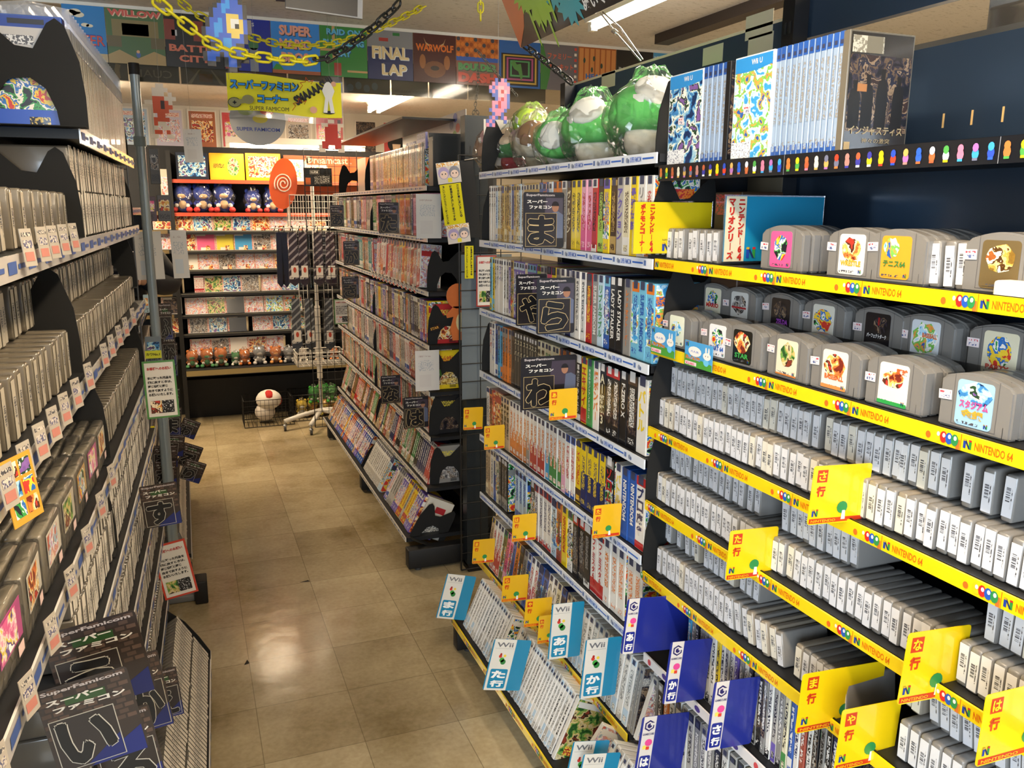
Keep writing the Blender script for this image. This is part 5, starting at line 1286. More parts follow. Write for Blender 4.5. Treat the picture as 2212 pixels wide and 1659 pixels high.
o = m.obj('game_box'); o.location = (.90, MY0+.03, .142); o.rotation_euler = (0, .46, 0); tag(o, 'cream box with red square leaning at the near end of the lowest rack', 'game box')

print('boxes', flush('game_box', 286, 'remaining small boxed games packed on the far part of the middle run', 'boxed games'), flush('disc_case', 290, 'more disc cases', 'disc cases'))
# ================================================================== index cards sticking out of the shelves
def roundrect(w, h, r, n=3):
    p = []
    for cx, cz, a0 in ((w-r, h-r, 0), (r, h-r, 90), (r, r, 180), (w-r, r, 270)):
        for i in range(n+1): a = math.radians(a0+90*i/n); p.append((cx+math.cos(a)*r, cz+math.sin(a)*r))
    return p
def blend_card(kind, w, h, kana):
    """card face in its own plane: lower left corner at origin, facing -Y"""
    m = MB(); O = Vector((0, 0, 0))
    m.poly(roundrect(w, h, min(w, h)*.05), O, X, Z, .0012, {'yellow': mat('f0cc10', .28, coat=.7), 'orange': mat('e0b01c', .3, coat=.6), 'navy': mat('1f2b86', .28, coat=.7), 'wii': mat('1a7fa6', .28, coat=.7), 'sfc': mat('14121a', .4, coat=.15), 'brick': mat('2c211c', .4, coat=.15)}[kind])
    if kind in ('yellow', 'orange'):
        g = min(w/.12, h/.115); rd = mat('c83a1a', .35)
        m.quad(O + X*(w*.07) + Z*(h*.72), X, Z, .024*g, .024*g, rd, .0003)
        m.text(kana, O + X*(w*.07+.012*g) + Z*(h*.72+.003*g), X, Z, .018*g, mat('f2d020', .3), align='C', w=.018*g, lift=.0008, bold=.03)
        m.text('行', O + X*(w*.07+.012*g) + Z*(h*.72-.028*g), X, Z, .021*g, rd, align='C', w=.021*g, lift=.0006, bold=.05)
        m.quad(O + X*(w*.02) + Z*(h*.02), X, Z, w*.94, h*.08, rd, .0003)
        m.text('NINTENDO', O + X*(w*.05) + Z*(h*.035), X, Z, h*.045, mat('f0b820', .3), w=w*.42, lift=.0007, bold=.02)
        hexlogo(m, O + X*(w*.05) + Z*(h*.14), X, Z, .014*g)
        # small green sprout-like mark in the corner
        m.poly([(math.cos(2*PI*i/12)*.013*g, math.sin(2*PI*i/12)*.012*g) for i in range(12)], O + X*(w*.56) + Z*(h*.27), X, Z, 0, mat('2f8a4a', .4), .0007)
        m.poly([(0, 0), (.010*g, 0), (.008*g, .018*g), (.001*g, .018*g)], O + X*(w*.56) + Z*(h*.06), X, Z, 0, WHITE, .0009)
    if kind == 'navy':
        k = h/.185; m.quad(O + X*(.006*k), X, Z, .038*k, h, mat('d8d2cc', .3, coat=.6), .0003)
        cx = .025*k; hx = [(math.sin(PI/3*i)*.016*k, math.cos(PI/3*i)*.016*k) for i in range(6)]
        m.poly(hx, O + X*cx + Z*(h*.86), X, Z, 0, mat('2a2560', .3), .0006)
        m.poly([(a*.72, b*.72) for a, b in hx], O + X*cx + Z*(h*.86), X, Z, 0, mat('d8d2cc', .3), .0008)
        m.poly([(a*.46, b*.46) for a, b in hx], O + X*cx + Z*(h*.86), X, Z, 0, mat('2a2560', .3), .0010)
        m.quad(O + X*(cx+.002*k) + Z*(h*.86+.001*k), X, Z, .015*k, .007*k, mat('d8d2cc', .3), .0012)
        m.text('GAMECUBE', O + X*cx + Z*(h*.715), X, Z, .006*k, mat('2a2560', .3), w=.034*k, align='C', lift=.0007, bold=.03)
        m.poly([(math.cos(2*PI*i/12)*.011*k, math.sin(2*PI*i/12)*.010*k) for i in range(12)], O + X*(cx+.004*k) + Z*(h*.60), X, Z, 0, mat('e04a90', .4), .0008)
        m.poly([(0,0),(.014*k,0),(.010*k,.012*k),(.0,.010*k)], O + X*(cx-.012*k) + Z*(h*.50), X, Z, 0, mat('e8d860', .4), .0006); m.quad(O+X*(cx-.002*k)+Z*(h*.49), X, Z, .010*k, .009*k, mat('d8402a', .4), .0009)
        m.poly(roundrect(.032*k, h*.36, .005*k), O + X*(.009*k) + Z*(h*.04), X, Z, 0, mat('1f2b86', .3), .0006)
        m.text(kana, O + X*cx + Z*(h*.23), X, Z, h*.14, WHITE, w=.026*k, align='C', lift=.0010, bold=.05); m.text('行', O + X*cx + Z*(h*.07), X, Z, h*.12, WHITE, w=.026*k, align='C', lift=.0010, bold=.05)
    if kind == 'wii':
        k = h/.185; m.quad(O + X*(.004*k), X, Z, w*.58, h, mat('d8d4ca', .3, coat=.6), .0003); cx = w*.32
        m.text('Wii', O + X*cx + Z*(h*.85), X, Z, h*.09, mat('6a6a6e', .4), w=w*.44, align='C', lift=.0007, bold=.02)
        m.quad(O + X*(w*.08) + Z*(h*.82), X, Z, w*.5, .0008, mat('9a9a9a', .4), .0007)
        for a, b, r, c in ((.0, .60, .009, '3f9a3a'), (.006, .56, .010, '2f7a3a'), (-.008, .67, .006, 'c83a2a'), (.008, .68, .005, 'e8c83a'), (-.007, .71, .004, 'b02a24')):
            m.poly([(math.cos(2*PI*i/10)*r*k, math.sin(2*PI*i/10)*r*k) for i in range(10)], O + X*(cx+a*k) + Z*(h*b), X, Z, 0, mat(c, .4), .0007)
        m.poly(roundrect(w*.46, h*.38, .005*k), O + X*(w*.09) + Z*(h*.04), X, Z, 0, mat('1a7fa6', .3), .0006)
        m.text(kana, O + X*cx + Z*(h*.24), X, Z, h*.15, WHITE, w=w*.38, align='C', lift=.0010, bold=.05); m.text('行', O + X*cx + Z*(h*.07), X, Z, h*.13, WHITE, w=w*.36, align='C', lift=.0010, bold=.05)
    if kind in ('sfc', 'brick'):
        wh = mat('d8d4cc', .35)
        m.text('SuperFamicom', O + X*(w*.06) + Z*(h*.915), X, Z, h*.055, mat('b8b0b0', .35), w=min(w*.7, h*.6) if kind == 'sfc' else w*.88, lift=.0008, bold=.03)
        if kind == 'brick':
            for i in range(9):
                for j in range(8): m.quad(O + X*(w*(.01+.123*j+.05*(i % 2))) + Z*(h*(.42+.064*i)), X, Z, w*.10, h*.045, mat(['4a3a32','57443a','30251f'][(i*3+j) % 3], .45), .0002) if .01+.123*j+.05*(i % 2) < .88 else None
            m.quad(O + X*(w*.28) + Z*(h*.76), X, Z, w*.44, h*.09, mat('2a4a24', .35), .0004)
            m.poly([(w*.98, 0), (w*.98, h*.3), (w*.35, 0)], O, X, Z, 0, mat('14226a', .4), .0003)
        else:
            m.poly([(w*.50, h*.45), (w*.97, h*.45), (w*.97, h*.9), (w*.55, h*.9)], O, X, Z, 0, mat('3a3040', .35, coat=.5), .0002)
            # head and shoulders of an armoured figure
            hx, hz = w*.78, h*.74
            m.poly([(math.cos(2*PI*i/12)*h*.07, math.sin(2*PI*i/12)*h*.095) for i in range(12)], O + X*hx + Z*hz, X, Z, 0, mat('9a6f58', .4), .0004)
            m.poly([(math.cos(PI*i/8)*h*.075, math.sin(PI*i/8)*h*.085) for i in range(9)], O + X*hx + Z*(hz+h*.015), X, Z, 0, mat('16121a', .5), .0005)
            m.poly([(-h*.10, -h*.42), (h*.15, -h*.42), (h*.15, 0), (h*.05, h*.06), (-h*.06, h*.04)], O + X*(w-h*.17) + Z*(h*.60), X, Z, 0, mat('565e78', .35, coat=.5), .0003)
        m.text('スーパー', O + X*(w*.08) + Z*(h*.80), X, Z, h*.065, wh, w=min(w*.5, h*.42) if kind == 'sfc' else w*.62, lift=.0008, bold=.05)
        m.text('ファミコン', O + X*(w*.14) + Z*(h*.70), X, Z, h*.065, wh, w=min(w*.55, h*.5) if kind == 'sfc' else w*.78, lift=.0008, bold=.05)
        bw = min(w*.9, h*.62); gd = mat('b09a6a' if kind == 'sfc' else 'b8b4a8', .35)
        bx = w*.05
        m.quad(O + X*bx + Z*(h*.03), X, Z, bw, h*.60, gd, .0006); m.quad(O + X*(bx+.0012) + Z*(h*.03+.0012), X, Z, bw-.0024, h*.60-.0024, mat('161013' if kind == 'sfc' else '241b18', .4, coat=.15), .0008)
        if kind == 'brick': m.poly([(bw*.98, h*.01), (bw*.98, h*.26), (bw*.4, h*.01)], O + X*bx + Z*(h*.03), X, Z, 0, mat('121f62', .4), .0010)
        m.fat(kana, O + X*(bx+bw*.5) + Z*(h*.09), X, Z, h*.47, bw*.76, mat('0c0b0e', .35), mat('c8b080' if kind == 'sfc' else 'c8c4b8', .35), bw*.045, bw*.062, lift=.0012)
    return m
def card(kind, kana, u0, v0, u1, v1, xr, label, roll=0.0, xl=None, side='R', yaw=0.0, back=0.0):
    """u0,v0..u1,v1: outline in the photo; xr: where its inner edge sits on the shelf"""
    vm = (v0+v1)/2
    if side == 'R': pr_ = P(u1, vm, x=xr); y = pr_.y
    else: pr_ = P(u0, vm, x=xr); y = pr_.y
    a = P(u0, v0, y=y); b = P(u1, v1, y=y)
    w = b.x-a.x + back; h = (P((u0+u1)/2, v0, y=y).z - P((u0+u1)/2, v1, y=y).z)
    m = blend_card(kind, w, h, kana)
    m.xf(Matrix.Translation((-w/2, 0, -h/2)))
    o = m.obj('index_card'); c = (a.x+w/2, y, (P((u0+u1)/2, v0, y=y).z + P((u0+u1)/2, v1, y=y).z)/2)
    o.location = c; o.rotation_euler = (0, roll, yaw); tag(o, label, 'index card'); return o
Yl = lambda k, r: 'yellow index card lettered %s, %s' % (k+'行', r)
card('yellow', 'さ', 1757, 1005, 1870, 1128, 1.03, Yl('さ', 'on the third yellow shelf of cartridges'), .06)
card('yellow', 'た', 1576, 1143, 1672, 1247, 1.03, Yl('た', 'on the fourth yellow shelf of cartridges'), .05)
card('yellow', 'な', 1960, 1362, 2075, 1508, 1.04, Yl('な', 'on the fourth yellow shelf near the right edge'), .07)
card('yellow', 'は', 2132, 1484, 2290, 1628, 1.05, Yl('は', 'cut by the right edge of the picture'), .03)
card('yellow', 'ま', 1732, 1450, 1850, 1572, 1.05, Yl('ま', 'on the fifth yellow shelf of cartridges'), .06, back=.05)
card('yellow', 'や', 1818, 1525, 1930, 1650, 1.04, Yl('や', 'on the lowest yellow shelf of cartridges'), .06)
card('orange', 'あ', 1187, 840, 1246, 906, .985, Yl('あ', 'overlapping the dark わ card'))
card('orange', 'か', 1001, 880, 1043, 928, .99, Yl('か', 'leftmost, beside the wire grid'), .03)
card('orange', 'さ', 1046, 919, 1090, 970, .99, Yl('さ', 'left end of the fifth shelf of boxed games'))
card('orange', 'た', 1282, 1090, 1340, 1160, .99, Yl('た', 'in front of boxed games on the fifth shelf'), .03)
card('orange', 'は', 1107, 1111, 1158, 1168, .99, Yl('は', 'left part of the sixth shelf of boxed games'), .04)
card('orange', 'ま', 1021, 1165, 1068, 1216, .985, Yl('ま', 'left end of the slanted seventh shelf'), .06)
card('orange', 'ら', 1085, 1243, 1140, 1298, .985, Yl('ら', 'on the slanted shelf, left of the や card'), .07)
card('orange', 'や', 1134, 1293, 1190, 1352, .985, Yl('や', 'on the slanted shelf below the ら card'), .07)
card('orange', 'わ', 1163, 1329, 1204, 1388, .985, Yl('わ', 'behind the left white and teal card on the slanted shelf'), .05)
card('navy', 'あ', 1350, 1296, 1440, 1412, 1.00, 'blue index card with cube logo lettered あ行, topmost of the blue ones', .10, back=.10)
card('navy', 'か', 1443, 1385, 1526, 1514, 1.02, 'blue index card with cube logo lettered か行, between the あ行 and さ行 ones', .10)
card('navy', 'さ', 1538, 1470, 1627, 1612, 1.02, 'blue index card with cube logo lettered さ行, rightmost of the blue ones', .09)
card('navy', 'は', 1380, 1546, 1476, 1680, 1.02, 'blue index card with cube logo lettered は行, lowest of the blue ones', .12)
card('wii', 'ま', 952, 1243, 1018, 1337, .87, 'white and teal index card lettered ま行, leftmost on the lowest rack', .27)
card('wii', 'た', 1054, 1383, 1136, 1490, .865, 'white and teal index card lettered た行, middle of the lowest rack', .24)
card('wii', 'あ', 1189, 1303, 1256, 1420, .985, 'white and teal index card lettered あ行, left on the slanted seventh shelf', .07)
card('wii', 'か', 1260, 1380, 1334, 1504, .985, 'white and teal index card lettered か行, right on the slanted seventh shelf', .09)
card('wii', 'さ', 1226, 1603, 1303, 1720, .87, 'white and teal index card at the bottom edge of the picture, rear one', .2)
card('wii', 'は', 1248, 1630, 1326, 1750, .875, 'white and teal index card at the bottom edge of the picture, front one', .2)
S_ = lambda k, r: 'dark index card lettered %s, %s' % (k, r)
card('sfc', 'ま', 1131, 415, 1217, 536, 1.0, S_('ま', 'in front of boxed games on the second shelf'))
card('sfc', 'や', 1115, 592, 1180, 703, .96, S_('や', 'partly behind the ら card'))
card('sfc', 'ら', 1160, 600, 1240, 721, 1.0, S_('ら', 'in front of the や card'))
card('sfc', 'わ', 1125, 769, 1244, 882, 1.0, S_('わ', 'on the fourth shelf of boxed games'))
card('sfc', 'あ', 712, 443, 744, 490, .98, S_('あ', 'left end of the middle run, topmost'))
card('sfc', 'た', 817, 437, 862, 504, .975, S_('た', 'on the second shelf of the middle run'))
card('sfc', 'か', 741, 521, 777, 573, .975, S_('か', 'left end of the middle run, below the あ card'))
card('sfc', 'さ', 738, 597, 776, 645, .975, S_('さ', 'left end of the middle run, below the か one'))
card('sfc', 'な', 822, 811, 866, 871, .97, S_('な', 'low on the middle run, upper left of the は card'))
card('sfc', 'は', 871, 857, 926, 924, .97, S_('は', 'low on the middle run, lower right of the な card'))

# ------------------------------------------------------------------ printed notices
def notice(u0, v0, u1, v1, y, border, label, pic='warm', lines=True, roll=0.0, name='notice_board', sub=None):
    a = P(u0, (v0+v1)/2, y=y); b = P(u1, (v0+v1)/2, y=y); um = (u0+u1)/2
    z1 = P(um, v0, y=y).z; z0 = P(um, v1, y=y).z; w = b.x-a.x; h = z1-z0
    m = MB(); O = Vector((-w/2, 0, -h/2))
    m.slab(O, X, Z, w, h, .003, mat(border, .35, coat=.5))
    bw = w*.06; m.quad(O + X*bw + Z*bw, X, Z, w-2*bw, h-2*bw, mat('dedbd4', .4, coat=.4), .0004)
    rd = mat('b8282a', .4)
    m.text('お客様へのお願い', O + X*(w*.5) + Z*(h*.84), X, Z, h*.055, rd, w=w*.74, align='C', lift=.0009, bold=.05)
    if lines:
        for i, t in enumerate(('手に取った商品を', '棚に戻すときは、', '同じ場所に同じ', '向きで戻すように', 'お願いいたします。')):
            m.text(t, O + X*(w*.12) + Z*(h*(.68-.072*i)), X, Z, h*.050, INK, w=w*(.74 if i != 2 else .60), lift=.0009, bold=.05)
    m.quad(O + X*(w*.14) + Z*(h*.09), X, Z, w*.34, h*.22, ART[pic], .0008); m.quad(O + X*(w*.48) + Z*(h*.09), X, Z, w*.38, h*.22, pr('17171a', 'c8c8c8', .60), .0008)
    o = m.obj(name); o.location = (a.x+w/2, y, (z0+z1)/2); o.rotation_euler = (0, roll, 0); tag(o, label, 'sign'); return o
def paper(u0, v0, u1, v1, y, label, roll=0.0, blue=False):
    a = P(u0, (v0+v1)/2, y=y); b = P(u1, (v0+v1)/2, y=y); um = (u0+u1)/2
    z1 = P(um, v0, y=y).z; z0 = P(um, v1, y=y).z; w = b.x-a.x; h = z1-z0
    m = MB(); O = Vector((-w/2, 0, -h/2)); m.slab(O, X, Z, w, h, .0015, mat('d6d3cf', .35, coat=.5))
    m.quad(O + X*(w*.14) + Z*(h*.84), X, Z, w*.5, h*.04, pr('d6d3cf', 'b8aaa8', .5), .0003)
    m.quad(O + X*(w*.14) + Z*(h*.50), X, Z, w*.62, h*.26, pr('d6d3cf', 'aeb4bc', .54), .0003); m.quad(O + X*(w*.16) + Z*(h*.10), X, Z, w*.5, h*.30, mat('c3ccd6' if blue else 'cfcbc8', .4), .0003)
    o = m.obj('paper_notice'); o.location = (a.x+w/2, y, (z0+z1)/2); o.rotation_euler = (0, roll, 0); tag(o, label, 'sign'); return o
notice(722, 646, 756, 700, 5.62, '5a8a4a', 'small green framed notice at the far end of the middle run', 'pastel')
notice(1029, 552, 1072, 662, 3.318, 'a83a30', 'red framed notice between the wire grid and the white boxes', 'green')
notice(312, 779, 383, 903, 2.62, '4f8a48', 'green framed Japanese notice fixed to the left shelving', 'warm', roll=-.02)
notice(340, 1170, 415, 1290, 2.85, 'c8402a', 'red framed notice leaning low at the end of the left shelving', 'green', roll=-.16)
paper(899, 419, 953, 515, 3.49, 'blank backed white paper at the near end of the middle run, second shelf')
paper(897, 757, 949, 844, 3.46, 'blank backed white paper low on the near end of the middle run')
paper(371, 497, 406, 601, 3.45, 'white printed sheet with a blue block clipped beside the steel pole', roll=-.02, blue=True)
paper(292, 500, 352, 604, 3.62, 'clear covered sheet with blue block behind the steel pole', roll=-.02, blue=True)
pn = paper(397, 279, 437, 351, 3.30, 'pale paper panel shaped like a handheld hanging before the far posters', roll=-.02)
m = MB(); m.path([(0, 0, .05), (0, 0, CEIL-pn.location.z)], .0006, mat('a09c94', .4), 4); m.obj('thread', pn)
# ================================================================== left-hand shelving contents
LROT = PI - LA
def lput(s, d, z): return tuple(LPt(s, d, z))
def lrow(kind, z, d, s0, s1, pitch, body, labs, where, group=None, lean=0.0, noun='wrapped cartridge', name='game_cartridge', jit=.004, gaps=0.0, kk=0, fl=0.0):
    s = s1; k = kk
    while s > s0:
        k += 1
        if random.random() >= gaps:
            queue(kind, body, labs, lput(s, d+random.uniform(0, jit), z), (lean+random.uniform(-.015, .015), fl, LROT+random.uniform(-.02, .02)),
              '%s, %s from far end, %s' % (noun, ordw(k), where), 'game cartridge', '%ss %s' % (noun, where), 'cased_cartridge' if kind == 'wsc' else 'wrapped_cartridge')
        s -= pitch
# second shelf: two tiers of thin cases at the far half
lrow('wsc', L_Z[1]+.001, .012, 1.86, 2.90, .0185, WSB, WSL, 'lower tier, second left shelf', noun='pale spined cartridge')
lrow('wsc', L_Z[1]+.089, .020, 1.86, 2.90, .0185, WSB, WSL, 'upper tier, second left shelf', noun='pale spined cartridge')
# near half: spaced grey cartridges
lrow('sfc', L_Z[1]+.001, .03, 1.25, 1.80, .075, SFB, SFL, 'spaced ones, second left shelf', noun='upright grey cartridge')
# third shelf
lrow('sfc', L_Z[2]+.001, .020, .95, 1.62, .047, SFB, SFL, 'near half, third left shelf', noun='grey wrapped cartridge', gaps=.1)
lrow('sfc', L_Z[2]+.001, .020, 1.78, 2.90, .026, SFB, SFL, 'far half, third left shelf', noun='grey wrapped cartridge', gaps=.1)
lrow('sfc', L_Z[2]+.088, .075, 1.00, 2.90, .030, SFB, SFL, 'raised rear row, third left shelf', noun='grey wrapped cartridge', gaps=.12)
# fourth shelf: front-facing stacks (built below) and rows beyond
lrow('sfc', L_Z[3]+.001, .020, 1.95, 2.90, .030, SFB, SFL, 'far half, fourth left shelf', noun='grey wrapped cartridge')
# lower shelves: two tiers of white spined cartridges
for i, nm_ in ((4, 'fifth'), (5, 'sixth'), (6, 'seventh'), (7, 'eighth')):
    lrow('wsc', L_Z[i]+.001, .012, 1.37 if i < 7 else 1.45, 2.92, .0195, WSB, WSL, 'front tier, %s left shelf' % nm_, noun='white spined cartridge', gaps=.03)
    if i in (4, 5): lrow('wsc', L_Z[i]+.088, .016, 1.37, 2.92, .0195, WSB, WSL, 'upper tier, %s left shelf' % nm_, noun='white spined cartridge', gaps=.02)
# lowest rack leaning back
def lrack(s0, s1): 
    s = s1; k = 0
    while s > s0:
        k += 1
        for t, (dx, dz, w) in enumerate(((-.122, .0, 'front'), (-.076, .082, 'upper'))):
            queue('wsc', WSB, WSL, tuple(LPt(s, 0, 0) + Vector((-dx, 0, .125+dz))), (0, .52, LROT), 'white spined cartridge, %s from far end of lowest left rack, %s tier' % (ordw(k), w), 'game cartridge', 'white spined cartridges of the lowest left rack, %s tier' % w, 'cased_cartridge')
        s -= .0205
lrack(1.75, 2.76)
# second bay beyond the pole
L2 = LROT + LA
def l2row(z, x, lean, where, lim=60):
    k = 0; y = 3.52
    while y < 4.68 and k < lim:
        k += 1; queue('wsc', WSB, WSL, (x, y+.13, z), (0, lean, PI), 'white spined cartridge, %s from the near end %s' % (ordw(k), where), 'game cartridge', 'white spined cartridges %s' % where, 'cased_cartridge'); y += .0195
l2row(.165, -.075, .30, 'of the bay beyond the pole, lowest shelf'); l2row(.425, -.20, 0, 'of the bay beyond the pole, second lowest shelf')
l2row(.665, -.20, 0, 'of the bay beyond the pole, middle shelf'); l2row(.905, -.20, 0, 'of the bay beyond the pole, upper shelf')

print('L', flush('wsc', 298, 'remaining tightly packed white spined cartridges on the left-hand shelves', 'cased cartridges'), flush('sfc', 240, 'more wrapped grey cartridges on the left-hand shelves', 'wrapped cartridges'))

# wide wrapped stacks lying along the fourth shelf, three deep, tops catching the light
def wide_cart():
    m = MB(); m.bbox((0, -.064, 0), (.020, .064, .086), mat('8d8472', .35, coat=.5), .005, 2)
    m.bbox((-.002, -.066, -.0), (.022, .066, .090), BAG, .005, 2)
    return m.mesh('wrapped_cartridge')
WC = wide_cart()
def wlab(c, art_):
    m = MB(); m.slab((-.0024, .045, .030), -Y, Z, .09, .048, .0004, mat(c, .35, coat=.5)); m.quad((-.0026, .042, .033), -Y, Z, .066, .042, ART[art_], .0002)
    m.quad((-.0026, -.02, .010), -Y, Z, .024, .014, mat('e8c8c0', .5)); return m.mesh('cover_label')
WL = [wlab('d8d2c4', 'warm'), wlab('c8a060', 'mixed'), wlab('d8d2c4', 'pastel'), wlab('b84a8a', 'pink'), wlab('c0b8a8', 'green')]
k = 0
for s in (.62, .75, .88, 1.01, 1.15, 1.29, 1.43, 1.57, 1.71, 1.84):
    k += 1
    for j in range(4):
        o = inst('wrapped_cartridge', WC, lput(s+random.uniform(-.004, .004), .016+.025*j, L_Z[3]+.001), (0, 0, LROT+random.uniform(-.06, .06)))
        tag(o, 'wrapped cartridge, %s stack from near end, %s layer, fourth left shelf' % (ordw(k), ['front', 'second', 'third', 'rear'][j]), 'game cartridge', 'wrapped stacks on the fourth left shelf')
        if j == 0: inst('cover_label', WL[(k*2) % 5], parent=o, loc=(0, 0, 0))
k = 0
for s in ():
    k += 1
    for j in range(3):
        o = inst('wrapped_cartridge', WC, lput(s, .016+.025*j, L_Z[4]+.001), (0, 0, LROT)); tag(o, 'wrapped cartridge, %s stack from near end, %s layer, fifth left shelf' % (ordw(k), ['front', 'second', 'third'][j]), 'game cartridge', 'wrapped stacks on the fifth left shelf')
        if j == 0: inst('cover_label', WL[(k+1) % 5], parent=o, loc=(0, 0, 0))
# tall boxes in sleeves on the top shelf
SLV = clear('sleeve_plastic', tint='fafcff', gloss=.04, bumps=.5, bscale=40, opacity=.06)
def tall_box(art_, base):
    m = MB(); m.bbox((0, -.014, 0), (.135, .014, .19), mat(base, .3, coat=.6), .001, 1, False); m.quad((-.0004, .012, .004), -Y, Z, .024, .182, pr(base, '9a948c', .6)); 
    return m.mesh('game_box')
TB = [tall_box('cool', 'dcd8d0'), tall_box('warm', 'cdc6ba')]
TUFT = clear('sleeve_tuft', tint='dfeaff', gloss=.12, bumps=.5, bscale=60, opacity=.30, rough=.15)
slv = MB(); slv.bbox((-.0015, -.0150, .16), (.137, .0150, .192), TUFT, .001, 1, False)
slv.add([(.0, -.013, .192), (.139, -.013, .192), (.139, -.008, .235), (.07, -.004, .242), (.0, -.007, .232)], [(0,1,2,3,4)], TUFT); SLM = slv.mesh('plastic_sleeve')
s = 1.93; k = 0
while s < 2.9:
    k += 1; o = inst('game_box', TB[k % 2], lput(s, .010, L_Z[0]+.001), (0, 0, LROT+random.uniform(-.02, .02))); tag(o, 'sleeved game box, %s from the near end of the top left shelf' % ordw(k), 'game box', 'sleeved game boxes on the top left shelf')
    inst('plastic_sleeve', SLM, (0, 0, 0), parent=o); s += .034
# nearest one, broad cover towards the camera
m = MB(); m.bbox((-.16, -.016, 0), (0, .016, .20), mat('2450a8', .25, coat=.8), .001, 1, False)
F = lambda x, z, w, h, c, l=.0: m.quad((x, -.0164, z), X, Z, w, h, c, l)
F(-.157, .003, .154, .03, mat('1f4fc0', .3)); F(-.157, .033, .154, .10, ART['mixed'], 0); F(-.157, .095, .154, .002, WHITE, .0003); F(-.157, .133, .154, .045, mat('b8b4b0', .3, coat=.6)); F(-.157, .178, .154, .02, mat('1f3f9a', .3))
F(-.13, .148, .08, .016, pr('4a4a50', 'd8d8d8', .5), .0005); F(-.09, .184, .06, .009, mat('2a2a30', .4), .0004); F(-.07, .006, .035, .014, pr('14203a', 'd0b860', .5), .0005); F(-.150, .010, .03, .01, mat('c05a40', .4), .0004)
o = m.obj('game_box'); o.location = lput(1.865, .012, L_Z[0]+.001); o.rotation_euler = (0, 0, -LA); tag(o, 'large blue and white game box cover facing the camera, top left corner', 'game box')
# cat bookends, left side
lc = lambda s, z, lb, sc=1.0, d=.008, yaw=0.0: cat(lput(s, d, z+.001), lb, mirror=True, scale=sc, rz=-LA+yaw)
lc(1.835, L_Z[0], 'large black cat-ear bookend in front of the blue and white box, top left', 1.15, d=-.018)
lc(2.93, L_Z[0], 'black cat-ear bookend at the far end of the top left shelf', 1.0)
lc(1.835, L_Z[1], 'black cat-ear bookend before the pale cases, second left shelf', 1.0)
lc(2.92, L_Z[1], 'black cat-ear bookend at the far end of the second left shelf', 1.05)
lc(1.66, L_Z[2], 'large black cat-ear bookend in the middle of the third left shelf', 1.12)
lc(2.86, L_Z[2]+.05, 'black cat-ear bookend at the far end of the third left shelf', 1.0)
lc(1.90, L_Z[3], 'black cat-ear bookend in the middle of the fourth left shelf', 1.1)
lc(2.88, L_Z[3], 'black cat-ear bookend at the far end of the fourth left shelf', 1.0)
lc(1.88, L_Z[4], 'black divider among white spines, fifth left shelf', 1.0)
lc(1.72, L_Z[5], 'black divider among white spines, sixth left shelf', 1.0)
o = lc(2.785, .125, 'black cat-ear bookend closing the lowest left rack', 1.34, d=-.128)
o.rotation_euler = (0, -.5, -LA)
# price tags along the left rails
tg = MB(); tg.slab((0, 0, 0), X, Z, .040, .058, .001, mat('b0a89c', .35, coat=.5)); tg.quad((.004, 0, .008), X, Z, .030, .014, mat('b8786c', .5), .0004); tg.quad((.004, 0, .028), X, Z, .030, .012, pr('c8c0b4', '5a5a7a', .5), .0004); tg.quad((.004, 0, .046), X, Z, .032, .006, pr('c8c0b4', '4a4a50', .5), .0004)
LTG = tg.mesh('price_tag')
k = 0
for z, ss, w in ((L_Z[1], (1.18, 1.28, 1.36, 1.45, 1.55), 'second'), (L_Z[2], (.86, .95, 1.04, 1.13, 1.22, 1.31, 1.42, 1.56, 1.78, 1.90, 2.05, 2.2, 2.4), 'third'), (L_Z[3], (.70, .80, .93, 1.07, 1.22, 1.38, 1.55, 1.72), 'fourth')):
    for i, s in enumerate(ss):
        o = inst('price_tag', LTG, lput(s, -.012, z-.012), (-.10, 0, PI/2-LA-.28), scale=(.7, 1, .8)); tag(o, '%s plastic price tag from the near end, %s left rail' % (ordw(i+1), w), 'price tag', 'price tags on the %s left rail' % w)
m = MB(); m.slab((0, 0, 0), X, Z, .055, .075, .001, mat('d89a30', .35, coat=.5)); 
for i in range(6): m.quad((.006+(i % 2)*.024, 0, .008+(i//2)*.022), X, Z, .02, .018, ART[['mixed', 'warm', 'cool'][i % 3]], .0004)
o = m.obj('orange_flyer_card'); o.location = lput(.985, -.010, L_Z[2]-.045); o.rotation_euler = (-.12, 0, PI/2-LA-.35); tag(o, 'small orange picture card among the price tags on the third left rail', 'card')

# dark kana cards sticking out of the left shelves (inner edge on the left)
def lcard(kana, u0, v0, u1, v1, y, label, roll=0.0, kind='brick'):
    a = P(u0, (v0+v1)/2, y=y); b = P(u1, (v0+v1)/2, y=y); um = (u0+u1)/2
    z1 = P(um, v0, y=y).z; z0 = P(um, v1, y=y).z; w = b.x-a.x; h = z1-z0
    m = blend_card(kind, w, h, kana); m.xf(Matrix.Translation((-w/2, 0, -h/2)))
    o = m.obj('index_card'); o.location = (a.x+w/2, y, (z0+z1)/2); o.rotation_euler = (0, roll, 0); tag(o, label, 'index card'); return o
lcard('い', 95, 1462, 302, 1652, 1.20, S_('い', 'largest and nearest, bottom left corner'), -.15)
lcard('う', 110, 1340, 318, 1524, 1.34, S_('う', 'just behind the い card'), -.15)
lcard('か', 262, 1412, 360, 1580, 1.62, S_('か', 'second behind the い card, mostly hidden'), -.12)
lcard('ろ', 205, 1535, 345, 1720, 1.36, S_('ろ', 'below the か card at the bottom left'), -.13)
lcard('え', 318, 1446, 390, 1552, 2.0, S_('え', 'with blue top, rightmost of the bottom left cards'), -.08)
lcard('す', 306, 1045, 388, 1137, 2.25, S_('す', 'in front of the grey pole'), -.07)
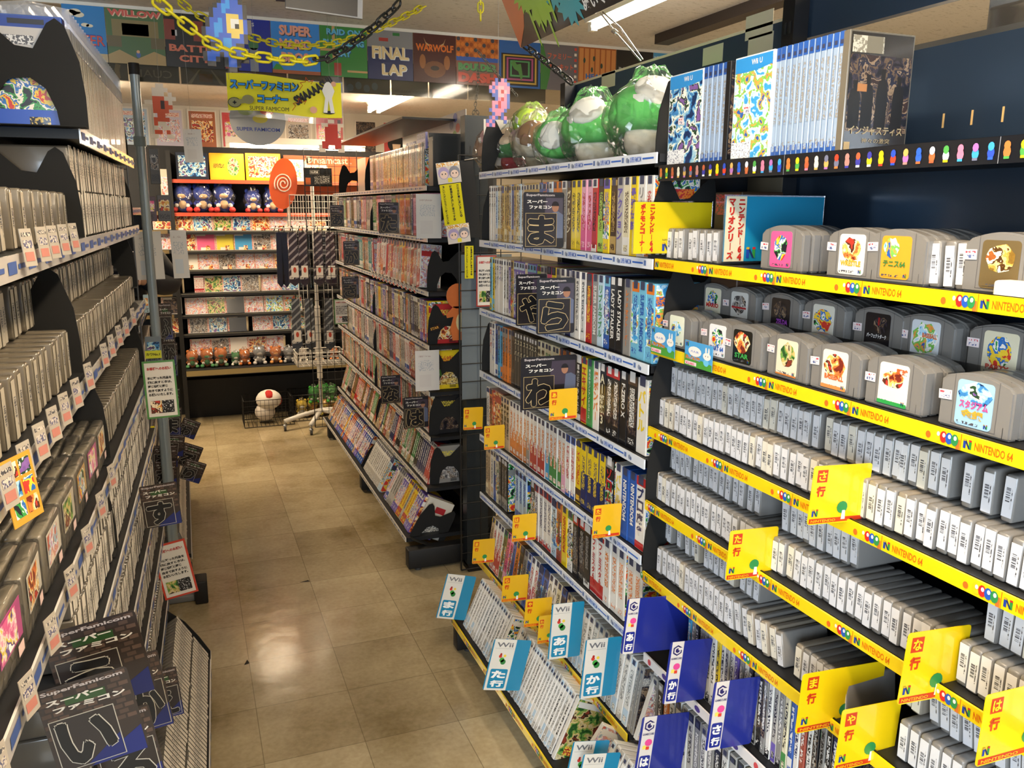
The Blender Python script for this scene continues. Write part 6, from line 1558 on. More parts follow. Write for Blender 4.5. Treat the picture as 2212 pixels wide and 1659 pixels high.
for i, (k, u0, v0, u1, v1, y, r, lb) in enumerate([
    ('ふ', 344, 655, 372, 733, 3.75, 0, 'high on the bay beyond the pole'), ('む', 350, 715, 380, 790, 3.9, 0, 'below the ふ card'), ('も', 356, 740, 384, 812, 4.2, .05, 'behind the む card'),
    ('ま', 345, 880, 392, 940, 3.72, .1, 'left of the わ card'), ('わ', 388, 906, 428, 945, 3.95, .45, 'jutting over the floor, upper'), ('ゆ', 352, 940, 398, 985, 3.70, .15, 'low, between the pole and the floor'),
    ('み', 330, 962, 384, 1010, 3.62, .05, 'behind the steel pole, upper'), ('な', 334, 995, 382, 1050, 3.60, .05, 'behind the steel pole, lower'), ('る', 388, 960, 432, 1010, 3.90, .42, 'jutting over the floor, middle'), ('り', 392, 995, 440, 1040, 3.72, .42, 'jutting over the floor, lowest'),
    ('ひ', 356, 838, 388, 898, 4.0, .1, 'peeping beside the green notice')]):
    lcard(k, u0, v0, u1, v1, y, S_(k, lb), r)
# handhelds and small things hung by the pole
def hung(u0, v0, u1, v1, y, c, art_, label, name='clear_pouch'):
    a = P(u0, v0, y=y); b = P(u1, v1, y=y); w = b.x-a.x; h = a.z-b.z; m = MB()
    m.bbox((-w/2, 0, -h/2), (w/2, .012, h/2), mat(c, .35, coat=.5), .002, 1, False); m.quad((-w*.38, 0, -h*.1), X, Z, w*.76, h*.42, ART[art_], .0005); m.quad((-w*.38, 0, -h*.42), X, Z, w*.76, h*.2, pr(c, '3a3a40', .5), .0005)
    o = m.obj(name); o.location = ((a.x+b.x)/2, y, (a.z+b.z)/2); tag(o, label, 'display item'); return o
hung(304, 424, 340, 478, 3.62, '5a4a58', 'pink', 'grey framed purple and pink picture pouch left of the pole', 'picture_pouch')
hung(338, 421, 372, 478, 3.68, '5a5a5e', 'warm', 'grey framed purple and red picture pouch right of the pole', 'picture_pouch')
hung(308, 637, 323, 676, 3.3, 'a8c0c8', 'warm', 'pale blue handheld game card left of the pole', 'handheld_card')
hung(312, 728, 352, 790, 3.45, '76828e', 'cool', 'grey console-shaped board with yellow tab on the pole', 'console_board')
m = MB(); m.slab((0, 0, 0), X, Z, .058, .030, .001, mat('d8dc3a', .4)); m.text('カワNo.1', (.004, 0, .010), X, Z, .011, INK, w=.048, lift=.0006, bold=.03); p = P(314, 775, y=3.43)
o = m.obj('yellow_tab'); o.location = p; tag(o, 'yellow tab lettered カワNo.1 on the grey console-shaped board', 'sign')
m = MB(); m.slab((0, 0, 0), X, Z, .02, .035, .001, mat('e8d820', .4)); m.text('1', (.008, 0, .008), X, Z, .014, INK, lift=.0006); p = P(323, 940, y=3.4); o = m.obj('yellow_tab'); o.location = p; tag(o, 'small yellow tab numbered 1 low beside the pole', 'sign')
hung(344, 365, 372, 457, 6.62, 'c8bca8', 'pastel', 'tall pale box with a red ring leaning against the far side shelf', 'tall_box')
hung(320, 320, 348, 398, 4.6, '57534c', 'grey', 'large dark grey handheld-shaped board hanging beyond the pole', 'hanging_board')
# steel pole with clamps
pl = empty('steel_pole', (-.125, 3.53, 0), 0, 'thin grey steel pole standing at the end of the left shelving', 'pole')
pl.rotation_euler = (0, 0, 0)
POLEM = mat('93a1aa', .3, .35, coat=.4, name='grey_pole_paint')
m = MB().tube((0, 0, .02), (0, 0, .80), .021, POLEM, 14); m.tube((0, 0, .80), (0, 0, 2.09), .017, POLEM, 14); m.tube((0, 0, .79), (0, 0, .81), .023, STEEL, 14); m.obj('tube', pl)
MB().tube((0, 0, 2.085), (0, 0, 2.125), .019, BLACK, 12).obj('cap', pl)
MB().tube((0, 0, 1.83), (0, 0, 1.865), .022, mat('7a8a90', .4), 14).obj('collar', pl)
MB().bbox((-.05, -.06, .0), (.08, .05, .03), mat('6a6c6e', .5), .006, 2).obj('base', pl)
m = MB(); m.bbox((-.02, -.07, .0), (.03, .02, .10), BLACK, .006, 2); o = m.obj('floor_block'); o.location = (-.035, 3.50, 0); tag(o, 'small black shelving foot on the floor beside the red notice', 'block')  # foot of the left shelving, built as a separate block
# wire grid behind the pole
def wire_grid(u, v, w, h, nx, nz, r, mt, c):
    m = MB(); c = Vector(c)
    for i in range(nx+1): m.tube(c + u*(w*i/nx), c + u*(w*i/nx) + v*h, r*(1.8 if i in (0, nx) else 1), mt, 6)
    for j in range(nz+1): m.tube(c + v*(h*j/nz), c + v*(h*j/nz) + u*w, r*(1.8 if j in (0, nz) else 1), mt, 6)
    return m
m = wire_grid(X, Z, .30, 1.55, 5, 26, .0017, mat('6a6c70', .3, .8), (0, 0, 0)); o = m.obj('wire_grid'); o.location = (-.47, 3.40, .25); tag(o, 'thin grey wire grid behind the left shelf ends beside the pole', 'wire grid')
# ================================================================== far wall shelving contents
def cd_mesh(art_, frame, sticker=True, w=.142, h=.125):
    m = MB(); m.bbox((0, -w/2, 0), (.010, w/2, h), mat(frame, .2, coat=.8), .001, 1, False)
    m.quad((-.0004, w/2-.016, .004), -Y, Z, w-.020, h-.008, ART[art_] if art_ in ART else mat(art_, .3, coat=.6))
    m.quad((-.0007, w/2-.016, h-.018), -Y, Z, (w-.02)*.5, .012, mat('d8d4cc', .4)); m.quad((-.0004, w/2-.002, .004), -Y, Z, .012, h-.008, pr('d8d4cc', 'c84a2a', .5))
    if sticker: m.quad((-.0010, w/2-.04, .001), -Y, Z, .035, .022, mat('dcd8d0', .4)); m.quad((-.0010, w/2-.075, .002), -Y, Z, .03, .034, ART['warm'], .0002)
    return m.mesh('disc_case')
CDN = {'pastel': 'pale pastel', 'warm': 'orange and brown', 'cool': 'blue and purple', 'mixed': 'many coloured', 'dark': 'dark', 'grey': 'grey', 'green': 'green', 'pink': 'pink', 'sky': 'light blue', 'd8608a': 'plain pink', 'd8c84a': 'plain yellow', '4a9ad0': 'plain blue', 'e0dcd4': 'white', '3a3a3c': 'charcoal'}
CD = {}
def cds(row, lst, zi, stick=False):
    z = b_z[zi] - .004
    wnames = ['', '', 'first', 'second', 'third', 'fourth', 'fifth', 'sixth', 'seventh']
    for i, (u, a) in enumerate(lst):
        k = (a, stick)
        if k not in CD: CD[k] = cd_mesh(a, 'd8d4ce' if a not in ('dark', '3a3a3c') else '2a2a2c', stick)
        p = P(u, 500, y=BY+.02); 
        o = inst('disc_case', CD[k], (P(u, 600, y=BY+.03).x, BY+.03, z), (0, .12 and -.0, PI/2-0.0)); o.rotation_euler = (math.radians(-7) if False else 0, 0, PI/2)
        tag(o, '%s disc case, %s from left, %s disc row, far shelves' % (CDN[a], ordw(i+1), wnames[zi]), 'disc case', 'disc cases on the far shelves')
        o.rotation_euler = (0, math.radians(9), PI/2)
cds(1, [(403,'warm'),(444,'cool'),(486,'green'),(527,'cool'),(568,'warm'),(607,'pastel'),(648,'pastel'),(690,'warm')], 2, True)
cds(2, [(406,'warm'),(448,'d8608a'),(490,'d8c84a'),(529,'4a9ad0'),(569,'grey'),(610,'pastel')], 3, True)
cds(3, [(409,'e0dcd4'),(451,'pastel'),(492,'grey'),(531,'pastel'),(571,'pastel'),(612,'warm')], 4, True)
cds(4, [(459,'green'),(499,'cool'),(539,'grey'),(584,'pastel'),(624,'cool')], 5)
cds(5, [(417,'pastel'),(461,'green'),(503,'3a3a3c'),(545,'pastel'),(588,'sky'),(630,'mixed')], 6)
cds(6, [(420,'grey'),(462,'cool'),(506,'3a3a3c'),(561,'pastel'),(601,'cool'),(640,'mixed')], 7)
cds(7, [(422,'pastel'),(465,'grey'),(506,'e0dcd4'),(546,'warm'),(586,'pastel')], 8)
for zi, lst in ((2, [(362, 'warm')]), (3, [(364, 'pastel')]), (6, [(366, 'dark')]), (7, [(364, 'warm')])):
    for u, a in lst:
        k = (a, False)
        if k not in CD: CD[k] = cd_mesh(a, 'd8d4ce', False)
        o = inst('disc_case', CD[k], (P(u, 600, y=BY+.03).x, BY+.03, b_z[zi]+.006), (0, math.radians(9), PI/2)); tag(o, '%s disc case on the narrow side shelf, left of %s disc row' % (CDN[a], ORD[zi-1]), 'disc case')
# spines left of the fourth row
for i in range(6):
    m = game_box(.011, .125, .12, 'w', acc='r', style=0, tcol='r', cover='pastel')
    o = inst('disc_case', m, (P(421+i*3.4, 610, y=BY+.03).x, BY+.03, b_z[5]-.004), (0, 0, PI/2)); tag(o, 'white disc case spine, %s from the left beside the green cover, fourth disc row' % ordw(i+1), 'disc case', 'white spines on the fourth disc row')
for u, z, lb in ((561, b_z[5], 'small cream bookend in the fourth disc row'), (529, b_z[7], 'small white bookend in the sixth disc row'), (608, b_z[8], 'thin white bookend ending the seventh disc row'), (394, b_z[5], 'small brass bookend left in the fourth disc row')):
    m = MB(); m.bbox((-.008, 0, 0), (.008, .10, .12), mat('c8b898', .4), .003, 1); m.ball((0, 0, .115), .010, mat('e0d8c8', .3), seg=10, rings=6)
    o = m.obj('bookend'); o.location = (P(u, 600, y=BY+.02).x, BY+.03, z-.004); tag(o, lb, 'bookend')
# framed pictures / boxes on top
def framed(u0, u1, v0, border, art_, label, txt=None, bg=None):
    a = P(u0, 350, y=BY+.06).x; b = P(u1, 350, y=BY+.06).x; z1 = P(u0, v0, y=BY+.06).z; z0 = b_z[0]-.004
    w = b-a; h = z1-z0; m = MB(); m.bbox((0, 0, 0), (w, .03, h), mat(border, .35, coat=.5), .003, 1, False)
    m.quad((w*.06, 0, h*.08), X, Z, w*.88, h*.84, mat(bg or border, .35, coat=.5), .0006)
    if bg: 
        m.poly([(math.cos(2*PI*i/16)*w*.17, math.sin(2*PI*i/16)*h*.34) for i in range(16)], (w*.68, 0, h*.5), X, Z, 0, ART[art_], .0012)
        m.quad((w*.10, 0, h*.45), X, Z, w*.32, h*.16, pr(bg, '3a2a10', .5), .0010)
    else: m.quad((w*.08, 0, h*.12), X, Z, w*.84, h*.76, ART[art_], .0010)
    o = m.obj('framed_picture'); o.location = (a, BY+.06, z0); tag(o, label, 'picture')
framed(379, 449, 328, '1a2030', 'cool', 'dark framed colourful picture, leftmost above the blue plush toys')
framed(452, 527, 330, 'e8a81a', 'green', 'yellow boxed board with a green globe above the blue plush toys', bg='f0b020')
framed(530, 606, 330, 'd89c14', 'warm', 'yellow framed picture with an orange and blue print above the plush toys')
framed(609, 657, 344, 'd8e0e8', 'sky', 'white box dotted with blue paw-like marks on the top far shelf')
framed(655, 707, 356, 'c8c4bc', 'warm', 'clear box with a red printed lid beside the orange board')
# orange board with lettering
a = P(612, 335, y=BY+.25); b = P(786, 400, y=BY+.25)
m = MB(); m.slab((0, 0, 0), X, Z, b.x-a.x+.25, a.z-b.z+.08, .01, mat('e0601c', .4, coat=.3)); zt2 = P(700, 354, y=BY+.25).z-(b.z-.08); m.text('Dreamcast', (P(662, 350, y=BY+.25).x-a.x, 0, zt2), X, Z, .055, mat('f0c8b0', .4), w=P(751, 350, y=BY+.25).x-P(662, 350, y=BY+.25).x, lift=.001, bold=.02); m.text('TM', (P(753, 350, y=BY+.25).x-a.x, 0, zt2), X, Z, .012, mat('f0c8b0', .4), lift=.001)
m.poly([(0, 0), (.03, 0), (.10, .09), (.06, .09)], (.12, 0, a.z-b.z-.02), X, Z, 0, mat('f0c8b0', .4), .001)
o = m.obj('orange_board'); o.location = (a.x, BY+.25, b.z-.08); tag(o, 'orange board with white Dreamcast lettering on the far wall shelves', 'sign')
# orange disc with a white spiral, tilted
a = P(612, 397, y=6.15)
m = MB(); m.poly([(math.cos(2*PI*i/32)*.095, math.sin(2*PI*i/32)*.175) for i in range(32)], (0, 0, 0), X, Z, .006, mat('dc5a1e', .35, coat=.4))
pts = []
for i in range(60): t = i/59*2.6*2*PI; r = .010+.020*t/(2*PI); pts.append((math.cos(t)*r, -.003, math.sin(t)*r*1.15))
m.path(pts, .0045, mat('f0d8c8', .4), 6)
o = m.obj('spiral_sign'); o.location = a; o.rotation_euler = (0, .12, 0); tag(o, 'tilted orange oval sign with a white spiral', 'sign')
# black notice with small figure
a = P(655, 362, y=6.10); b = P(718, 403, y=6.10); w = b.x-a.x; h = a.z-b.z
m = MB(); m.slab((0, 0, 0), X, Z, w, h, .004, mat('14130f', .25, coat=.8)); m.quad((w*.22, 0, h*.66), X, Z, w*.34, h*.22, mat('8a847a', .4), .0006); m.quad((w*.23, 0, h*.68), X, Z, w*.32, h*.18, mat('14130f', .3), .0008)
m.quad((w*.25, 0, h*.71), X, Z, w*.26, h*.12, pr('14130f', 'c8c4bc', .5), .0010); m.quad((w*.36, 0, h*.12), X, Z, w*.56, h*.46, pr('14130f', 'b8b4ac', .58), .0008); m.quad((w*.06, 0, h*.1), X, Z, w*.18, h*.36, mat('a8562a', .4), .0008)
o = m.obj('notice_board'); o.location = (a.x, 6.10, b.z); tag(o, 'small black notice with white lettering above the tie rack', 'sign')

# plush toys in clear bags on the far shelves
def bag(m, c, rx, ry, rz, seed=0, top=True):
    rr = random.Random(seed)
    ph = [rr.uniform(0, 6) for _ in range(4)]
    cr_ = [(rr.uniform(8, 26), rr.uniform(8, 26), rr.uniform(8, 26), rr.uniform(0, 6)) for _ in range(6)]
    def fn(co):
        k = 1 + sum(.016*abs(math.sin(co.x*a+co.y*b+co.z*c+d)) for a, b, c, d in cr_) - .05 + .07*math.sin(co.x*9+ph[0]) * math.cos(co.z*7+ph[1]) + .05*math.sin(co.y*13+ph[2])
        if co.z > .55 and top: return Vector((co.x*k*.75, co.y*k*.7, co.z*k*1.18))
        return Vector((co.x*k, co.y*k, max(co.z*k, -.98)))
    q = MB(); q.ball(c, (rx, ry, rz), BAG, seg=30 if rx > .06 else 16, rings=20 if rx > .06 else 12, fn=fn); q.sm = [False]*len(q.f); return m.join(q)
def soft_toy(name, loc, s, body, belly, feet, label, rz=0.0, seed=0, group='bagged plush toys on the far shelves', floor_=False):
    t = empty(name, loc, rz, label, 'plush toy', group)
    b = mat(body, .9, bump=.3, bscale=300)
    MB().ball((0, 0, s*.27), (s*.24, s*.22, s*.27), b).obj('body', t)
    m = MB(); m.ball((0, -s*.04, s*.68), (s*.33, s*.29, s*.30), b)
    for sx in (-1, 1): m.ball((sx*s*.22, 0, s*.93), (s*.09, s*.07, s*.10), b, seg=10, rings=8)
    m.obj('head', t)
    MB().ball((0, -s*.13, s*.28), (s*.15, s*.12, s*.17), mat(belly, .9)).ball((0, -s*.22, s*.60), (s*.17, s*.13, s*.11), mat(belly, .9)).obj('belly_patch', t)
    for sx in (-1, 1):
        MB().ball((sx*s*.26, -s*.28, s*.10), (s*.11, s*.20, s*.10), mat(feet, .7), seg=12, rings=8).obj('foot', t)
        m = MB(); m.path([(sx*s*.2, -.02*s, s*.42), (sx*s*.30, -s*.14, s*.32), (sx*s*.22, -s*.26, s*.26)], s*.045, b, 8); m.ball((sx*s*.2, -s*.28, s*.25), s*.08, mat('e4e0d8', .8), seg=10, rings=8); m.obj('arm', t)
    m = MB(); bag(m, (0, -s*.06, s*.52), s*.37, s*.42, s*.53, seed); m.obj('plastic_bag', t)
    return t
for i, (u, sc) in enumerate(((398, 1.0), (437, 1.0), (484, 1.05), (545, .85), (590, .95))):
    p = P(u, 450, y=BY+.12); soft_toy('plush_toy', (p.x, BY+.085, b_z[1]-.004), .20*sc, '1f3c9c', 'd8b890', 'b82a28', 'blue plush toy with red feet in a clear bag, %s from the left' % ordw(i+1), seed=i, rz=(-.25, .2, 0, .1, -.1)[i])
zq = zb_+.001
for i, (u, c1, c2, sz) in enumerate(((417, 'b8682a', '3f7a4a', .13), (449, 'b8682a', '3f7a4a', .14), (479, 'b8682a', '4a6a4a', .14), (511, '3f7a4a', 'd8d4c8', .10), (530, 'b8682a', 'b8682a', .12), (562, '8a8c90', 'b8b4b0', .14), (597, 'b8682a', 'c88a4a', .13), (625, '7a7c80', '9a9a9a', .12), (656, '9a9088', 'c8c0b4', .10), (690, 'b0a8a0', 'c8a080', .10), (722, 'b8682a', 'b8682a', .10))):
    x = P(u, 800, y=BY).x; soft_toy('plush_toy', (x, BY-.0, zq), sz, c1, c2, c2, '%s plush toy in a bag, %s from the left on the low far shelf' % ({'b8682a': 'orange', '3f7a4a': 'green', '8a8c90': 'grey', '7a7c80': 'grey', '9a9088': 'taupe', 'b0a8a0': 'pale'}[c1], ordw(i+1)), seed=20+i, group='bagged plush toys on the low far shelf')
# wire baskets on the floor
def basket(loc, w, d, h, label):
    t = empty('wire_basket', loc, 0, label, 'basket', None); m = MB(); bk = mat('101012', .4)
    for j in range(6): z = h*j/5; m.path([(-w/2, -d/2, z), (w/2, -d/2, z), (w/2, d/2, z), (-w/2, d/2, z), (-w/2, -d/2, z)], .0016 if 0 < j < 5 else .003, bk, 6)
    n = int(w/.03)
    for i in range(n+1): x = -w/2+w*i/n; m.tube((x, -d/2, 0), (x, -d/2, h), .0014, bk, 5); m.tube((x, d/2, 0), (x, d/2, h), .0014, bk, 5); m.tube((x, -d/2, 0), (x, d/2, 0), .0014, bk, 5)
    n = int(d/.03)
    for i in range(n+1): y = -d/2+d*i/n; m.tube((-w/2, y, 0), (-w/2, y, h), .0014, bk, 5); m.tube((w/2, y, 0), (w/2, y, h), .0014, bk, 5)
    m.obj('wire_frame', t); return t
pa = P(570, 888, z=.0); basket((pa.x, 6.42, .004), .36, .26, .20, 'black wire basket with one red and white plush, below the far shelves')
pb = P(668, 872, z=.0); basket((pb.x+.0, 6.50, .004), .42, .26, .20, 'black wire basket of yellow and green plush toys, below the far shelves')
t = empty('plush_toy', (pa.x-.02, 6.42, .012), 0, 'red and white spotted round plush in the left wire basket', 'plush toy')
MB().ball((0, 0, .075), (.075, .07, .07), mat('d8cfc4', .9)).obj('body', t); MB().ball((0.03, -.01, .17), (.095, .09, .075), mat('ddd6cc', .9)).obj('head', t)
m = MB(); m.ball((.03, -.03, .20), (.045, .065, .045), mat('b8241e', .8), seg=12, rings=8); m.ball((.105, -.01, .16), (.022, .04, .04), mat('b8241e', .8), seg=10, rings=8); m.obj('spots', t)
for i, (dx, c1, c2, z) in enumerate(((-.13, 'd8b83a', 'd8d4c8', 0), (-.03, 'd8b83a', 'c87a2a', 0), (.07, 'd89a2a', 'd8c84a', 0), (.15, 'd8b83a', 'd89a2a', 0), (-.02, '2f8a2a', '3a9a34', .10), (.06, '2f8a2a', '3a9a34', .11), (.13, '2f7a2a', '4aa040', .10))):
    soft_toy('plush_toy', (pb.x+dx*.9, 6.50+.02*(i % 2), .012+z), .13, c1, c2, c2, '%s plush toy, %s from the left in the right wire basket, %s layer' % ('green' if z else 'yellow', ordw(i+1 if not z else i-3), 'upper' if z else 'lower'), seed=50+i, group='plush toys in the right wire basket')
# ================================================================== tie stand
TX, TY = .885, 6.22
ts = empty('tie_stand', (TX, TY, 0), 0, 'white rotating stand hung with striped ties at the end of the aisle', 'display stand')
wm = mat('d8d4cc', .35, name='white_stand_metal')
MB().tube((0, 0, .10), (0, 0, 1.83), .013, wm, 14).tube((0, 0, .12), (0, 0, .36), .0145, CHROME, 14).tube((0, 0, .36), (0, 0, .9), .020, wm, 12).obj('pole', ts)
for i, a in enumerate((200, 247, 20, 315)):
    r = math.radians(a); e = Vector((math.cos(r)*.30, math.sin(r)*.30, .075)); m = MB()
    m.path([(0, 0, .115), (e.x*.5, e.y*.5, .10), tuple(e)], .018, wm, 6); o = m.obj('leg', ts)
    c = MB(); c.tube((e.x, e.y, .045), (e.x, e.y, .075), .008, CHROME, 8); c.tube((e.x-.008, e.y, .022), (e.x+.008, e.y, .022), .022, mat('3a3a3c', .5), 12); c.bbox((e.x-.014, e.y-.014, .03), (e.x+.014, e.y+.014, .05), CHROME, .004, 1); c.obj('caster', o)
z1 = P(690, 422, y=TY).z; z0 = P(690, 490, y=TY).z
m = MB()
for sgn in (-1, 1):
    m.join(wire_grid(X, Z, .34, z1-z0, 9, 5, .0018, wm, (-.17, sgn*.08, z0))); m.join(wire_grid(Y, Z, .16, z1-z0, 4, 5, .0018, wm, (sgn*.17, -.08, z0)))
m.obj('upper_wire_frame', ts)
zl = P(690, 790, y=TY).z; m = MB(); 
for xx in (-.09, .09): m.join(wire_grid(X, Z, .06, z0-zl-.1, 2, 14, .0018, wm, (xx-.03, .03, zl+.1)))
m.obj('lower_wire_frame', ts)
zb1 = P(690, 757, y=TY).z; zb2 = P(690, 784, y=TY).z; m = MB()
for sgn in (-1, 1): m.join(wire_grid(X, Z, .34, zb1-zb2, 8, 3, .0018, wm, (-.17, sgn*.12, zb2))); m.join(wire_grid(Y, Z, .24, zb1-zb2, 6, 3, .0018, wm, (sgn*.17, -.12, zb2)))
m.join(wire_grid(X, Y, .34, .24, 8, 6, .0018, wm, (-.17, -.12, zb2))); m.obj('basket', ts)
def stripe_mat(c1, c2, ang, sc=26.0, name='tie'):
    m = bpy.data.materials.new('striped_' + name); m.use_nodes = True; nt = m.node_tree; N = nt.nodes.new; L = nt.links.new; b = nt.nodes['Principled BSDF']
    b.inputs['Roughness'].default_value = .45; b.inputs['Sheen Weight'].default_value = .4
    tc = N('ShaderNodeTexCoord'); mp = N('ShaderNodeMapping'); mp.inputs['Rotation'].default_value = (0, ang, 0); L(tc.outputs['Object'], mp.inputs[0])
    sp = N('ShaderNodeSeparateXYZ'); L(mp.outputs[0], sp.inputs[0]); k = N('ShaderNodeMath'); k.operation = 'MULTIPLY'; k.inputs[1].default_value = sc; L(sp.outputs[2], k.inputs[0])
    f = N('ShaderNodeMath'); f.operation = 'FRACT'; L(k.outputs[0], f.inputs[0]); g = N('ShaderNodeMath'); g.operation = 'GREATER_THAN'; g.inputs[1].default_value = .68; L(f.outputs[0], g.inputs[0])
    mx = N('ShaderNodeMix'); mx.data_type = 'RGBA'; mx.inputs[6].default_value = lin(c1); mx.inputs[7].default_value = lin(c2); L(g.outputs[0], mx.inputs[0]); L(mx.outputs[2], b.inputs['Base Color']); return m
TPU = stripe_mat('36202e', 'b8aeb0', .75, name='purple_tie'); TGR = stripe_mat('4a4e54', 'a8adb0', .75, name='grey_tie'); TNV = mat('10183a', .6, name='navy_tie')
def tie(u, v0, v1, y, m_, label, grp, tagged=True, tipc=None, w=.085):
    a = P(u, v0, y=y); b = P(u, v1, y=y); h = a.z-b.z
    t = empty('necktie', (a.x, y, b.z), 0, label, 'necktie', grp)
    m = MB(); m.poly([(0, 0), (w/2, h*.09), (w*.36, h), (-w*.36, h), (-w/2, h*.09)], (0, 0, 0), X, Z, .012, m_)
    if tipc: m.poly([(0, 0), (w/2, h*.09), (w*.46, h*.16), (-w*.5, h*.16-.02), (-w/2, h*.09)], (0, 0, 0), X, Z, 0, tipc, .0008)
    m.obj('tie_blade', t)
    m = MB(); m.slab((-w*.56, -.004, -.01), X, Z, w*1.12, h+.02, .02, TIEBAG); m.obj('plastic_sleeve', t)
    m = MB(); m.path([(0, 0, h), (0, 0, h+.02), (.0, -.01, h+.035), (0, .01, h+.04)], .003, BLACKM, 6); m.obj('hook', t)
    if tagged:
        m = MB(); m.slab((-.022, -.010, h*.17), X, Z, .050, h*.22, .001, mat('dcd8d0', .4)); m.poly([(math.cos(2*PI*i/10)*.011, math.sin(2*PI*i/10)*.020) for i in range(10)], (.002, -.010, h*.31), X, Z, 0, mat('b8442a', .5), .0008)
        m.slab((-.034, -.011, h*.14), X, Z, .026, .022, .001, mat('dcd8d0', .4)); m.quad((-.030, -.011, h*.14+.003), X, Z, .018, .012, pr('dcd8d0', '3a3a3a', .5), .0006)
        m.path([(.0, -.008, h*.52), (.003, -.010, h*.39)], .0006, mat('c8c4bc', .4), 4); m.obj('hang_tag', t)
    return t
for i, u in enumerate((632, 654, 686, 712)): tie(u, 502, 619, TY-.10, TPU, 'purple and silver striped tie, %s from the left on the upper row' % ordw(i+1), 'purple striped ties', True, mat('36202e', .5), w=.078)
for i, u in enumerate((602, 614)): tie(u, 502, 622, TY-.04, TNV, 'plain navy tie, %s from the left beside the purple ones' % ordw(i+1), 'plain navy ties', False, w=.05)
for i, u in enumerate((638, 667, 709)): tie(u, 645, 757, TY-.10, TGR, 'grey striped tie, %s from the left on the lower row' % ordw(i+1), 'grey striped ties', True, mat('3f444c', .5), w=.075)
m = MB(); 
for i in range(9): m.tube((.60+i*.055-.005, TY-.11, P(690, 499, y=TY-.11).z), (.60+i*.055+.01, TY-.09, P(690, 488, y=TY-.11).z), .004, BLACKM, 6)
m.tube((.57, TY-.10, P(690, 493, y=TY-.1).z), (1.07, TY-.10, P(690, 493, y=TY-.1).z), .004, wm, 8); m.xf(Matrix.Translation((-TX, -TY, 0))); m.obj('hook_bar', ts)
m = MB(); m.ball((0, 0, .045), (.07, .06, .045), mat('1f2f9a', .5, coat=.6)); m2 = m.obj('blue_bag'); m2.location = (1.0, 6.12, 0); tag(m2, 'crumpled blue bag on the floor behind the tie stand', 'bag')

# person in dark clothes, mostly hidden by the bay beyond the pole
t = empty('person', (-.36, 5.02, 0), 0, 'person in a dark jacket leaning behind the left shelving, elbow showing', 'person')
def skinned(name, verts, edges, rad, mt, parent, root=0, sub=2):
    me = bpy.data.meshes.new(name); me.from_pydata(verts, edges, []); me.materials.append(mt)
    o = bpy.data.objects.new(name, me); COL.objects.link(o); o.parent = parent
    s = o.modifiers.new('skin', 'SKIN'); s.use_smooth_shade = True
    for i, r in enumerate(rad): me.skin_vertices[0].data[i].radius = (r, r)
    me.skin_vertices[0].data[root].use_root = True
    q = o.modifiers.new('sub', 'SUBSURF'); q.levels = sub; q.render_levels = sub; return o
SKIN = mat('c89a7c', .5, name='skin')
V = [(0,0,.92),(0,-.02,1.12),(0,-.05,1.36),(0,-.06,1.46),(0,-.10,1.58),(.17,-.06,1.38),(.29,-.02,1.17),(.12,-.26,1.24),(-.17,-.06,1.38),(-.26,-.08,1.12),(-.22,-.30,1.05),(.09,0,.86),(.10,-.02,.48),(.10,.02,.08),(.10,-.12,.04),(-.09,0,.86),(-.10,-.02,.48),(-.10,.02,.08),(-.10,-.12,.04)]
Ed = [(0,1),(1,2),(2,3),(3,4),(2,5),(5,6),(6,7),(2,8),(8,9),(9,10),(0,11),(11,12),(12,13),(13,14),(0,15),(15,16),(16,17),(17,18)]
Rd = [.15,.15,.14,.055,.075,.07,.055,.04,.07,.055,.04,.09,.065,.045,.04,.09,.065,.045,.04]
body = skinned('body', V, Ed, [r*.66 for r in Rd], SKIN, t)
JK = mat('15181f', .75, bump=.3, bscale=60, name='dark_jacket_cloth')
skinned('jacket', V[:7]+[(.15,-.23,1.235)]+V[8:10]+[(-.225,-.27,1.055)], [e for e in Ed if max(e) <= 10 and e not in ((3,4),)], [.17,.17,.15,.05,.02,.085,.075,.055,.085,.075,.055], JK, t)
skinned('trousers', [(0,0,.93),(.09,0,.86),(.10,-.02,.48),(.10,.02,.10),(-.09,0,.86),(-.10,-.02,.48),(-.10,.02,.10)], [(0,1),(1,2),(2,3),(0,4),(4,5),(5,6)], [.16,.11,.08,.065,.11,.08,.065], mat('1a1c24', .8), t)
m = MB()
def hf(co): 
    k = 1 + (.10 if co.z < -.3 and co.y < 0 else 0); return Vector((co.x*(1-.18*max(0, -co.z)), co.y*k, co.z))
m.ball((0, -.10, 1.615), (.075, .092, .115), SKIN, fn=hf)
m.add([(-.012,-.185,1.605),(.012,-.185,1.605),(0,-.215,1.595),(0,-.185,1.645)], [(0,1,2),(1,3,2),(3,0,2)], SKIN, True)
for sx in (-1, 1): m.ball((sx*.028, -.183, 1.628), (.011, .008, .007), WHITE, seg=10, rings=6); m.ball((sx*.028, -.190, 1.628), (.005, .004, .006), INK, seg=8, rings=6); m.ball((sx*.076, -.09, 1.61), (.010, .018, .028), SKIN, seg=8, rings=6)
m.ball((0, -.187, 1.565), (.022, .008, .006), mat('9a5a50', .5), seg=10, rings=6); m.obj('head', t)
MB().ball((0, -.080, 1.65), (.086, .098, .095), mat('0e0c0c', .7), fn=lambda c: Vector((c.x, c.y if c.y > -.3 else c.y*.75, max(c.z, -.75 if c.y > 0 else .1)))).obj('hair', t)
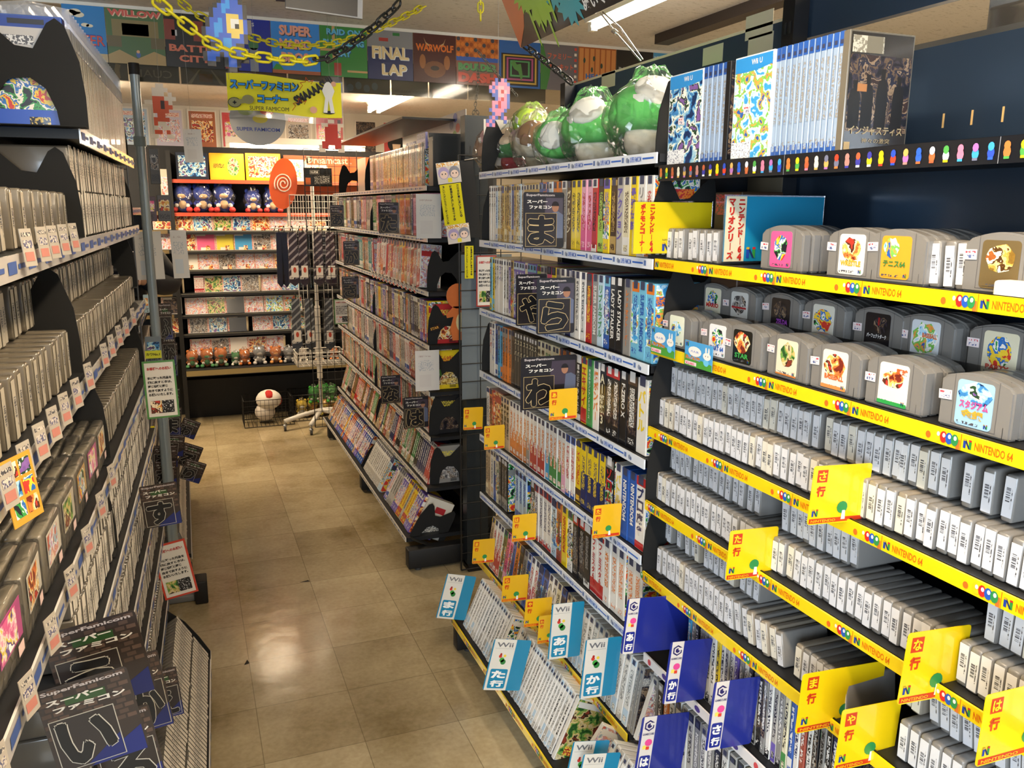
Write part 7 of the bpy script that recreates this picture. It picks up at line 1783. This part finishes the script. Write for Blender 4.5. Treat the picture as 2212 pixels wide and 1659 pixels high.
for hx, hy, hz, sg in ((.11, -.28, 1.245, 1), (-.22, -.32, 1.04, -1)):
    m = MB(); m.ball((hx, hy-.03, hz), (.038, .048, .016), SKIN, seg=12, rings=8)
    for f in range(4): L4 = (.058, .066, .063, .05)[f]; x = hx+(-.027+.018*f); m.path([(x, hy-.065, hz), (x, hy-.065-L4*.5, hz-.006), (x, hy-.065-L4, hz-.022)], .0075, SKIN, 6)
    m.path([(hx-sg*.032, hy-.015, hz), (hx-sg*.055, hy-.045, hz-.008), (hx-sg*.056, hy-.072, hz-.018)], .009, SKIN, 6); m.obj('hand', t)
# ================================================================== wire grid beside the middle run, signs on it
bkw = mat('0c0c0d', .4, name='black_wire')
m = wire_grid(X, Z, .46, 1.80, 5, 23, .0022, bkw, (0, 0, 0))
o = m.obj('wire_grid'); o.location = (1.062, 3.33, .02); tag(o, 'tall black wire grid between the middle run and the boxed game shelves', 'wire grid')
m = wire_grid(X, Z, .36, 1.95, 7, 34, .0018, bkw, (0, 0, 0)); o = m.obj('wire_grid'); o.location = (.80, 5.96, .05); tag(o, 'black wire grid at the far end of the middle run behind the tie stand', 'wire grid')
# blue-grey post behind the grid with chain-held top
m = MB(); m.box((1.10, 3.36, .02), (1.20, 3.42, 1.98), mat('20272c', .4, .3)); m.box((1.12, 3.359, 1.80), (1.126, 3.36, 1.86), BLACK); m.box((1.10, 3.34, 0), (1.20, 3.42, .03), BLACK)
o = m.obj('steel_upright'); tag(o, 'dark blue-grey steel upright behind the black wire grid', 'post')
m = MB(); m.box((1.075, 3.342, .80), (1.30, 3.346, 1.42), mat('6f7980', .35, coat=.4)); o = m.obj('grey_sheet'); tag(o, 'pale grey glossy sheet behind the black wire grid', 'panel')
# black board with warning strip
y = 3.317; a = P(972, 346, y=y); b = P(1037, 516, y=y)
m = MB(); A = P(968, 348, y=y); B = P(1021, 345, y=y); Cc = P(1041, 513, y=y); D = P(1000, 514, y=y)
fr = [A, D, Cc, B]; bk = [p+Vector((0, .006, 0)) for p in fr]
m.add(fr+bk, [(0,1,2,3),(7,6,5,4),(0,4,5,1),(1,5,6,2),(2,6,7,3),(3,7,4,0)], mat('101113', .5)); m.tube(tuple(P(1007, 346, y=y)+Vector((-.01,-.004,0))), tuple(P(1010, 341, y=y)+Vector((.04,-.004,0))), .003, CHROME, 6)
o = m.obj('black_board'); tag(o, 'slightly tilted black board hung on the wire grid', 'board')
y = 3.314; ang = -.13
def strip(u0, v0, u1, v1, y, roll, label, txts, small=False):
    c = P((u0+u1)/2, (v0+v1)/2, y=y); w = P(u1, v0, y=y).x-P(u0, v0, y=y).x; h = P(u0, v0, y=y).z-P(u0, v1, y=y).z
    m = MB(); m.slab((-w/2, 0, -h/2), X, Z, w, h, .001, mat('e0d41a', .35, coat=.5))
    n = len(txts)
    for i, t in enumerate(txts): m.vtext(t, Vector((w/2-w*(i+.5)/n, 0, h/2-h*.03)), X, Z, min(w*.6/n, h*.9/max(len(t), 14)), h*.94/max(len(t), 14), INK, bold=.03, lift=.0008)
    o = m.obj('warning_strip'); o.location = c; o.rotation_euler = (0, roll, 0); tag(o, label, 'sign'); return o
strip(955, 397, 1001, 486, y, ang, 'yellow vertical warning strip with three lines of Japanese on the black board', ['万引き被害にあいました。', '被害届を提出し捜査中です。', '怪しい人がいたらご一報ください。'])
strip(1004, 531, 1023, 602, 3.32, 0, 'narrow yellow warning strip on the wire grid', ['被害届を提出し捜査中です。', '怪しい人がいたらご一報ください。'])
for u0, v0, u1, v1, lb in ((944, 350, 995, 396, 'small square cartoon picture with two heads above the yellow strip'), (966, 484, 1015, 525, 'small square cartoon picture with two heads below the yellow strip')):
    c = P((u0+u1)/2, (v0+v1)/2, y=y-.002); w = P(u1, v0, y=y).x-P(u0, v0, y=y).x; h = P(u0, v0, y=y).z-P(u0, v1, y=y).z
    m = MB(); m.slab((-w/2, 0, -h/2), X, Z, w, h, .001, mat('d8d0c8', .35, coat=.5)); m.quad((-w/2, 0, h*.30), X, Z, w, h*.18, pr('e0a030', 'f0f0e8', .5), .0004)
    for sx, c1 in ((-.22, 'b0a0c8'), (.24, '8a8a94')):
        m.poly([(math.cos(2*PI*i/12)*w*.24, math.sin(2*PI*i/12)*h*.30) for i in range(12)], (w*sx, 0, 0), X, Z, 0, mat(c1, .4), .0005); m.poly([(math.cos(2*PI*i/12)*w*.17, math.sin(2*PI*i/12)*h*.19) for i in range(12)], (w*sx, 0, -h*.08), X, Z, 0, mat('ecd0c0', .4), .0008)
        for e in (-1, 1): m.quad((w*sx+e*w*.07-.002, 0, -h*.08), X, Z, .004, .006, INK, .0011)
    m.quad((-w*.08, 0, -h*.45), X, Z, w*.18, h*.2, mat('e8d83a', .4), .0012)
    o = m.obj('cartoon_card'); o.location = c; o.rotation_euler = (0, -.13, 0); tag(o, lb, 'picture card')
# plain orange cut-out standing by the near end of the middle run
y = 3.42; c = P(990, 735, y=y); s = (P(990, 612, y=y).z-c.z)
m = MB(); orr = mat('d8743a', .35, coat=.5)
m.poly([(math.cos(2*PI*i/18)*s*.21, math.sin(2*PI*i/18)*s*.22) for i in range(18)], (0, 0, s*.78), X, Z, .004, orr)
m.poly([(-.10*s, 0), (.18*s, 0), (.24*s, .28*s), (.17*s, .60*s), (-.08*s, .60*s), (-.22*s, .46*s), (-.20*s, .40*s), (-.08*s, .42*s), (-.14*s, .22*s)], (0, 0, 0), X, Z, .004, orr)
m.poly([(math.cos(2*PI*i/16)*s*.12, math.sin(2*PI*i/16)*s*.18) for i in range(16)], (s*.08, 0, s*.32), X, Z, 0, mat('e0cf98', .4), .0008)
o = m.obj('orange_cutout'); o.location = c; tag(o, 'plain orange and cream card cut-out beside the black wire grid', 'cut-out')
# banner and awning on top of the middle run
m = MB(); a = P(870, 318, x=1.26); b = P(1006, 268, x=1.26)
m.slab((1.26, a.y, 1.90), -Y, Z, a.y-b.y, .16, .004, mat('c8c8c8', .35, coat=.5)); m.text('SUPER FAMICOM', (1.26, a.y-.08, 1.925), -Y, Z, .055, mat('2a3f9a', .4), w=(a.y-b.y)*.56, lift=.001, bold=.03)
for i, (dx, dz, cc) in enumerate(((.0, .02, '8a8a9a'), (.06, .05, '5a6ab8'), (.10, .0, 'd0504a'), (.05, -.03, '7aa04a'))): blob(m, Vector((1.26, b.y+.22-dx, 1.985+dz)), -Y, Z, .035, .022, mat(cc, .4))
o = m.obj('shop_banner'); tag(o, 'white SUPER FAMICOM banner with coloured ovals on top of the middle run', 'sign')
m = MB(); A, B, Cc, D = P(845, 300, y=5.2), P(1006, 263, y=3.75), P(935, 262, y=3.95), P(790, 318, y=5.8)
m.box((1.0, 4.0, 2.02), (1.26, 5.85, 2.03), BLACKM); o = m.obj('canopy_board'); tag(o, 'black canopy board above the tall cases of the middle run', 'board')
m = MB(); m.box((0, 0, 0), (.01, .14, .07), mat('8a86b8', .3, coat=.6)); m.quad((-.0003, .137, .003), -Y, Z, .134, .04, pr('8a86b8', 'e8e4f0', .5)); m.quad((-.0003, .137, .045), -Y, Z, .134, .022, pr('c8c0d0', '3a3a6a', .5)); o = m.obj('notice_card'); o.location = (1.0, 3.60, 1.86); tag(o, 'small purple printed card above the near end of the middle run', 'sign')
m = MB(); m.box((0, 0, 0), (.26, .004, .22), mat('24282a', .4)); m.box((.0, -.06, 0), (.004, .0, .20), mat('24282a', .4)); o = m.obj('dark_divider'); o.location = (1.0, 3.55, M_Z[0]+.002); tag(o, 'dark grey plastic divider at the near end of the middle run top', 'divider')
m = MB(); m.box((0, 0, 0), (.13, .002, .16), mat('cfcac0', .4)); o = m.obj('paper_sheet'); o.location = (1.03, 2.93, S_Z[0]+.03); tag(o, 'white paper sheet behind the black bookend beside the plush toys', 'paper')

# ================================================================== hanging signs and chains
def thread(parent, p, q):
    m = MB(); m.path([p, q], .0006, mat('a09c94', .4), 4); return m.obj('thread', parent)
y = 3.15; a = P(488, 152, y=y); b = P(738, 250, y=y); w = b.x-a.x; h = .130
t = empty('hanging_sign', (a.x, y, a.z-h), 0, 'long yellow SUPER FAMICOM corner sign hanging across the aisle', 'sign')
m = MB(); n = 12; wave = lambda s: .008*math.sin(s*5.5)
vs = []; 
for i in range(n+1): s = i/n; vs += [(w*s, wave(s), 0-.008*s+.006*math.sin(s*6)), (w*s, wave(s), h-.008-.010*s+.006*math.sin(s*6))]
m.add(vs, [(2*i, 2*i+2, 2*i+3, 2*i+1) for i in range(n)], mat('eee400', .5), True); m.obj('yellow_sheet', t)
m = MB(); m.add([(v[0]*1.02-.002, v[1]+.002, v[2]-(.022 if i % 2 == 0 else -.003)) for i, v in enumerate(vs)], [(2*i, 2*i+2, 2*i+3, 2*i+1) for i in range(n)], CLEAR, True); m.obj('clear_laminate', t)
m = MB(); bl = mat('1f8ae0', .35); O = Vector((0, -.012, 0))
m.text('スーパーファミコン', O + X*(w*.02) + Z*(h*.52), X, Z, h*.28, INK, w=w*.60, bold=.11, lift=0); m.text('スーパーファミコン', O + X*(w*.025) + Z*(h*.53), X, Z, h*.26, bl, w=w*.585, bold=.05, lift=.001)
m.text('コーナー', O + X*(w*.25) + Z*(h*.20), X, Z, h*.25, INK, w=w*.27, bold=.11, lift=0); m.text('コーナー', O + X*(w*.255) + Z*(h*.21), X, Z, h*.23, bl, w=w*.26, bold=.05, lift=.001)
m.text('SUPER FAMICOM', O + X*(w*.18) + Z*(h*.03), X, Z, h*.10, INK, w=w*.34, lift=0)
m.add([O+X*(w*.56+a_*.45)+Z*(h*.12+b_) for a_, b_ in ((0,0),(0,0),(0,0))], [(0,1,2)], INK)
sm = MB(); sm.text('SMAAAASH!!', (0, 0, 0), X, Z, .034, INK, w=.155, bold=.06, lift=0); R_ = Matrix.Translation(O + X*(w*.60) + Z*(h*.18)) @ Matrix.Rotation(-.55, 4, 'Y'); m.join(sm, R_)
red = mat('c8501a', .4)
for bx, bz in ((.62, .60), (.55, .06)):
    pts = [(0,.0),(.012,.02),(.004,.03),(.022,.035),(.024,.055),(.034,.036),(.05,.045),(.042,.028)]
    for i in range(len(pts)-1): m.path([O+X*(w*bx+pts[i][0])+Z*(h*bz+pts[i][1]*.8), O+X*(w*bx+pts[i+1][0])+Z*(h*bz+pts[i+1][1]*.8)], .0012, red, 4)
# game pad drawing and pale figure
pad = mat('8a8450', .4); m.poly([(math.cos(2*PI*i/16)*.022, math.sin(2*PI*i/16)*.017) for i in range(16)], O+X*(w*.055)+Z*(h*.20), X, Z, 0, INK, 0); m.poly([(math.cos(2*PI*i/16)*.020, math.sin(2*PI*i/16)*.015) for i in range(16)], O+X*(w*.055)+Z*(h*.20), X, Z, 0, pad, .0006)
m.poly([(math.cos(2*PI*i/16)*.020, math.sin(2*PI*i/16)*.015) for i in range(16)], O+X*(w*.17)+Z*(h*.29), X, Z, 0, pad, .0006); m.poly([(0,-.012),(.045,-.002),(.045,.012),(0,.004)], O+X*(w*.055)+Z*(h*.23), X, Z, 0, pad, .0005); m.quad(O+X*(w*.055-.006)+Z*(h*.2-.002), X, Z, .012, .004, INK, .001); m.quad(O+X*(w*.055-.002)+Z*(h*.2-.006), X, Z, .004, .012, INK, .001)
m.poly([(-.02,.0),(-.006,.0),(0,.045),(.006,0),(.02,0),(.012,.05),(.022,.075),(.012,.098),(.004,.105),(-.004,.105),(-.012,.098),(-.022,.075),(-.012,.05)], O+X*(w*.88)+Z*(h*.04), X, Z, 0, WHITE, .0008)
blob(m, O+X*(w*.88)+Z*(h*.05), X, Z, .022, .006, INK, .0004); blob(m, O+X*(w*.74)+Z*(h*.10), X, Z, .013, .012, mat('e0a888', .4)); blob(m, O+X*(w*.93)+Z*(h*.80), X, Z, .009, .009, mat('e0a888', .4))
m.obj('lettering', t); 
for s in (.02, .98): thread(t, (w*s, 0, h-.03), (w*s, .0, CEIL-(a.z-h)))
# round sign
c = P(557, 258, y=3.32); r = (P(617, 258, y=3.32).x-P(496, 258, y=3.32).x)/2
m = MB(); m.poly([(math.cos(2*PI*i/40)*r, math.sin(2*PI*i/40)*r*.93) for i in range(40)], (0, 0, 0), X, Z, .004, mat('a09c98', .25, coat=.8))
for dx, dz, rx_, cc in ((-.42, .28, .27, '8a9a4a'), (.34, .30, .25, 'c84038'), (.08, .02, .27, 'c8b428'), (0.0, .62, .22, '4a6aa8')): m.poly([(math.cos(2*PI*i/20)*r*rx_, math.sin(2*PI*i/20)*r*rx_*.55) for i in range(20)], (dx*r, 0, dz*r), X, Z, 0, mat(cc, .3, coat=.6), .0008)
m.text('SUPER FAMICOM', (0, 0, -r*.42), X, Z, r*.13, mat('3a4a9a', .4), w=r*1.55, align='C', lift=.001, bold=.02)
t = m.obj('round_sign'); t.location = c; tag(t, 'grey round SUPER FAMICOM sign with coloured ovals below the yellow sign', 'sign'); thread(t, (0, 0, r*.9), (0, 0, CEIL-c.z))

LKM = {}
def chain(pts, pitch, length, wid, r, colfn, label, extra=None):
    """links threaded along a poly-line; every link is a part"""
    pts = [Vector(p) for p in pts]; seg = [(pts[i+1]-pts[i]).length for i in range(len(pts)-1)]; tot = sum(seg)
    n = int(tot/pitch); t = empty('chain', pts[0], 0, label, 'chain')
    for k in range(n):
        s = (k+.5)*pitch; i = 0
        while i < len(seg)-1 and s > seg[i]: s -= seg[i]; i += 1
        d = (pts[i+1]-pts[i]).normalized(); p = pts[i]+d*s
        col_ = colfn(k/n); key = (length, wid, r, col_.name)
        if key not in LKM:
            m = MB(); q = []
            for j in range(17):
                a = 2*PI*j/16; cx = math.cos(a); q.append(((length-wid)/2*(1 if cx > 0 else -1)*(1 if abs(cx) > .01 else 0) + wid/2*cx, wid/2*math.sin(a), 0))
            m.path(q, r, col_, 6); LKM[key] = m.mesh('link')
        qd = d.to_track_quat('X', 'Z').to_matrix().to_4x4(); M_ = qd @ Matrix.Rotation(PI/2*(k % 2)+.4, 4, 'X')
        inst('link', LKM[key], p-pts[0], M_.to_euler(), parent=t)
    return t
YC = mat('dccf1e', .35, coat=.4, name='yellow_plastic'); KC = mat('18181a', .3, coat=.5, name='black_plastic')
def sag(pix, y0, y1, sub=6):
    out = []
    n = len(pix)-1
    for i in range(n):
        for j in range(sub if i < n-1 else sub+1):
            s = j/sub; u = pix[i][0]*(1-s)+pix[i+1][0]*s; v = pix[i][1]*(1-s)+pix[i+1][1]*s; k = (i+s)/n; out.append(P(u, v, y=y0*(1-k)+y1*k))
    return out
chain(sag([(318,-30),(350,12),(400,52),(450,90),(510,114),(560,123),(610,129),(660,132),(712,124),(752,100),(800,66),(850,20),(872,-5)], 2.0, 2.3), .0315, .043, .021, .0033, lambda k: YC if k < .56 else KC, 'thick hanging chain, yellow on the left and black on the right')
chain(sag([(372,-10),(420,28),(480,58),(540,80),(600,95),(660,99),(720,94),(780,78),(840,52),(900,22),(940,-5)], 3.1, 3.3), .030, .042, .022, .0032, lambda k: YC, 'thinner yellow plastic chain sagging before the posters')
chain([P(1038, -10, y=2.95), P(1038, 46, y=2.95)], .026, .036, .019, .003, lambda k: YC if k < .7 else KC, 'short yellow chain hanging straight down, ending in a black link')
chain(sag([(1132,98),(1185,138),(1240,182)], 2.5, 2.3), .030, .042, .020, .0032, lambda k: KC, 'black chain between the splash board and the bagged plush toys')
GC = mat('6a665e', .4, .6)
chain(sag([(1030,108),(1072,158),(1118,208)], 2.9, 2.8), .012, .017, .009, .0014, lambda k: GC, 'thin grey chain running down to the plush toys')
chain(sag([(1034,136),(1031,200),(1026,232)], 3.38, 3.38), .014, .019, .010, .0014, lambda k: GC, 'thin grey chain hanging above the steel upright')
for e in ((1017, 262), (1040, 262)): chain(sag([(1027, 232), e], 3.38, 3.38), .014, .019, .010, .0014, lambda k: GC, 'thin grey chain branch to the %s corner of the steel upright' % ('left' if e[0] < 1030 else 'right'))
# splash board
yb = P(1125, 104, x=1.0).y; A = P(1125, 104, x=1.0); top = P(1079, -14, y=yb); vdir = (top-A); hh = vdir.length*1.15; vdir.normalize()
t = empty('splash_board', A, 0, 'dark hanging board with lime, orange and teal paint splashes at the top of the picture', 'sign')
m = MB(); Lb = 1.3; m.slab((0, 0, 0), -Y, vdir, Lb, hh+.12, .006, mat('15161c', .35, coat=.5)); m.obj('board', t)
m = MB(); rr = random.Random(5)
def splat(cu, cv, r, c, l, k=14, drip=0):
    pts = []
    for i in range(k*2): a = PI*i/k; q = r*(1 if i % 2 else rr.uniform(.45, .8)); pts.append((math.cos(a)*q, math.sin(a)*q*.8))
    m.poly(pts, -Y*cu + vdir*cv, -Y, vdir, 0, c, l)
lm, og, tl = mat('8ab82a', .3, coat=.6), mat('c8683a', .35, coat=.5), mat('2a9aa8', .35, coat=.5)
m.poly([(0, .0), (.0, .24), (.10, .24), (.16, .14), (.08, .05)], Vector((0, 0, 0)), -Y, vdir, 0, og, .0006)
splat(.40, .06, .09, tl, .0008); splat(.33, .11, .09, tl, .0010); splat(.22, .10, .10, lm, .0014); splat(.14, .13, .07, lm, .0016); splat(.30, .12, .05, lm, .0016)
for cu, ln in ((.15, .10), (.20, .07), (.25, .12), (.29, .06)): m.poly([(-.006, .09), (.006, .09), (.005, .09-ln), (0, .09-ln-.012), (-.005, .09-ln)], -Y*cu, -Y, vdir, 0, lm, .0018)
m.text('ぬいぐるみ', -Y*(A.y-P(1262, 22, x=.99).y) + vdir*.012, -Y, vdir, .035, WHITE, w=.20, lift=.001, bold=.03); m.obj('paint_splashes', t)
thread(t, vdir*hh, vdir*hh+Vector((0, 0, CEIL-top.z)))
# dark sign at the top edge above the aisle
p = P(617, 14, y=2.05); q = P(772, 28, y=2.05)
m = MB(); m.slab((0, 0, 0), X, Z, q.x-p.x, .20, .01, mat('101014', .4)); m.slab((.0, .001, -.003), X, Z, q.x-p.x+.012, .2, .012, mat('8a8a8a', .4)); o = m.obj('hanging_sign'); o.location = (p.x, 2.05, q.z); o.rotation_euler = (0, .05, 0); thread(o, (.02, 0, .2), (.02, 0, CEIL-q.z)); thread(o, (q.x-p.x-.02, 0, .2), (q.x-p.x-.02, 0, CEIL-q.z)); tag(o, 'black sign cut by the top edge of the picture above the aisle', 'sign')
p = P(596, 2, y=2.6); m = MB(); m.slab((0, 0, 0), X, Z, .05, .10, .004, mat('2a1418', .4)); o = m.obj('hanging_sign'); o.location = (p.x, 2.6, p.z); thread(o, (.025, 0, .1), (.025, 0, CEIL-p.z)); tag(o, 'dark red sign piece left of the black sign at the top edge', 'sign')
# dark duct bar on the ceiling
m = MB(); m.box((1.99, 1.9, CEIL-.04), (2.06, 3.40, CEIL), mat('3a302a', .5)); o = m.obj('lighting_track'); tag(o, 'long dark track fixed to the ceiling above the right shelves', 'ceiling track')
# light stay rods
m = MB(); m.path([P(1297, 28, x=1.36), P(1328, 68, x=1.34), P(1384, 132, x=1.33)], .0028, CHROME, 6); m.path([P(1302, 26, x=1.38), P(1340, 60, x=1.36), P(1388, 128, x=1.34)], .0028, CHROME, 6); m.tube(P(1325, 66, x=1.34), P(1332, 72, x=1.34), .008, CHROME, 8)
o = m.obj('stay_wire'); tag(o, 'pair of chrome stay wires from the light down to the shelf panel', 'wire')
# pixel-block hanging figures, plain shapes only
def pixels(rows, pal_, u, v, y, px, label, scale_z=1.0):
    c = P(u, v, y=y); m = MB(); H_ = len(rows)
    for j, row_ in enumerate(rows):
        for i, ch in enumerate(row_):
            if ch == '.': continue
            m.box((i*px, 0, (H_-1-j)*px*scale_z), ((i+1)*px, .005, (H_-j)*px*scale_z), pal_[ch])
    m.xf(Matrix.Translation((-len(rows[0])*px/2, 0, -H_*px*scale_z/2))); o = m.obj('pixel_ornament'); o.location = c; thread(o, (0, 0, H_*px*scale_z/2), (0, 0, CEIL-c.z)); tag(o, label, 'hanging ornament')
pb_ = {'k': mat('12141a', .35), 'b': mat('1c5ac8', .35), 'c': mat('2a9ae8', .35), 'y': mat('f0d060', .35), 'w': mat('f0ece0', .35)}
pixels(['......kk....', '.....kbbk...', '....kbcbbk..', '...kbccbbbk.', '..kbbcbbbbk.', '..kbbbyyybk.', '.kbbcbywwybk', '.kbccbywkybk', 'kbbccbyyyybk', 'kbbcbbbyybk.', '.kbbbccbbbk.', '..kkbccbkk..', '.kbbbbcbbbk.', 'kbbbkbbkbbbk', 'kbbk.kbbkkk.', '.kk..kbbk...', '......kk....'], pb_, 490, 66, 2.15, .0092, 'blue pixel-block ornament with a yellow patch hanging by the thick chain', 1.15)
pr_ = {'o': mat('e0582a', .4), 'w': mat('f0e4d4', .4), 'k': mat('3a1c1a', .4)}
pixels(['...ww...', '..wwww..', '..www.w.', '..ooowww', 'wwookow.', '..ookoo.', '..oooo..', '...oo...', '..oooo..', '..oww...', '..w.ww..', '..oo.o..', '.ww..ww.'], pr_, 348, 240, 3.2, .0125, 'orange and white pixel-block ornament hanging left of the yellow sign', 1.1)
pr2 = {'r': mat('c8341e', .4), 'w': mat('ecd8c0', .4), 'k': mat('4a1a14', .4)}
pixels(['...rrr..', '..rwwrk.', '.wwrrrww', '..rrrrw.', '..rrrr..', '..rrrr..', '..rrrrr.', '.rrrrrr.', 'wrr..rrw', 'ww....ww'], pr2, 716, 290, 3.45, .0125, 'red pixel-block ornament below the right end of the yellow sign', 1.1)
pp_ = {'p': mat('d888a0', .4), 'b': mat('5a6ab0', .4), 'w': mat('e8a8b0', .4), 'r': mat('b84a4a', .4)}
pixels(['...b.pb.', '..pbpppb', '.pbpwwpp', '.bpbwrwp', '..bbwwpb', '...bprpb', '..pprppb', '..pbrppb', '.bppppb.', '..bppb..', '.bpb.bp.', 'bpb...b.', 'pbp.....'], pp_, 1076, 222, 2.75, .0105, 'pink and blue pixel-block ornament in front of the glass screen', 1.15)
# tiny hook dangling from the ceiling at top right
m = MB(); m.path([(0,0,0), (.002,0,-.07), (-.004,0,-.10), (.006,0,-.12)], .0015, mat('c8a060', .4), 5); p = P(1672, 0, z=CEIL); o = m.obj('ceiling_wire'); o.location = (p.x, p.y, CEIL); tag(o, 'loose tan wire end hanging from the ceiling', 'wire')

# ================================================================== bagged plush toys on the top shelf
def cap_plush(loc, s, label, tilt, seed, cap='62c860', body='ded6c6', spots='dcdcd4', yaw=0.0):
    t = empty('plush_toy', loc, 0, label, 'plush toy', 'bagged plush toys on the top shelf', rot=(tilt[0], tilt[1], yaw))
    cm, bm_ = mat(cap, .85, bump=.3, bscale=250), mat(body, .9, bump=.3, bscale=250)
    MB().ball((0, 0, s*.27), (s*.34, s*.32, s*.30), bm_, seg=20, rings=12).obj('body', t)
    m = MB(); m.lathe((0, 0, 0), [(0.001, s*.36), (s*.36, s*.36), (s*.50, s*.42), (s*.56, s*.56), (s*.53, s*.72), (s*.42, s*.88), (s*.25, s*.98), (0.001, s*1.01)], cm, 26); m.obj('cap', t)
    m = MB(); 
    for d in ((-.6, -.45, .75),):
        dv = Vector(d).normalized(); ctr = Vector((0, 0, s*.60)) + Vector((dv.x*s*.50, dv.y*s*.50, dv.z*s*.36)); q = dv.to_track_quat('Z', 'Y'); k = MB(); k.ball((0, 0, 0), (s*.30, s*.30, s*.10), mat(spots, .85), seg=14, rings=8); m.join(k, Matrix.Translation(ctr) @ q.to_matrix().to_4x4())
    m.obj('spots', t); m = MB(); m.slab((-.0, 0, 0), -Y, Z, .03, .02, .001, WHITE); m.xf(Matrix.Translation((-s*.53, 0, s*.66))); m.obj('care_tag', t)
    m = MB(); bag(m, (0, 0, s*.54), s*.60, s*.60, s*.58, seed); 
    m.add([(-.02, 0, s*1.08), (.02, .01, s*1.08), (.05, .02, s*1.25), (-.04, -.02, s*1.22)], [(0,1,2,3)], BAG); m.obj('plastic_bag', t); return t
def pz(u, x): return yat(u, x, S_Z[0]+.08)
X1 = 1.15
cap_plush((X1, pz(1398, X1)+.0, S_Z[0]+.002), .195, 'large green capped plush in a clear bag, rightmost beside the black bookend', (0, .10), 61, yaw=.6)
cap_plush((X1, pz(1288, X1), S_Z[0]+.002), .18, 'large green capped plush with pale patches in a clear bag, middle', (0, -.05), 62, yaw=.1)
cap_plush((X1-.01, pz(1222, X1), S_Z[0]+.012), .15, 'tilted small green capped plush in a clear bag', (.45, -.3), 63)
cap_plush((1.14, pz(1172, 1.14), S_Z[0]+.002), .16, 'cream and brown plush in a clear bag between green ones', (.2, -.2), 64, cap='cfc6ae', body='b8a888', spots='8a6a4a')
cap_plush((1.16, pz(1140, 1.16), S_Z[0]+.10), .12, 'lime green plush lying on top of the bagged toys', (.4, 0), 65, cap='9ac82a', body='d8c84a', spots='b8d84a')
cap_plush((1.14, pz(1112, 1.14), S_Z[0]+.002), .15, 'bag of mixed red, green and black plush toys, second from the left', (0, 0), 66, cap='3a7a3a', body='a83a3a', spots='d8c0a0')
cap_plush((1.14, pz(1082, 1.14), S_Z[0]+.002), .17, 'bag of pale pink and brown plush toys, leftmost on the top shelf', (0, 0), 67, cap='c09a80', body='3a3a44', spots='e0b0b0')
# rabbit price cards hanging on the second yellow rail
for u0, v0, u1, v1, lb in ((1411, 703, 1460, 770, 'blue picture price card at the left end of the second yellow rail'), (1484, 733, 1541, 797, 'blue picture price card, second from the left on the second yellow rail')):
    p = P(u0, v0, x=.988); q = P(u1, v1, x=.988); w = (p.y-q.y)*1.0; h = P(u0, v0, x=.988).z-P(u0, v1-10, x=.988).z
    m = MB(); m.slab((0, 0, 0), -Y, Z, w, h, .001, mat('4aa0dc', .3, coat=.6)); O = Vector((0, 0, 0))
    m.poly([(0, 0), (w, 0), (w, h*.25), (0, h*.45)], O, -Y, Z, 0, mat('4a9a3a', .4), .0003); blob(m, O-Y*(w*.38)+Z*(h*.62), -Y, Z, w*.24, h*.20, WHITE, .0006, 14); m.text('大人気', O-Y*(w*.38)+Z*(h*.58), -Y, Z, h*.08, mat('2a6ad0', .4), w=w*.3, align='C', lift=.0012)
    blob(m, O-Y*(w*.82)+Z*(h*.55), -Y, Z, w*.14, h*.15, WHITE, .0008, 14); blob(m, O-Y*(w*.78)+Z*(h*.76), -Y, Z, w*.03, h*.14, WHITE, .0007); blob(m, O-Y*(w*.88)+Z*(h*.76), -Y, Z, w*.03, h*.14, WHITE, .0007); blob(m, O-Y*(w*.80)+Z*(h*.30), -Y, Z, w*.10, h*.14, mat('6ac0e8', .4), .0007); 
    for e in (.78, .86): blob(m, O-Y*(w*e)+Z*(h*.56), -Y, Z, .0012, .0016, INK, .0012, 6)
    m.quad(O-Y*(w*.05)+Z*(h*.28), -Y, Z, w*.55, h*.14, pr('4aa0dc', 'c87a1a', .48), .0008); m.quad(O-Y*(w*.04)+Z*(h*.05), -Y, Z, w*.42, h*.14, mat('e8d0d8', .4), .0008); m.text('¥2480', O-Y*(w*.07)+Z*(h*.07), -Y, Z, h*.09, mat('d82a5a', .4), w=w*.32, lift=.0014)
    hexlogo(m, O-Y*(w*.05)+Z*(h*.78), -Y, Z, .010)
    o = m.obj('price_card'); o.location = (.984, p.y, P(u0, v1-10, x=.988).z); tag(o, lb, 'price card')
# bookend silhouettes' stickers on the near end of the middle run
for i, (z, lb, c1, c2) in enumerate(((M_Z[3], 'black sticker with gold print on the fourth middle bookend', '14161a', 'd8a040'), (M_Z[4]-.0, 'green sticker lettered SUPER on the fifth middle bookend', '3a6a2a', 'd8d8c8'))):
    m = MB(); m.slab((0, 0, 0), X, Z, .055, .03, .0008, mat(c1, .35, coat=.4)); m.text('SUPER' if i else 'STAR', (.006, 0, .009), X, Z, .012, mat(c2, .4), w=.04, lift=.0006, bold=.03); o = m.obj('sticker'); o.location = (MX+.012, MY0+.033-.003, z+.055); o.rotation_euler = (0, -.25, 0); tag(o, lb, 'sticker')
# tidy up the scratch scene used to outline the lettering
bpy.data.scenes.remove(TMPS)
